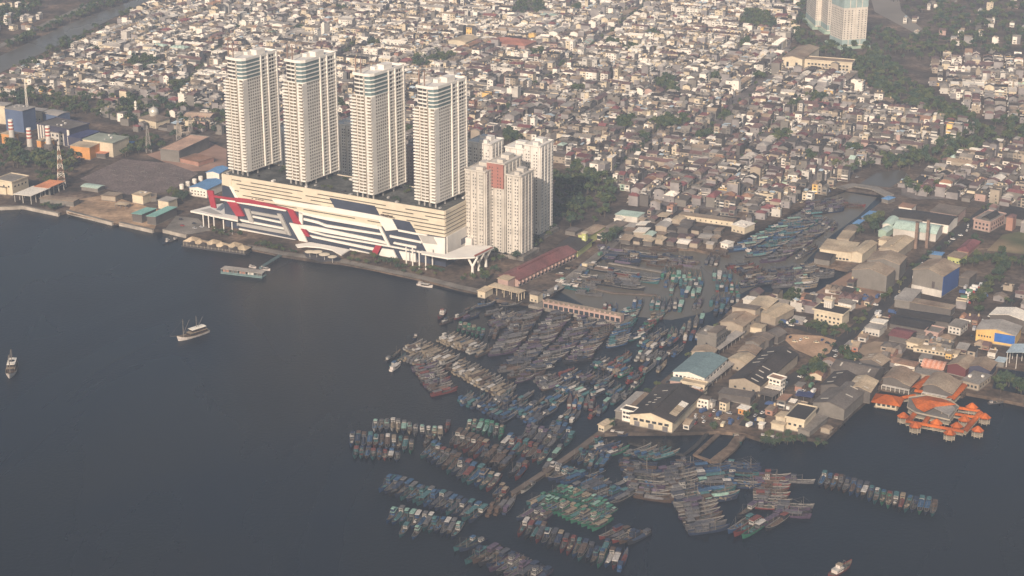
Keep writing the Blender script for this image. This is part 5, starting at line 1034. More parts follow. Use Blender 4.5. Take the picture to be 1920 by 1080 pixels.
for a, b_, w_ in SG:
    for k in range(int(np.linalg.norm(b_ - a) / 16)):
        q = a + (b_ - a) * tr.uniform(0, 1); far_tree(q[0] + tr.uniform(-4, 4), q[1] + tr.uniform(-4, 4), tr.uniform(.45, .85))
for k in range(420):
    q = hs[int(tr.integers(0, len(hs)))]; far_tree(q[1] + tr.uniform(-8, 8), q[2] + tr.uniform(-8, 8), tr.uniform(.35, .75))
me = bpy.data.meshes.new('far_trees'); me.from_pydata(np.concatenate(FV).tolist(), [], FF)
for m in LEAF + [BARK]: me.materials.append(m)
me.polygons.foreach_set('material_index', FMi); me.update(); o = setting(link('far_trees', me), 'stuff'); o['label'] = 'far trees along the canals and between the houses'; o['category'] = 'trees'
print('TREES', ntree, 'far faces', len(FF))
# ------------------------------------------------------------------ fishing boats
def bm_(name, c, v=.25): return mat('boat_' + name, tuple(q * .5 for q in c), .75, v, .5, .25, var2=.2, scale2=2.5)
HC = dict(navy=(.03, .05, .11), blue=(.04, .11, .26), teal=(.05, .18, .19), green=(.05, .25, .15), brown=(.13, .08, .055), red=(.26, .055, .045), grey=(.20, .19, .19), white=(.66, .62, .56), beige=(.46, .37, .26), black=(.035, .035, .045), purple=(.12, .075, .13))
RC = dict(navy=(.06, .09, .16), blue=(.09, .20, .36), teal=(.13, .30, .31), green=(.12, .38, .25), brown=(.22, .15, .11), red=(.34, .11, .09), grey=(.27, .255, .25), white=(.78, .72, .63), beige=(.52, .42, .29), mint=(.45, .66, .55), purple=(.21, .155, .22), slate=(.15, .15, .17))
HM = {k: bm_('hull_' + k, v) for k, v in HC.items()}; RM = {k: bm_('roof_' + k, v) for k, v in RC.items()}
for k_, c_ in (('white', (.50, .46, .41)), ('mint', (.24, .38, .31)), ('beige', (.27, .215, .15))): RM[k_] = mat('boat_top_' + k_, c_, .7, .25, .5, .25, var2=.2, scale2=2.5)
SWH = mat('schooner_paint', (.58, .52, .47), .6, .12, .5); SAW = mat('schooner_awning', (.80, .74, .63), .7, .08, .5)
DK = [bm_('deck_brown', (.135, .108, .098)), bm_('deck_grey', (.17, .165, .17)), bm_('deck_dark', (.075, .072, .078)), bm_('deck_tan', (.25, .19, .14))]
SP = bm_('spar', (.38, .33, .28)); BG = bm_('cabin_glass', (.035, .04, .045), .1); NET = bm_('nets', (.12, .13, .11), .4); RAILM = bm_('rail', (.42, .39, .35))
br = random.Random(23)
BL0, BB0 = 20.0, 4.9
ST = [(-1.0, .74, 1.55), (-.8, .90, 1.35), (-.4, 1.0, 1.15), (.1, .99, 1.2), (.5, .82, 1.55), (.78, .50, 2.2), (.94, .18, 2.85), (1.0, .03, 3.1)]
def hull_mb():
    """slot 0 hull, slot 1 rail"""
    b = MB(); rows = []
    for s, hb, sh in ST:
        x = s * BL0 / 2; y = hb * BB0 / 2; xo = .9 if s > .7 else 0
        rows.append([(x - xo * 1.6, y * .25, -.7), (x - xo, y * .80, -.1), (x - xo * .4, y * .96, sh * .55), (x, y, sh), (x + .06, y * 1.03, sh + .02), (x + .06, y * 1.03, sh + .26), (x, y * .93, sh + .26), (x - .1, y * .92, sh - .35)])
    n_ = len(rows[0]); v = [];
    for r in rows: v += r + [(x, -y, z) for x, y, z in r]
    fs, ms = [], []
    for i in range(len(rows) - 1):
        for k in range(n_ - 1):
            a, c = i * 2 * n_ + k, (i + 1) * 2 * n_ + k; m = 1 if k >= 3 else 0
            fs.append([a, c, c + 1, a + 1]); ms.append(m); fs.append([a + n_ + 1, c + n_ + 1, c + n_, a + n_]); ms.append(m)
    t0 = [0, 1, 2, 3]; fs.append([k for k in t0] + [k + n_ for k in t0[::-1]]); ms.append(0)
    e = (len(rows) - 1) * 2 * n_; fs.append([e + k + n_ for k in t0] + [e + k for k in t0[::-1]]); ms.append(0)
    b.v = v; b.f = fs; b.m = ms; return b
def deck_mb():
    b = MB(); v = []
    for s, hb, sh in ST: v += [(s * BL0 / 2 - .1, hb * BB0 / 2 * .92, sh - .35), (s * BL0 / 2 - .1, -hb * BB0 / 2 * .92, sh - .35)]
    b.add(v, [[2 * i + 1, 2 * i + 3, 2 * i + 2, 2 * i] for i in range(len(ST) - 1)]); return b
def cab(x0, x1, wd, z0, z1, rk=.0, over=.25, th=.14):
    c = MB(); c.box((x0 + x1) / 2, 0, z0, x1 - x0, wd, z1 - z0)
    r = MB(); r.add([(x0 - over, -wd / 2 - over, z1), (x1 + over * 1.5, -wd / 2 - over, z1 + rk), (x1 + over * 1.5, wd / 2 + over, z1 + rk), (x0 - over, wd / 2 + over, z1), (x0 - over, -wd / 2 - over, z1 + th), (x1 + over * 1.5, -wd / 2 - over, z1 + rk + th), (x1 + over * 1.5, wd / 2 + over, z1 + rk + th), (x0 - over, wd / 2 + over, z1 + th), (x0 - over, 0, z1 + th + .22), (x1 + over * 1.5, 0, z1 + rk + th + .22)],
        [[3, 2, 1, 0], [4, 5, 9, 8], [8, 9, 6, 7], [0, 1, 5, 4], [1, 2, 6, 9, 5], [2, 3, 7, 6], [3, 0, 4, 8, 7]])
    g = MB(); n_ = max(2, int((x1 - x0) / 1.4))
    for s in (-1, 1):
        for k in range(n_): g.box(x0 + (x1 - x0) * (k + .5) / n_, s * wd / 2, z1 - 1.05, (x1 - x0) / n_ * .55, .08, .6)
    g.box(x1, 0, z1 - 1.05, .08, wd * .8, .6)
    return c, r, g
def clutter(n_, x0, x1):
    b = MB()
    for k in range(n_):
        s = br.uniform(.4, 1.1); b.box(br.uniform(x0, x1), br.uniform(-1.5, 1.5), .85, s * br.uniform(.8, 2.0), s, s * br.uniform(.5, .9), rot=br.uniform(0, 3))
    return b
def spar(kind):
    b = MB()
    if kind == 0: b.tube((4.4, 0, .9), (4.4, 0, 7.2), .13, .07, 5); b.tube((4.4, 0, 2.2), (-.5, .8, 4.6), .08, .05, 4); b.tube((4.4, 0, 7), (8.8, 0, 3), .03, n=3); b.tube((4.4, 0, 7), (-3, 0, 3.8), .03, n=3)
    elif kind == 1: b.tube((3.0, 0, .9), (3.0, 0, 6.0), .12, .07, 5); b.tube((3, 0, 5.8), (9.2, 0, 3), .03, n=3)
    else:
        for s in (-1, 1): b.tube((2.6, s * 1.6, .9), (2.6, s * .4, 5.6), .11, .08, 4)
        b.tube((2.6, -.5, 5.5), (2.6, .5, 5.5), .1, n=4); b.tube((2.6, 0, 5.5), (-4, 0, 4.2), .05, n=3)
    return b
def variant(i):
    """list of (part name, mesh builder, role, sub-parts)"""
    P_ = [('hull', hull_mb(), 'hull', []), ('deck', deck_mb(), 'deck', [])]
    if i == 0:      # wheelhouse aft
        c, r, g = cab(-8.2, -2.6, 3.5, .8, 3.0, .25); P_ += [('wheelhouse', c, 'cabin', [('window_row', g, 'glass')]), ('cabin_roof', r, 'roof', []), ('mast', spar(0), 'spar', []), ('hatch', _hatch(1.2), 'hatch', []), ('deck_gear', clutter(7, -1.5, 6), 'net', [])]
    elif i == 1:    # long awning amidships
        c, r, g = cab(-8.0, -4.6, 3.4, .8, 3.6, .1); _, r2, _ = cab(-4.2, 4.6, 3.9, .8, 2.7, .35)
        po = MB()
        for x in (-3.8, .2, 4.2):
            for s in (-1, 1): po.box(x, s * 1.75, .8, .14, .14, 2.0)
        P_ += [('wheelhouse', c, 'cabin', [('window_row', g, 'glass')]), ('cabin_roof', r, 'roof', []), ('awning', r2, 'roof2', [('awning_posts', po, 'spar')]), ('mast', spar(1), 'spar', []), ('deck_gear', clutter(6, -4, 6.5), 'net', [])]
    elif i == 2:    # bridge amidships with two levels
        c, r, g = cab(-6.6, -.6, 3.6, .8, 2.9, .0); c2, r2, g2 = cab(-3.4, -.9, 2.7, 3.15, 4.9, .1)
        P_ += [('deckhouse', c, 'cabin', [('window_row', g, 'glass')]), ('cabin_roof', r, 'roof2', []), ('wheelhouse', c2, 'cabin', [('window_row', g2, 'glass')]), ('wheelhouse_roof', r2, 'roof', []), ('mast', spar(2), 'spar', []), ('hatch', _hatch(4.0), 'hatch', []), ('deck_gear', clutter(5, 1, 6.5), 'net', [])]
    elif i == 3:    # cargo hold under a tarpaulin
        c, r, g = cab(-8.6, -5.2, 3.5, .8, 3.3, .15); tp = MB(); tp.add([(-4.6, -1.9, .9), (4.8, -1.8, 1.1), (4.8, 1.8, 1.1), (-4.6, 1.9, .9), (-4.6, 0, 2.3), (4.8, 0, 2.3)], [[0, 1, 5, 4], [4, 5, 2, 3], [1, 2, 5], [3, 0, 4]])
        P_ += [('wheelhouse', c, 'cabin', [('window_row', g, 'glass')]), ('cabin_roof', r, 'roof', []), ('tarpaulin', tp, 'roof2', []), ('mast', spar(1), 'spar', []), ('deck_gear', clutter(4, 5, 7), 'net', [])]
    else:           # open deck, small cabin, heaps of nets
        c, r, g = cab(-7.6, -5.0, 2.9, .8, 2.8, .1); h_ = MB(); h_.lathe([(1.5, .8), (1.2, 1.3), (.5, 1.7)], -1.5, .3, 8); h_.lathe([(1.2, .8), (.9, 1.2), (.3, 1.5)], 2.4, -.4, 8)
        P_ += [('wheelhouse', c, 'cabin', [('window_row', g, 'glass')]), ('cabin_roof', r, 'roof', []), ('net_heap', h_, 'net', []), ('mast', spar(0), 'spar', []), ('deck_gear', clutter(9, -4, 6.5), 'crate', [])]
    return P_
def _hatch(x):
    b = MB(); b.box(x, 0, .8, 3.2, 2.2, .55); b.box(x, 0, 1.36, 2.8, 1.9, .12); return b
VAR = []
for i in range(5): VAR.append([(nm, q.mesh(nm, [SP, SP] if role == 'hull' else [SP]), q, role, [(a, s.mesh(a, [SP]), s, r2) for a, s, r2 in subs]) for nm, q, role, subs in variant(i)])
PAL = {'mixed': ('navy blue teal brown red black green', 'slate brown teal navy blue red beige white'), 'grey': ('grey purple black navy brown', 'grey slate purple brown slate grey'), 'blue': ('navy blue navy teal black', 'blue navy slate teal grey teal blue'), 'teal': ('teal navy blue', 'teal blue slate grey mint white'), 'green': ('green teal green', 'green green mint teal beige'),
  'beige': ('beige white beige brown', 'beige beige white brown'), 'red': ('red brown purple black', 'red purple brown grey'), 'brown': ('brown brown black red', 'brown beige slate brown navy'), 'light': ('white grey beige navy', 'white grey beige grey mint'), 'purple': ('purple black navy brown', 'purple slate grey brown navy')}
def hv(p, v): a = np.array(at(*p, 0)); c = np.array(at(p[0] + v[0], p[1] + v[1], 0)); d = c - a; return atan2(d[1], d[0])
boats = []
def row(line, v, L=20, pal='mixed', where='', beam=None, miss=.03, jit=.5):
    if abs(v[1]) > abs(v[0]) * .6: beam = beam or max(4.1, L * .235); L = L * 1.2
    bs = beam or L * .212; L *= 1.14; g = [np.array(at(*p, 0)) for p in line]; n0 = len(boats)
    ac = bs * .5
    for a, c in zip(g[:-1], g[1:]):
        d = np.linalg.norm(c - a); u = (c - a) / d; hd = hv(line[0], v); cr = abs(u[0] * -sin(hd) + u[1] * cos(hd)); st = bs / max(cr, .35)
        s = ac
        while s < d:
            p = a + u * s
            if br.random() > miss:
                l = L * br.uniform(.93, 1.06); q = p + np.array((cos(hd), sin(hd))) * br.uniform(-jit, jit) * 1.7
                boats.append((q[0], q[1], hd + br.gauss(0, .035) + (pi if br.random() < .04 else 0), l, bs * br.uniform(.90, .97), pal, where))
            s += st * br.uniform(.98, 1.06)
        ac = s - d
w1 = 'in the crowded basin below the pink pier'
for ln, vv, L, pl in (([(995, 588), (970, 625), (940, 668)], (10, -1.5), 22, 'grey'), ([(1057, 587), (1012, 645), (958, 697)], (10, -1.5), 23, 'grey'), ([(1105, 597), (1070, 640), (1025, 683), (995, 707)], (10, -1.5), 22, 'purple'), ([(1145, 602), (1112, 645), (1080, 680)], (10, -1.5), 20, 'purple'), ([(1186, 580), (1170, 612), (1156, 652)], (10, -2), 18, 'teal'), ([(1238, 590), (1215, 615), (1190, 640)], (10, -3), 16, 'mixed'),
  ([(858, 614), (905, 628)], (-4, 10), 15, 'green'), ([(915, 630), (965, 622)], (-5, 10), 15, 'purple'), ([(880, 597), (930, 587), (965, 602)], (10, -3), 17, 'grey'), ([(905, 575), (945, 563)], (10, -2), 17, 'blue'), ([(955, 574), (990, 568)], (10, -1), 18, 'blue'), ([(925, 600), (985, 640)], (10, -3), 15, 'purple'), ([(835, 606), (870, 592), (890, 575)], (10, -4), 14, 'mixed'), ([(930, 645), (925, 665)], (10, -3), 16, 'grey')): row(ln, vv, L, pl, w1)
row([(772, 648), (830, 672), (890, 705), (952, 737)], (10, -4), 20, 'beige', 'in the long pale raft of the basin')
row([(832, 634), (875, 648), (918, 668)], (10, -4), 19, 'beige', 'in the short raft behind the pale one')
row([(795, 686), (815, 712), (834, 738)], (10, -2), 19, 'red', 'in the dull red raft outside the pale raft')
row([(735, 668), (752, 682)], (10, -7), 18, 'navy' if False else 'blue', 'moored at the tip of the pale raft'); row([(765, 668), (800, 684)], (10, -5), 15, 'light', 'beside the dull red raft')
w2 = 'in the bluish raft off the long quay'
for ln in ([(890, 752), (925, 766), (962, 788)], [(932, 742), (975, 766), (1012, 792)], [(985, 745), (1020, 765), (1042, 780)], [(1035, 746), (1060, 765)]): row(ln, (10, -6), 19, 'blue', w2)
row([(1052, 756), (1080, 757), (1112, 760)], (2, -10), 15, 'mixed', 'moored along the quay road'); row([(1055, 780), (1090, 787)], (6, -6), 16, 'mixed', 'moored along the quay road')
w3 = 'moored off the shed quay'
for ln, vv, pl in (([(1050, 725), (1075, 732), (1100, 742), (1130, 738)], (10, -4), 'teal'), ([(1085, 702), (1110, 712), (1145, 716)], (10, -4), 'grey'), ([(1120, 680), (1150, 690), (1175, 702)], (10, -5), 'mixed'), ([(1095, 722), (1140, 728), (1160, 735)], (10, -5), 'blue'), ([(1165, 670), (1180, 690), (1190, 715)], (10, -5), 'mixed'), ([(1150, 716), (1170, 730)], (10, -6), 'teal'), ([(1188, 667), (1215, 669), (1245, 674)], (8, -7), 'light'), ([(1205, 640), (1232, 648), (1268, 640)], (8, -6), 'mixed'), ([(1215, 655), (1258, 652)], (8, -6), 'light'), ([(1205, 690), (1225, 695)], (8, -7), 'mixed'), ([(1190, 725), (1205, 722)], (8, -7), 'mixed')): row(ln, vv, 17, pl, w3)
w4 = 'by the beige stepped warehouse'
for ln, vv, pl in (([(1278, 622), (1300, 608), (1328, 592)], (3, -10), 'light'), ([(1285, 602), (1305, 596), (1322, 590)], (3, -10), 'light'), ([(1270, 640), (1292, 632), (1312, 628)], (4, -9), 'mixed'), ([(1332, 567), (1352, 563), (1388, 562)], (2, -10), 'blue'), ([(1340, 585), (1365, 578)], (3, -9), 'blue')): row(ln, vv, 16, pl, w4)
w5 = 'in the inner river'
for ln, vv, L, pl in (([(1185, 575), (1230, 572), (1285, 576)], (3, -10), 20, 'teal'), ([(1200, 598), (1245, 597)], (3, -10), 17, 'mixed'), ([(1240, 514), (1275, 520), (1315, 523)], (2, -10), 19, 'green'), ([(1245, 530), (1280, 533), (1318, 533)], (2, -10), 18, 'teal'), ([(1335, 517), (1378, 521)], (2, -10), 19, 'teal'), ([(1380, 498), (1408, 512), (1420, 522)], (10, -1.5), 22, 'brown'),
  ([(1385, 472), (1420, 452), (1470, 427), (1500, 408)], (10, -1), 24, 'teal'), ([(1420, 482), (1460, 457), (1510, 422), (1535, 397)], (10, -1), 23, 'blue'), ([(1448, 492), (1490, 466), (1535, 432)], (10, -1), 22, 'grey'), ([(1558, 376), (1572, 388), (1560, 400)], (10, -1), 20, 'grey'), ([(1600, 386), (1590, 396)], (10, 1), 20, 'brown'), ([(1462, 506), (1485, 520), (1470, 540)], (10, -1), 21, 'grey'), ([(1505, 500), (1515, 520), (1510, 542)], (10, -1), 21, 'light'), ([(1545, 508), (1545, 525)], (10, -1), 18, 'grey'), ([(1435, 520), (1440, 540)], (10, -1), 18, 'purple'), ([(1500, 446), (1520, 470), (1500, 486)], (10, -3), 17, 'grey'), ([(1540, 415), (1570, 430)], (6, -5), 14, 'grey')): row(ln, vv, L, pl, w5)
w6 = 'laid up in the shipyard basin'
for ln, vv, L, pl in (([(1150, 470), (1165, 490)], (10, 1.2), 34, 'purple'), ([(1200, 476), (1215, 492)], (10, 1.2), 32, 'brown'), ([(1240, 470), (1290, 476)], (10, 1), 22, 'grey'), ([(1080, 512), (1110, 524)], (10, 1.5), 22, 'light'), ([(1072, 542), (1100, 550)], (10, 1.8), 24, 'teal'), ([(1125, 508), (1180, 516)], (10, 1.8), 30, 'brown')): row(ln, vv, L, pl, w6, miss=.1)
w7 = 'in the outer row across the open water'
row([(655, 826), (700, 831), (741, 834), (782, 843)], (-2, 10), 17, 'mixed', w7); row([(698, 801), (740, 800), (780, 810), (826, 816)], (-1, 10), 14, 'light', 'in the short back row of pale boats')
w8 = 'in the raft beside the earth jetty'
row([(800, 845), (840, 868), (880, 890), (928, 911)], (-7, 7), 21, 'mixed', w8); row([(850, 822), (880, 835), (915, 855), (950, 872), (978, 887)], (-7, 7), 20, 'brown', w8); row([(862, 802), (905, 805), (945, 815)], (-3, 8), 17, 'green', w8); row([(945, 830), (985, 846), (1018, 860)], (-6, 7), 19, 'mixed', w8); row([(985, 812), (1010, 822), (1040, 836)], (-6, 7), 18, 'grey', w8); row([(1010, 800), (1052, 812), (1068, 826)], (-6, 7), 18, 'blue', w8); row([(905, 822), (940, 842), (975, 862)], (-6, 7), 17, 'brown', w8)
row([(722, 908), (770, 925), (830, 945), (896, 968)], (-8, 7), 19, 'blue', 'in the dark row lying off the jetty'); row([(730, 968), (770, 976), (810, 986), (858, 997)], (-6, 9), 17, 'teal', 'in the teal row below the dark blue row')
w9 = 'in the blue cluster beyond the jetty tip'
row([(868, 1020), (895, 1028)], (-9, 5), 20, 'blue', w9); row([(905, 1040), (935, 1052), (975, 1072), (1012, 1088)], (-9, 6), 20, 'purple', w9); row([(930, 1026), (960, 1042), (992, 1062)], (-9, 6), 17, 'blue', w9)
row([(975, 992), (1005, 1001), (1040, 1016), (1080, 1031), (1130, 1050), (1178, 1056)], (-5, 9), 18, 'mixed', 'in the curved row beside the green raft')
w10 = 'in the green raft beyond the jetty'
row([(1000, 937), (1040, 951), (1085, 968), (1132, 987)], (-9, 5), 19, 'green', w10); row([(1022, 926), (1060, 939), (1098, 956)], (-9, 5), 17, 'green', w10); row([(1140, 1000), (1170, 1010), (1205, 1012)], (-8, 4), 20, 'brown', 'in the brown end of the green raft'); row([(975, 960), (1005, 972), (1030, 985)], (-8, 5), 17, 'purple', w10)
row([(1050, 890), (1090, 905), (1125, 921), (1168, 939)], (-9, 4), 22, 'blue', 'in the dark raft below the pond dike'); row([(1020, 878), (1055, 888)], (-6, 8), 16, 'light', 'beside the earth jetty'); row([(1078, 856), (1105, 863), (1142, 874)], (-6, 8), 17, 'blue', 'under the pond dike')
w11 = 'in the big raft below the ponds'
for ln, vv, L, pl in (([(1195, 868), (1208, 905), (1228, 945)], (10, 1.5), 24, 'grey'), ([(1190, 846), (1225, 852), (1262, 858)], (10, -3), 20, 'blue'), ([(1125, 838), (1150, 848), (1175, 855)], (10, -3), 20, 'mixed'), ([(1262, 880), (1283, 915), (1308, 955), (1332, 1000)], (10, -1.5), 25, 'grey'), ([(1285, 868), (1288, 890)], (10, 0), 18, 'purple'), ([(1335, 874), (1338, 905), (1348, 940)], (10, -1), 24, 'teal'), ([(1390, 870), (1393, 900), (1397, 932)], (10, 1), 22, 'blue'), ([(1448, 893), (1446, 925), (1450, 958)], (10, .5), 21, 'red'), ([(1492, 896), (1494, 930), (1484, 972)], (10, 1), 21, 'grey')): row(ln, vv, L, pl, w11)
row([(1352, 965), (1385, 985), (1415, 998)], (-8, 5), 22, 'mixed', w11); row([(1395, 958), (1425, 972), (1462, 985)], (-8, 5), 20, 'red', w11)
row([(1535, 903), (1575, 908), (1610, 921), (1650, 936), (1690, 946), (1730, 951), (1760, 958)], (-4, 10), 17, 'mixed', 'in the single row reaching towards the orange restaurant')
row([(905, 958), (960, 950), (985, 940)], (6, -7), 17, 'purple', 'at the rotten jetty tip')
for ln, vv, L, pl in (([(1060, 524), (1085, 508)], (10, 1.5), 20, 'mixed'), ([(1150, 482), (1172, 500)], (10, 1.5), 30, 'grey'), ([(1190, 488), (1212, 505)], (10, 1.5), 30, 'purple'), ([(1232, 488), (1252, 505)], (10, 1.5), 28, 'brown'), ([(1268, 482), (1288, 505)], (10, 1.5), 24, 'grey'), ([(1125, 522), (1140, 540)], (10, 1.5), 28, 'brown'), ([(1165, 520), (1180, 545)], (10, 1.5), 26, 'grey'), ([(1205, 522), (1215, 550)], (10, 1.5), 26, 'teal'), ([(1090, 530), (1105, 556)], (10, 1.5), 22, 'light'), ([(1325, 488), (1350, 495)], (4, -8), 18, 'grey'),
   ([(1255, 545), (1320, 552)], (2, -10), 19, 'teal'), ([(1330, 538), (1385, 540)], (2, -10), 18, 'mixed'), ([(1400, 530), (1412, 540)], (10, -1.5), 18, 'grey'), ([(1300, 575), (1322, 568)], (3, -10), 17, 'grey'), ([(1130, 580), (1165, 585)], (3, -10), 16, 'mixed'), ([(1350, 478), (1375, 486)], (8, 3), 20, 'grey'), ([(1530, 380), (1520, 410)], (10, -1), 22, 'grey'), ([(1495, 440), (1480, 470)], (10, -1), 22, 'teal')): row(ln, vv, L, pl, w6, miss=.12)
for ln, vv, L, pl in (([(1020, 710), (1040, 728)], (10, -3), 18, 'grey'), ([(1060, 700), (1085, 715)], (10, -4), 18, 'mixed'), ([(1040, 660), (1015, 690)], (10, -1.5), 10, 'grey'), ([(968, 700), (985, 715)], (10, -3), 16, 'grey'), ([(870, 745), (885, 758)], (10, -6), 15, 'blue'), ([(1000, 800), (985, 812)], (8, -6), 16, 'blue'), ([(1060, 800), (1090, 790)], (6, -7), 15, 'mixed'), ([(1110, 778), (1135, 768), (1150, 755)], (6, -7), 15, 'mixed'), ([(1175, 742), (1190, 735)], (6, -7), 14, 'light'), ([(1140, 752), (1165, 748)], (8, -6), 16, 'teal'), ([(1225, 690), (1250, 690)], (8, -7), 15, 'light'), ([(1245, 660), (1275, 662)], (8, -6), 15, 'mixed'), ([(1255, 625), (1268, 632)], (4, -9), 14, 'mixed'), ([(1225, 628), (1250, 632)], (8, -5), 15, 'purple')): row(ln, vv, L, pl, w3)
for ln, vv, L, pl in (([(1000, 872), (985, 890), (960, 905)], (-7, 7), 15, 'mixed'), ([(1045, 850), (1030, 868)], (-7, 7), 15, 'light'), ([(930, 922), (945, 930)], (-7, 7), 14, 'brown'), ([(985, 918), (1005, 908)], (-7, 6), 14, 'light'), ([(1035, 898), (1060, 908)], (-8, 5), 15, 'brown'), ([(1092, 846), (1118, 832)], (-7, 6), 14, 'mixed')): row(ln, vv, L, pl, w8)
row([(812, 862), (850, 880), (880, 900)], (-7, 7), 14, 'mixed', w8); row([(840, 800), (825, 826), (850, 845)], (-3, 8), 14, 'brown', w8); row([(890, 1042), (915, 1065), (945, 1082)], (-9, 6), 18, 'blue', w9); row([(1000, 1020), (1040, 1040), (1085, 1055), (1130, 1072)], (-5, 9), 15, 'purple', 'in the curved row beside the green raft')
row([(738, 893), (785, 910), (842, 930), (905, 952)], (-8, 7), 14, 'blue', 'in the dark row lying off the jetty'); row([(742, 992), (785, 1003), (830, 1012)], (-6, 9), 13, 'teal', 'in the teal row below the dark blue row')
row([(1010, 982), (1050, 1000), (1095, 1016), (1140, 1030), (1185, 1036)], (-5, 9), 13, 'mixed', 'in the curved row beside the green raft'); row([(1040, 920), (1080, 932), (1120, 950), (1150, 970)], (-9, 5), 15, 'green', w10); row([(662, 850), (705, 854), (745, 858)], (-2, 10), 12, 'mixed', w7)
row([(790, 822), (815, 838), (835, 852)], (-5, 8), 14, 'mixed', w8); row([(1072, 878), (1110, 890), (1145, 902), (1175, 915)], (-9, 4), 16, 'blue', 'in the dark raft below the pond dike'); row([(1100, 905), (1140, 925)], (-9, 4), 14, 'navy' if False else 'blue', 'in the dark raft below the pond dike')
# spread the boats that collide: keep the earlier one
keep = []; cell = {}
for q in boats:
    k = (int(q[0] // 12), int(q[1] // 12)); bad = False
    for i in (-1, 0, 1):
        for j in (-1, 0, 1):
            for p in cell.get((k[0] + i, k[1] + j), ()):
                dx, dy = q[0] - p[0], q[1] - p[1]; a = p[2]; u = abs(dx * cos(a) + dy * sin(a)); v_ = abs(-dx * sin(a) + dy * cos(a))
                if u < (p[3] + q[3]) * .36 and v_ < (p[4] + q[4]) * .42: bad = True
    if not bad: keep.append(q); cell.setdefault(k, []).append(q)
keep.sort(key=lambda q: q[1])
ADJ = dict(navy='navy', blue='blue', teal='teal', green='green', brown='brown', red='reddish', grey='grey', white='white', beige='beige', black='black', purple='purplish', mint='mint', slate='slate')
VN = ['aft wheelhouse', 'long awning', 'two level bridge', 'covered hold', 'open net deck']
SV, SF, SM, off = [], [], [], 0
bmats = list(HM.values()) + list(RM.values()) + DK + [SP, BG, NET, RAILM]; bidx = {m.name: i for i, m in enumerate(bmats)}
nb = 0
for (x, y, a, L, B, pl, wh) in keep:
    hc = br.choice(PAL[pl][0].split()); rc = br.choice(PAL[pl][1].split()); r2 = br.choice(PAL[pl][1].split()); cc = br.choice(['white', 'grey', rc if rc in HM else 'grey', hc, hc]); dk = br.choice(DK); i = br.randrange(5)
    rail = RAILM if br.random() < .35 else HM[hc]
    roles = dict(hull=HM[hc], deck=dk, cabin=HM[cc], roof=RM[rc], roof2=RM[r2], glass=BG, spar=SP, net=NET, crate=br.choice([RM['beige'], RM['blue'], NET, RM['grey']]), hatch=dk if br.random() < .5 else RM[r2])
    sc = (L / BL0, B / BB0, L / BL0 * .5 + .5)
    if nb < 300:
        nb += 1
        t = thing('fishing_boat', '%s boat, %s roof, %s, %s' % (ADJ[hc], ADJ[rc], VN[i], wh), 'boat', (x, y, 0), a, 'fishing boats ' + wh); t.scale = sc
        for nm, me, _, role, subs in VAR[i]:
            o = link(nm, me, t)
            if nm == 'deck_gear': o['kind'] = 'stuff'
            o.material_slots[0].link = 'OBJECT'; o.material_slots[0].material = roles[role]
            if role == 'hull': o.material_slots[1].link = 'OBJECT'; o.material_slots[1].material = rail
            for nm2, me2, _, r_ in subs:
                s = link(nm2, me2, o); s['kind'] = 'stuff'; s.material_slots[0].link = 'OBJECT'; s.material_slots[0].material = roles[r_]
        continue
    ca, sa = cos(a), sin(a)
    for nm, me, q, role, subs in VAR[i]:
        for q_, r_ in [(q, role)] + [(s[2], s[3]) for s in subs]:
            vv = np.array(q_.v) * np.array(sc); SV.append(np.stack([x + vv[:, 0] * ca - vv[:, 1] * sa, y + vv[:, 0] * sa + vv[:, 1] * ca, vv[:, 2]], 1))
            SF.extend([[k + off for k in f] for f in q_.f]); off += len(vv)
            if r_ == 'hull': SM.extend([bidx[rail.name] if m else bidx[HM[hc].name] for m in q_.m])
            else: SM.extend([bidx[roles[r_].name]] * len(q_.f))
me = bpy.data.meshes.new('far_boats'); me.from_pydata(np.concatenate(SV).tolist(), [], SF)
for m in bmats: me.materials.append(m)
me.polygons.foreach_set('material_index', SM); me.update(); o = setting(link('far_boats', me), 'stuff'); o['label'] = 'fishing boats packed side by side in the far basins and inner river'; o['category'] = 'boats'
print('BOATS', len(boats), len(keep), 'far faces', len(SF))
# two-masted schooners, tug, small craft
def schooner(px, py, v, L, label):
    x, y = at(px, py, 0); t = thing('schooner', label, 'sailing ship', (x, y, 0), hv((px, py), v)); k = L / 20; t.scale = (k, k * 1.15, k)
    WM, DKT = SWH, DK[3]
    h_ = hull_mb().build('hull', [WM, HM['beige']], t); deck_mb().build('deck', DKT, t)
    c, r, g = cab(-8.4, 2.4, 3.5, .8, 2.7); o = c.build('deckhouse', HM['brown'], t); g.build('window_row', BG, o); r.build('deckhouse_roof', RM['beige'], t)
    c, r, g = cab(-7.6, .8, 3.0, 2.9, 4.3, 0, .3); o = c.build('upper_cabin', HM['brown'], t); g.build('window_row', BG, o); r.build('awning', SAW, t)
    for xm, hh in ((5.6, 11.5), (-3.0, 11)):
        b = MB(); b.tube((xm, 0, .8), (xm, 0, hh), .2, .1, 6); b.build('mast', SP, t)
        b = MB(); b.tube((xm, 0, 3.2), (xm - 4.2, 0, hh - 1.5), .12, .07, 5); b.build('gaff', SP, t)
        b = MB(); b.tube((xm, 0, hh - .2), (xm - 1, 2.2, 1.6), .03, n=3); b.tube((xm, 0, hh - .2), (xm - 1, -2.2, 1.6), .03, n=3); b.build('shrouds', SP, t)
    if 'round' in label: b = MB(); b.lathe([(1.3, 4.5), (1.3, 4.78), (.9, 4.86)], -3.4, 0, 14); b.build('skylight', BG, t)
    b = MB(); b.tube((9.4, 0, 2.9), (14.2, 0, 4.2), .17, .08, 6); b.build('bowsprit', SP, t)
    b = MB(); b.tube((14.2, 0, 4.2), (5.6, 0, 11.3), .03, n=3); b.build('forestay', SP, t)
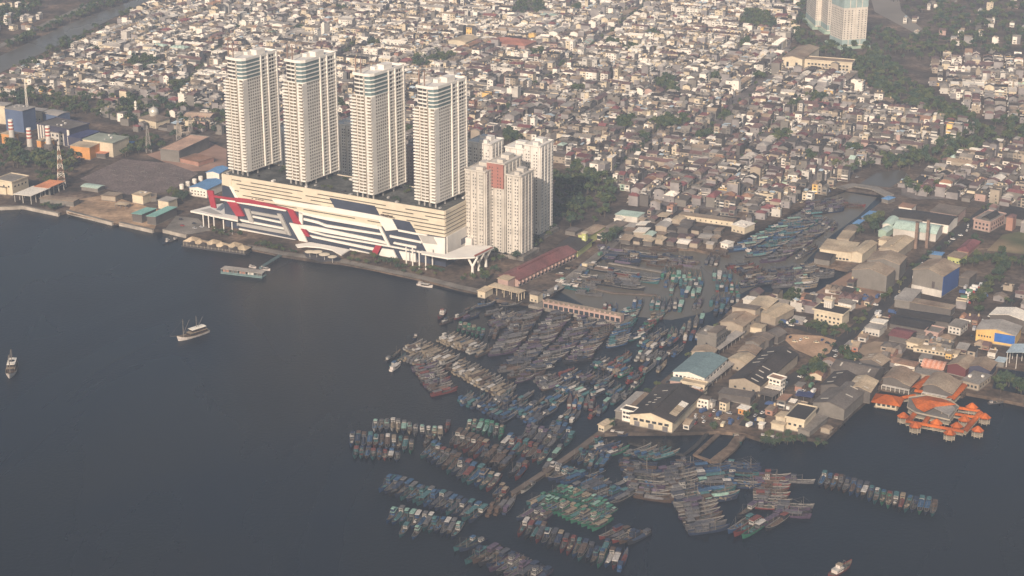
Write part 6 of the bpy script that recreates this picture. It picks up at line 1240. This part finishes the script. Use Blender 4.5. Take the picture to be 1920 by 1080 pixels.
schooner(361, 631, (-10, 3.2), 30, 'white two masted schooner with an awning anchored in open water')
schooner(22, 697, (-3, 10), 30, 'white two masted schooner turned bow on, with a round skylight')
def small_boat(px, py, v, L, hull, roof, i, label, cat='boat'):
    x, y = at(px, py, 0); t = thing('work_boat', label, cat, (x, y, 0), hv((px, py), v)); k = L / BL0; t.scale = (k, k * 1.05, k * .6 + .4)
    roles = dict(hull=SWH if hull == 'white' else HM[hull], deck=DK[3], cabin=SWH, roof=RM[roof], roof2=RM['white'], glass=BG, spar=SP, net=NET, crate=RM['beige'], hatch=DK[1])
    for nm, me_, _, role, subs in VAR[i]:
        o = link(nm, me_, t)
        for s in o.material_slots: s.link = 'OBJECT'; s.material = roles[role]
        for nm2, me2, _, r_ in subs: s = link(nm2, me2, o); s.material_slots[0].link = 'OBJECT'; s.material_slots[0].material = roles[r_]
for a in (((1384, 826), (5, 8), 17, 'teal', 'beige', 4, 'teal boat with a tan cabin moored at the short earth jetty'), ((1442, 823), (10, 1), 14, 'grey', 'white', 1, 'long grey launch along the mangroves'), ((1458, 826), (10, 2), 10, 'navy', 'slate', 4, 'small dark boat beside the mangroves'), ((1160, 816), (10, 1.5), 14, 'navy', 'white', 1, 'white roofed launch at the pond wall'), ((828, 592), (-5, 6), 20, 'red', 'red', 2, 'red tug off the sea wall'), ((778, 634), (-4, 7), 12, 'navy', 'grey', 4, 'small dark boat outside the green boats'),
  ((1577, 1070), (8, -5), 22, 'red', 'beige', 2, 'red hulled trawler alone near the bottom edge'), ((797, 537), (10, 2), 16, 'white', 'white', 1, 'white ferry off the promenade'), ((1868, 756), (10, -1), 13, 'grey', 'grey', 4, 'grey skiff beside the pond dike'), ((312, 455), (-9, 4), 12, 'navy', 'white', 2, 'small launch off the floating restaurant'), ((325, 451), (-9, 4), 12, 'grey', 'grey', 0, 'grey launch behind the small launch'),
  ((474, 502), (9, 2), 8, 'white', 'white', 1, 'white pleasure boat tied to the jetty link'), ((498, 506), (9, 2), 11, 'white', 'white', 1, 'longer white pleasure boat tied to the floating dock'), ((1118, 503), (10, 2), 24, 'white', 'white', 2, 'white hulled ship on the shipyard bank'), ((1398, 468), (8, 5), 22, 'white', 'beige', 3, 'white bowed barge at the river corner'), ((742, 690), (10, -7), 16, 'white', 'white', 1, 'white roofed boat at the tip of the dull red raft'), ((1060, 535), (10, 2), 26, 'white', 'mint', 2, 'large white and mint trawler near the pier root')): small_boat(*a[0], *a[1:])
# ------------------------------------------------------------------ orange restaurant on stilts
OR = RF['orange']; PX = lambda x, y: (1600 + x / 6, 640 + y / 6)
STILT = mat('stilt', (.20, .17, .13)); CRF = mat('cream_trim', (.42, .36, .27), .7)
def tent_roof(n_, r, rise, z0, curl=.5):
    b = MB(); k = 6; prof = [(r, z0), (r * .82, z0 + rise * .16), (r * .6, z0 + rise * .45), (r * .3, z0 + rise * .82), (.05, z0 + rise)]
    vs = []; 
    for rr, z in prof:
        for i in range(n_): a = 2 * pi * i / n_ + pi / n_; vs.append((rr * cos(a), rr * sin(a), z + (curl if rr == r else 0)))
        for i in range(n_): pass
    fs = [[k * n_ + i, k * n_ + (i + 1) % n_, (k + 1) * n_ + (i + 1) % n_, (k + 1) * n_ + i] for k in range(len(prof) - 1) for i in range(n_)]
    b.add(vs, fs); b.add([(r * cos(2 * pi * i / n_ + pi / n_), r * sin(2 * pi * i / n_ + pi / n_), z0 + curl - .25) for i in range(n_)], [list(range(n_ - 1, -1, -1))]); return b
def pavilion(px, py, r, label, n_=6, group='orange pavilions of the stilt restaurant'):
    z0 = 5.2; X, Y = at(px, py, z0 + 1); t = thing('pavilion', label, 'pavilion', (X, Y, 0), .25, group)
    tent_roof(n_, r, r * .75, z0, .25).build('roof', OR, t)
    b = MB(); b.lathe([(r * .92, 1.4), (r * .92, 1.75)], n=n_); b.build('deck', CRF, t)
    for i in range(n_):
        a = 2 * pi * i / n_ + pi / n_; q = MB(); q.tube((r * .8 * cos(a), r * .8 * sin(a), -1.2), (r * .8 * cos(a), r * .8 * sin(a), z0 + .3), .16, n=5); q.build('post', CRF, t)
    for i in range(n_):
        a = 2 * pi * (i + .5) / n_ + pi / n_; L = r * .9; q = MB(); q.box(r * .72 * cos(a), r * .72 * sin(a), 2.4, .12, L * .9, .12, rot=a); q.build('railing', CRF, t)
for i, (x, y, lab) in enumerate(((565, 830, 'beside the main hall end'), (700, 940, 'on the near walkway corner'), (935, 905, 'close under the main hall'), (1085, 1020, 'furthest out on the near walkway'), (1165, 940, 'inside the walkway court'), (1250, 870, 'deepest inside the walkway court'), (1335, 725, 'at the back of the right walkway'), (1480, 840, 'at the right end of the walkway'), (1400, 985, 'at the outer right corner'))):
    pavilion(*PX(x, y), 4.6, 'small orange tent roofed pavilion ' + lab)
def walkway(p, q, label, wd=3.4, z=4.6):
    a, b_ = np.array(at(*PX(*p), z)), np.array(at(*PX(*q), z)); L = np.linalg.norm(b_ - a); an = atan2(*(b_ - a)[::-1]); c = (a + b_) / 2
    t = thing('covered_walkway', label, 'walkway', (c[0], c[1], 0), an, 'orange roofed walkways of the stilt restaurant')
    r = roof_mesh('barrel', 'x', L, wd, 1.1, .4, .2).build('roof', OR, t); r.location.z = z - .8
    b = MB(); b.box(0, 0, 1.3, L, wd * .8, .35); b.build('deck', CRF, t)
    for k in range(int(L / 5) + 1):
        for s in (-1, 1): piece('post', STILT, t, (-L / 2 + .3 + (L - .6) * k / max(1, int(L / 5)), s * wd * .36, 1.6), (.22, .22, 5.0))
walkway((600, 890), (1240, 1005), 'orange roofed walkway along the outer edge over water'); walkway((1250, 1000), (1430, 790), 'orange roofed walkway along the right side over water'); walkway((1180, 740), (1420, 775), 'orange roofed walkway joining the main hall at the back', 3); walkway((1130, 805), (1400, 850), 'orange roofed walkway joining the main hall at the middle', 3); walkway((690, 800), (620, 890), 'short orange walkway from the hall corner', 3); walkway((840, 850), (790, 920), 'short orange walkway from the middle of the hall', 3)
walkway((690, 520), (850, 395), 'orange roofed passage between the two vaulted halls', 5.5, 6.5); walkway((1090, 640), (1240, 480), 'orange roofed passage beside the flat concrete house', 5.5, 6.5); walkway((700, 545), (1090, 610), 'orange roofed passage in front of the vaulted halls', 4, 5.5); walkway((550, 625), (690, 600), 'orange link to the separate orange hall', 3.5, 5)
# main hall
pts = [(625, 630), (820, 600), (1090, 660), (1190, 735), (1085, 885), (700, 800), (605, 740)]
g = [np.array(at(*PX(*p), 6)) for p in pts]; ctr = sum(g) / len(g); t = thing('restaurant_hall', 'big orange restaurant hall on stilts with cream terraces', 'restaurant', (ctr[0], ctr[1], 0)); loc = [tuple(q - ctr) for q in g]
def sc_(l, k): return [(x * k, y * k) for x, y in l]
b = MB(); b.prism(sc_(loc, .96), 1.5, 2.2); b.build('lower_deck', CRF, t)
b = MB(); b.prism(sc_(loc, .80), 2.2, 5.2); b.build('wall', WL['dgrey'], t)
b = MB(); b.prism(loc, 5.2, 5.6); b.build('terrace', WL['grey'], t)
for i in range(len(loc)):
    a, c = np.array(loc[i]), np.array(loc[(i + 1) % len(loc)]); m_ = (a + c) / 2; L = float(np.linalg.norm(c - a)); q = MB(); q.box(m_[0], m_[1], 5.6, L, .35, .9, rot=atan2(*(c - a)[::-1])); q.build('railing', CRF, t)
    for k in range(int(L / 5)): p = a + (c - a) * (k + .5) / int(L / 5); piece('stilt', STILT, t, (p[0] * .94, p[1] * .94, .2), (.4, .4, 3.4))
rp = [np.array(at(*PX(*p), 9)) - ctr for p in ((655, 640), (830, 606), (1010, 640), (1150, 700), (930, 715), (800, 775), (710, 735))]; pk = np.array(at(*PX(850, 655), 11.5)) - ctr
b = MB(); n_ = len(rp); b.add([(*p, 8.6 - (.6 if i in (5, 4) else 0)) for i, p in enumerate(rp)] + [(pk[0], pk[1], 11.0)] + [(*p, 8.1 - (.6 if i in (5, 4) else 0)) for i, p in enumerate(rp)], [[i, (i + 1) % n_, n_] for i in range(n_)] + [[n_ + 1 + i, n_ + 1 + (i + 1) % n_, (i + 1) % n_, i] for i in range(n_)] + [[n_ + 1 + i for i in range(n_ - 1, -1, -1)]])
b.build('main_roof', RF['orange'], t)
b = MB(); b.prism([tuple(p * .8) for p in rp], 5.6, 8.4); b.build('upper_wall', WL['dgrey'], t)
lr = [np.array(at(*PX(*p), 7.5)) - ctr for p in ((885, 735), (1110, 712), (1150, 760), (1080, 830), (1000, 790))]
b = MB(); b.prism([tuple(p) for p in lr], 7.0, 7.4); b.build('lean_roof', RF['lgrey'], t)
for p in lr: piece('post', CRF, t, (p[0] * .97, p[1] * .97, 6.4), (.3, .3, 1.7))
# separate orange hall
X, Y = at(*PX(390, 640), 7); t = thing('restaurant_hall', 'separate square orange tent roof hall over the water', 'restaurant', (X, Y, 0), MANG + .1)
q = roof_mesh('hip', 'x', 19, 15, 4.2, 1.2); o = q.build('roof', OR, t); o.location.z = 5.6
b = MB(); b.box(0, 0, 1.6, 15, 11.5, 4.1); b.build('wall', WL['cream'], t); b = MB(); b.box(0, 0, 1.2, 17, 13.5, .4); b.build('deck', CRF, t)
for k in range(4): piece('window', GLASS, t, (-5.2 + 3.5 * k, -5.75, 3.6), (2.2, .3, 2.0))
for x in (-7, 0, 7):
    for y in (-5.5, 5.5): piece('stilt', STILT, t, (x, y, .2), (.4, .4, 3))
# ------------------------------------------------------------------ floating restaurant, dock and link at the mall
a, b_ = np.array(at(343, 461, 0)), np.array(at(463, 477, 0)); L = float(np.linalg.norm(b_ - a)); an = atan2(*(b_ - a)[::-1]); c = (a + b_) / 2
t = thing('floating_restaurant', 'dark barge restaurant with cream and brown pyramid roofs', 'restaurant', (c[0], c[1], 0), an)
b = MB(); b.box(0, 5, -.6, L, 15, 1.8); b.build('barge', mat('barge_dark', (.06, .055, .055)), t); b = MB(); b.box(0, 5, 1.2, L * .97, 13, 3.2); b.build('wall', WL['dgrey'], t)
for k in range(6):
    q = roof_mesh('hip', 'x', L / 6.4, 9.5 if k % 2 else 12.5, 3.2, .5); o = q.build('roof', RF['cream'], t); o.location = (-L / 2 + L * (k + .5) / 6, 5 + (-2 if k % 2 else 2), 4.4)
for k in range(18): piece('post', CRF, t, (-L / 2 + 2 + (L - 4) * k / 17, -2.2, 2.8), (.3, .3, 3.2))
for k in range(5): q = roof_mesh('hip', 'x', L / 9, 6, 2.4, .4); o = q.build('brown_roof', RF['brown'], t); o.location = (-L / 2 + L * (k + 1) / 6, -.4, 4.0)
a, b_ = np.array(at(415, 512, 0)), np.array(at(493, 521, 0)); L = float(np.linalg.norm(b_ - a)); an = atan2(*(b_ - a)[::-1]); c = (a + b_) / 2
t = thing('floating_dock', 'floating dock with a long grey roof and teal rails', 'dock', (c[0], c[1], 0), an)
b = MB(); b.box(0, 3, -.4, L, 9, 1.2); b.build('pontoon', mat('pontoon', (.16, .24, .23)), t); b = MB(); b.box(0, 3, 4.2, L, 8.5, .35); b.build('roof', RF['lgrey'], t)
for k in range(11):
    for y in (-.8, 6.8): piece('post', RF['teal'], t, (-L / 2 + .5 + (L - 1) * k / 10, y, 2.5), (.3, .3, 3.6))
for y in (-1.2,): piece('rail', RF['teal'], t, (0, y, 1.6), (L, .2, .8))
for k in range(5): piece('stall', random.choice([WL['brick'], WL['dgrey'], WL['ltgrey']]), t, (-L / 2 + L * (k + .5) / 5, 3, 2.0), (L / 7, 4, 2.2))
a, b_ = np.array(at(488, 505, 1)), np.array(at(526, 479, 2)); L = float(np.linalg.norm(b_ - a)); an = atan2(*(b_ - a)[::-1]); c = (a + b_) / 2
t = thing('gangway', 'teal gangway from the floating dock to the promenade', 'bridge', (c[0], c[1], 0), an)
b = MB(); b.box(0, 0, 1.6, L, 2.4, .3); b.build('deck', RF['teal'], t)
for s in (-1, 1): piece('rail', RF['teal'], t, (0, s * 1.2, 2.5), (L, .15, 1.2))
for k in range(7): piece('pile', STILT, t, (-L / 2 + L * (k + .5) / 7, 0, .4), (.4, .4, 3))
# sea walls with inlets
SW = mat('sea_wall', (.42, .37, .31), .9, .3, .1)
for lab, ln in (('curved concrete sea wall on the left shore', [(-40, 389), (0, 388.5), (45, 386.5), (112, 400.5)]), ('concrete sea wall between two intakes', [(128, 395.5), (213, 417.5)]), ('concrete sea wall before the sea green roofs', [(226, 417.5), (289, 431.5)]), ('concrete sea wall by the plaza', [(308, 430.5), (352, 441)])):
    g = [np.array(at(*p)) for p in ln]; c = sum(g) / len(g); t = thing('sea_wall', lab, 'sea wall', (c[0], c[1], 0))
    for a, b_ in zip(g[:-1], g[1:]):
        m_ = (a + b_) / 2 - c; L = float(np.linalg.norm(b_ - a)); an = atan2(*(b_ - a)[::-1])
        q = MB(); q.box(m_[0] + 1.2 * sin(an), m_[1] - 1.2 * cos(an), -1.5, L, 2.2, 4.9, rot=an); q.build('wall', SW, t); q = MB(); q.box(m_[0] + 1.2 * sin(an), m_[1] - 1.2 * cos(an), 3.42, L, 2.8, .35, rot=an); q.build('coping', CONC, t)
# bridge over the river mouth
strip('bridge', [(1575, 352), (1600, 346), (1640, 352), (1668, 366)], 11, LZ + 2.2, CONC, thick=1.2)
# switchyard gantries
random.seed(3)
for i in range(5):
    for j in range(4):
        X, Y = at(205 + 30 * i + 6 * j, 318 + 9 * j + 1.5 * i); t = thing('switchyard_gantry', 'thin grey portal in the switchyard grid behind the tanks', 'gantry', (X, Y, LZ), MANG, 'switchyard portals'); t.scale = (.75, .75, .6)
        for s in (-1, 1): piece('leg', RF['grey'], t, (s * 6, 0, 4), (.35, .35, 8))
        piece('beam', RF['grey'], t, (0, 0, 8), (12.6, .35, .35))
        for k in range(3): piece('insulator', RF['lgrey'], t, (-4 + 4 * k, 0, 7.2), (.3, .3, 1.2))
# ------------------------------------------------------------------ vehicles
TY = mat('tyre', (.02, .02, .02), .9); CG = mat('car_glass', (.03, .035, .04), .15, .1, .3, .5)
CARC = dict(white=(.75, .72, .66), silver=(.42, .41, .40), black=(.025, .025, .03), red=(.30, .04, .03), blue=(.05, .09, .2), cream=(.62, .52, .35), green=(.10, .2, .12))
CP = {k: mat('paint_' + k, v, .35, .06, .3, .5) for k, v in CARC.items()}
def loftbox(b, st, m=0):
    v = []
    for x, w_, z0, z1 in st: v += [(x, -w_ / 2, z0), (x, w_ / 2, z0), (x, w_ / 2 * .9, z1), (x, -w_ / 2 * .9, z1)]
    n_ = len(st); fs = [[3, 2, 1, 0], [4 * n_ - 4, 4 * n_ - 3, 4 * n_ - 2, 4 * n_ - 1]]
    for i in range(n_ - 1):
        for k in range(4): fs.append([4 * i + k, 4 * i + (k + 1) % 4, 4 * i + 4 + (k + 1) % 4, 4 * i + 4 + k])
    b.add(v, fs, m)
bd = MB(); loftbox(bd, [(-2.2, 1.6, .4, .95), (-1.9, 1.75, .3, 1.05), (.9, 1.78, .3, 1.0), (1.7, 1.7, .3, .88), (2.2, 1.5, .4, .7)]); cbn = MB(); loftbox(cbn, [(-2.0, 1.5, 1.0, 1.1), (-1.5, 1.55, 1.0, 1.55), (.3, 1.55, 1.0, 1.58), (1.1, 1.5, .95, 1.0)])
rfm = MB(); rfm.box(-.6, 0, 1.57, 1.75, 1.32, .06); whl = MB(); whl.tube((0, -.12, 0), (0, .12, 0), .33, n=10)
tb = MB(); tb.box(-1.0, 0, .95, 5.2, 2.3, 2.3); tc = MB(); loftbox(tc, [(1.8, 2.1, .5, 2.3), (3.0, 2.1, .5, 2.3), (3.4, 2.0, .5, 1.4), (3.6, 2.0, .5, 1.2)]); tch = MB(); tch.box(-.2, 0, .55, 6.8, 1.0, .4); tw = MB(); tw.box(3.15, 0, 1.5, .5, 1.7, .65); wh2 = MB(); wh2.tube((0, -.16, 0), (0, .16, 0), .46, n=10)
VM = {k: q.mesh(k, [CG]) for k, q in dict(body=bd, cabin=cbn, roof=rfm, wheel=whl, box=tb, cab=tc, chassis=tch, windscreen=tw, truck_wheel=wh2).items()}
def setm(o, m): o.material_slots[0].link = 'OBJECT'; o.material_slots[0].material = m; return o
def car(x, y, a, colr, label, group):
    t = thing('car', label, 'car', (x, y, LZ + .13), a, group); setm(link('body', VM['body'], t), CP[colr]); setm(link('cabin_glass', VM['cabin'], t), CG); setm(link('roof', VM['roof'], t), CP[colr])
    for sx in (-1.35, 1.35):
        for sy in (-.8, .8): setm(link('wheel', VM['wheel'], t, (sx, sy, .33)), TY)
def truck(x, y, a, colr, cabc, label, group):
    t = thing('truck', label, 'truck', (x, y, LZ + .13), a, group); setm(link('cargo_box', VM['box'], t), CP[colr]); setm(link('cab', VM['cab'], t), CP[cabc]); setm(link('chassis', VM['chassis'], t), TY); setm(link('windscreen', VM['windscreen'], t), CG)
    for sx in (-2.6, 2.4):
        for sy in (-.95, .95): setm(link('wheel', VM['truck_wheel'], t, (sx, sy, .46)), TY)
vr = random.Random(9)
def park(poly, n_, ang, where, pt=.3, cols='white silver black white black blue red cream'):
    g = [at(*p) for p in poly]; x0, x1, y0, y1 = min(q[0] for q in g), max(q[0] for q in g), min(q[1] for q in g), max(q[1] for q in g); done = []
    for _ in range(n_ * 30):
        if len(done) >= n_: break
        x, y = vr.uniform(x0, x1), vr.uniform(y0, y1)
        if not inpoly(x, y, g) or occupied(x, y, .8) or any(hypot_(x - p[0], y - p[1]) < 6.2 for p in done): continue
        done.append((x, y)); a = ang + vr.gauss(0, .12) + (pi / 2 if vr.random() < .2 else 0); k = vr.choice(cols.split())
        if vr.random() < pt: truck(x, y, a, vr.choice(['white', 'cream', 'silver', 'green', 'blue']) if True else k, vr.choice(['white', 'blue', 'cream']), '%s cabbed box truck %s' % (k, where), 'trucks ' + where) if False else _trk(x, y, a, where)
        else: car(x, y, a, k, '%s car %s' % (k, where), 'cars ' + where)
def _trk(x, y, a, where):
    bx, cb = vr.choice(['white', 'cream', 'silver', 'green', 'blue']), vr.choice(['white', 'blue', 'cream', 'red']); truck(x, y, a, bx, cb, '%s box truck, %s cab, %s' % (bx, cb, where), 'trucks ' + where)
from math import hypot as hypot_
RA = R(60)
park([(1300, 768), (1330, 764), (1380, 778), (1400, 790), (1360, 800), (1300, 795)], 20, RA, 'in the yard by the dark warehouse', .25)
park([(1398, 800), (1455, 728), (1475, 722), (1420, 805)], 16, RA, 'on the main road by the sheds', .3)
park([(1470, 770), (1500, 735), (1535, 712), (1530, 745), (1495, 770)], 12, RA, 'beside the coastal sheds', .5)
park([(1490, 712), (1520, 690), (1590, 640), (1600, 645), (1530, 700)], 8, RA, 'on the main road by the bare lot', .2)
park([(1465, 630), (1560, 640), (1560, 648), (1475, 645)], 8, R(-20), 'at the edge of the bare lot', .1)
park([(1795, 535), (1850, 530), (1845, 560), (1810, 570)], 18, R(-20), 'in the truck park behind the blue sided warehouse', .55)
park([(1600, 540), (1660, 545), (1650, 575), (1600, 570)], 8, R(-25), 'on the red earth yard', .6)
park([(1600, 640), (1715, 510), (1725, 512), (1612, 645)], 9, RA, 'on the road by the tall warehouses', .25)
park([(1720, 500), (1860, 385), (1870, 390), (1735, 505)], 12, RA, 'on the avenue', .15)
park([(1810, 600), (1860, 590), (1850, 620), (1815, 640)], 7, RA, 'by the yellow and blue workshop', .3)
park([(985, 560), (1050, 535), (1060, 540), (1010, 566)], 6, RA, 'at the market end of the pier', .3)
park([(1050, 538), (1165, 440), (1172, 446), (1065, 540)], 10, RA, 'on the market road', .3)
park([(1480, 380), (1600, 325), (1610, 335), (1500, 385)], 10, R(40), 'on the river road', .15)
park([(330, 412), (350, 408), (385, 428), (352, 436)], 5, R(-20), 'on the plaza by the mall', 0)
park([(1440, 595), (1500, 600), (1490, 615), (1430, 612)], 8, R(-20), 'near the beige stepped warehouse', .3)
park([(1640, 590), (1680, 585), (1790, 606), (1790, 612), (1690, 600)], 12, R(-28), 'along the dark market roofs', .5)
park([(1205, 750), (1300, 672), (1308, 676), (1215, 756)], 8, RA, 'on the quay road beside the teal warehouse', .3)
# ------------------------------------------------------------------ haze
hb = MB(); hb.box(0, 2200, -8, 8000, 7400, CAMH + 14 + 8)
hm = bpy.data.materials.new('haze'); hm.use_nodes = True; n = hm.node_tree; n.nodes.clear()
o = n.nodes.new('ShaderNodeOutputMaterial'); v = n.nodes.new('ShaderNodeVolumePrincipled')
v.inputs['Density'].default_value = HAZE; v.inputs['Color'].default_value = (*HAZE_COL, 1); v.inputs['Anisotropy'].default_value = -.2
n.links.new(v.outputs[0], o.inputs['Volume'])
setting(hb.build('haze', hm), 'stuff')
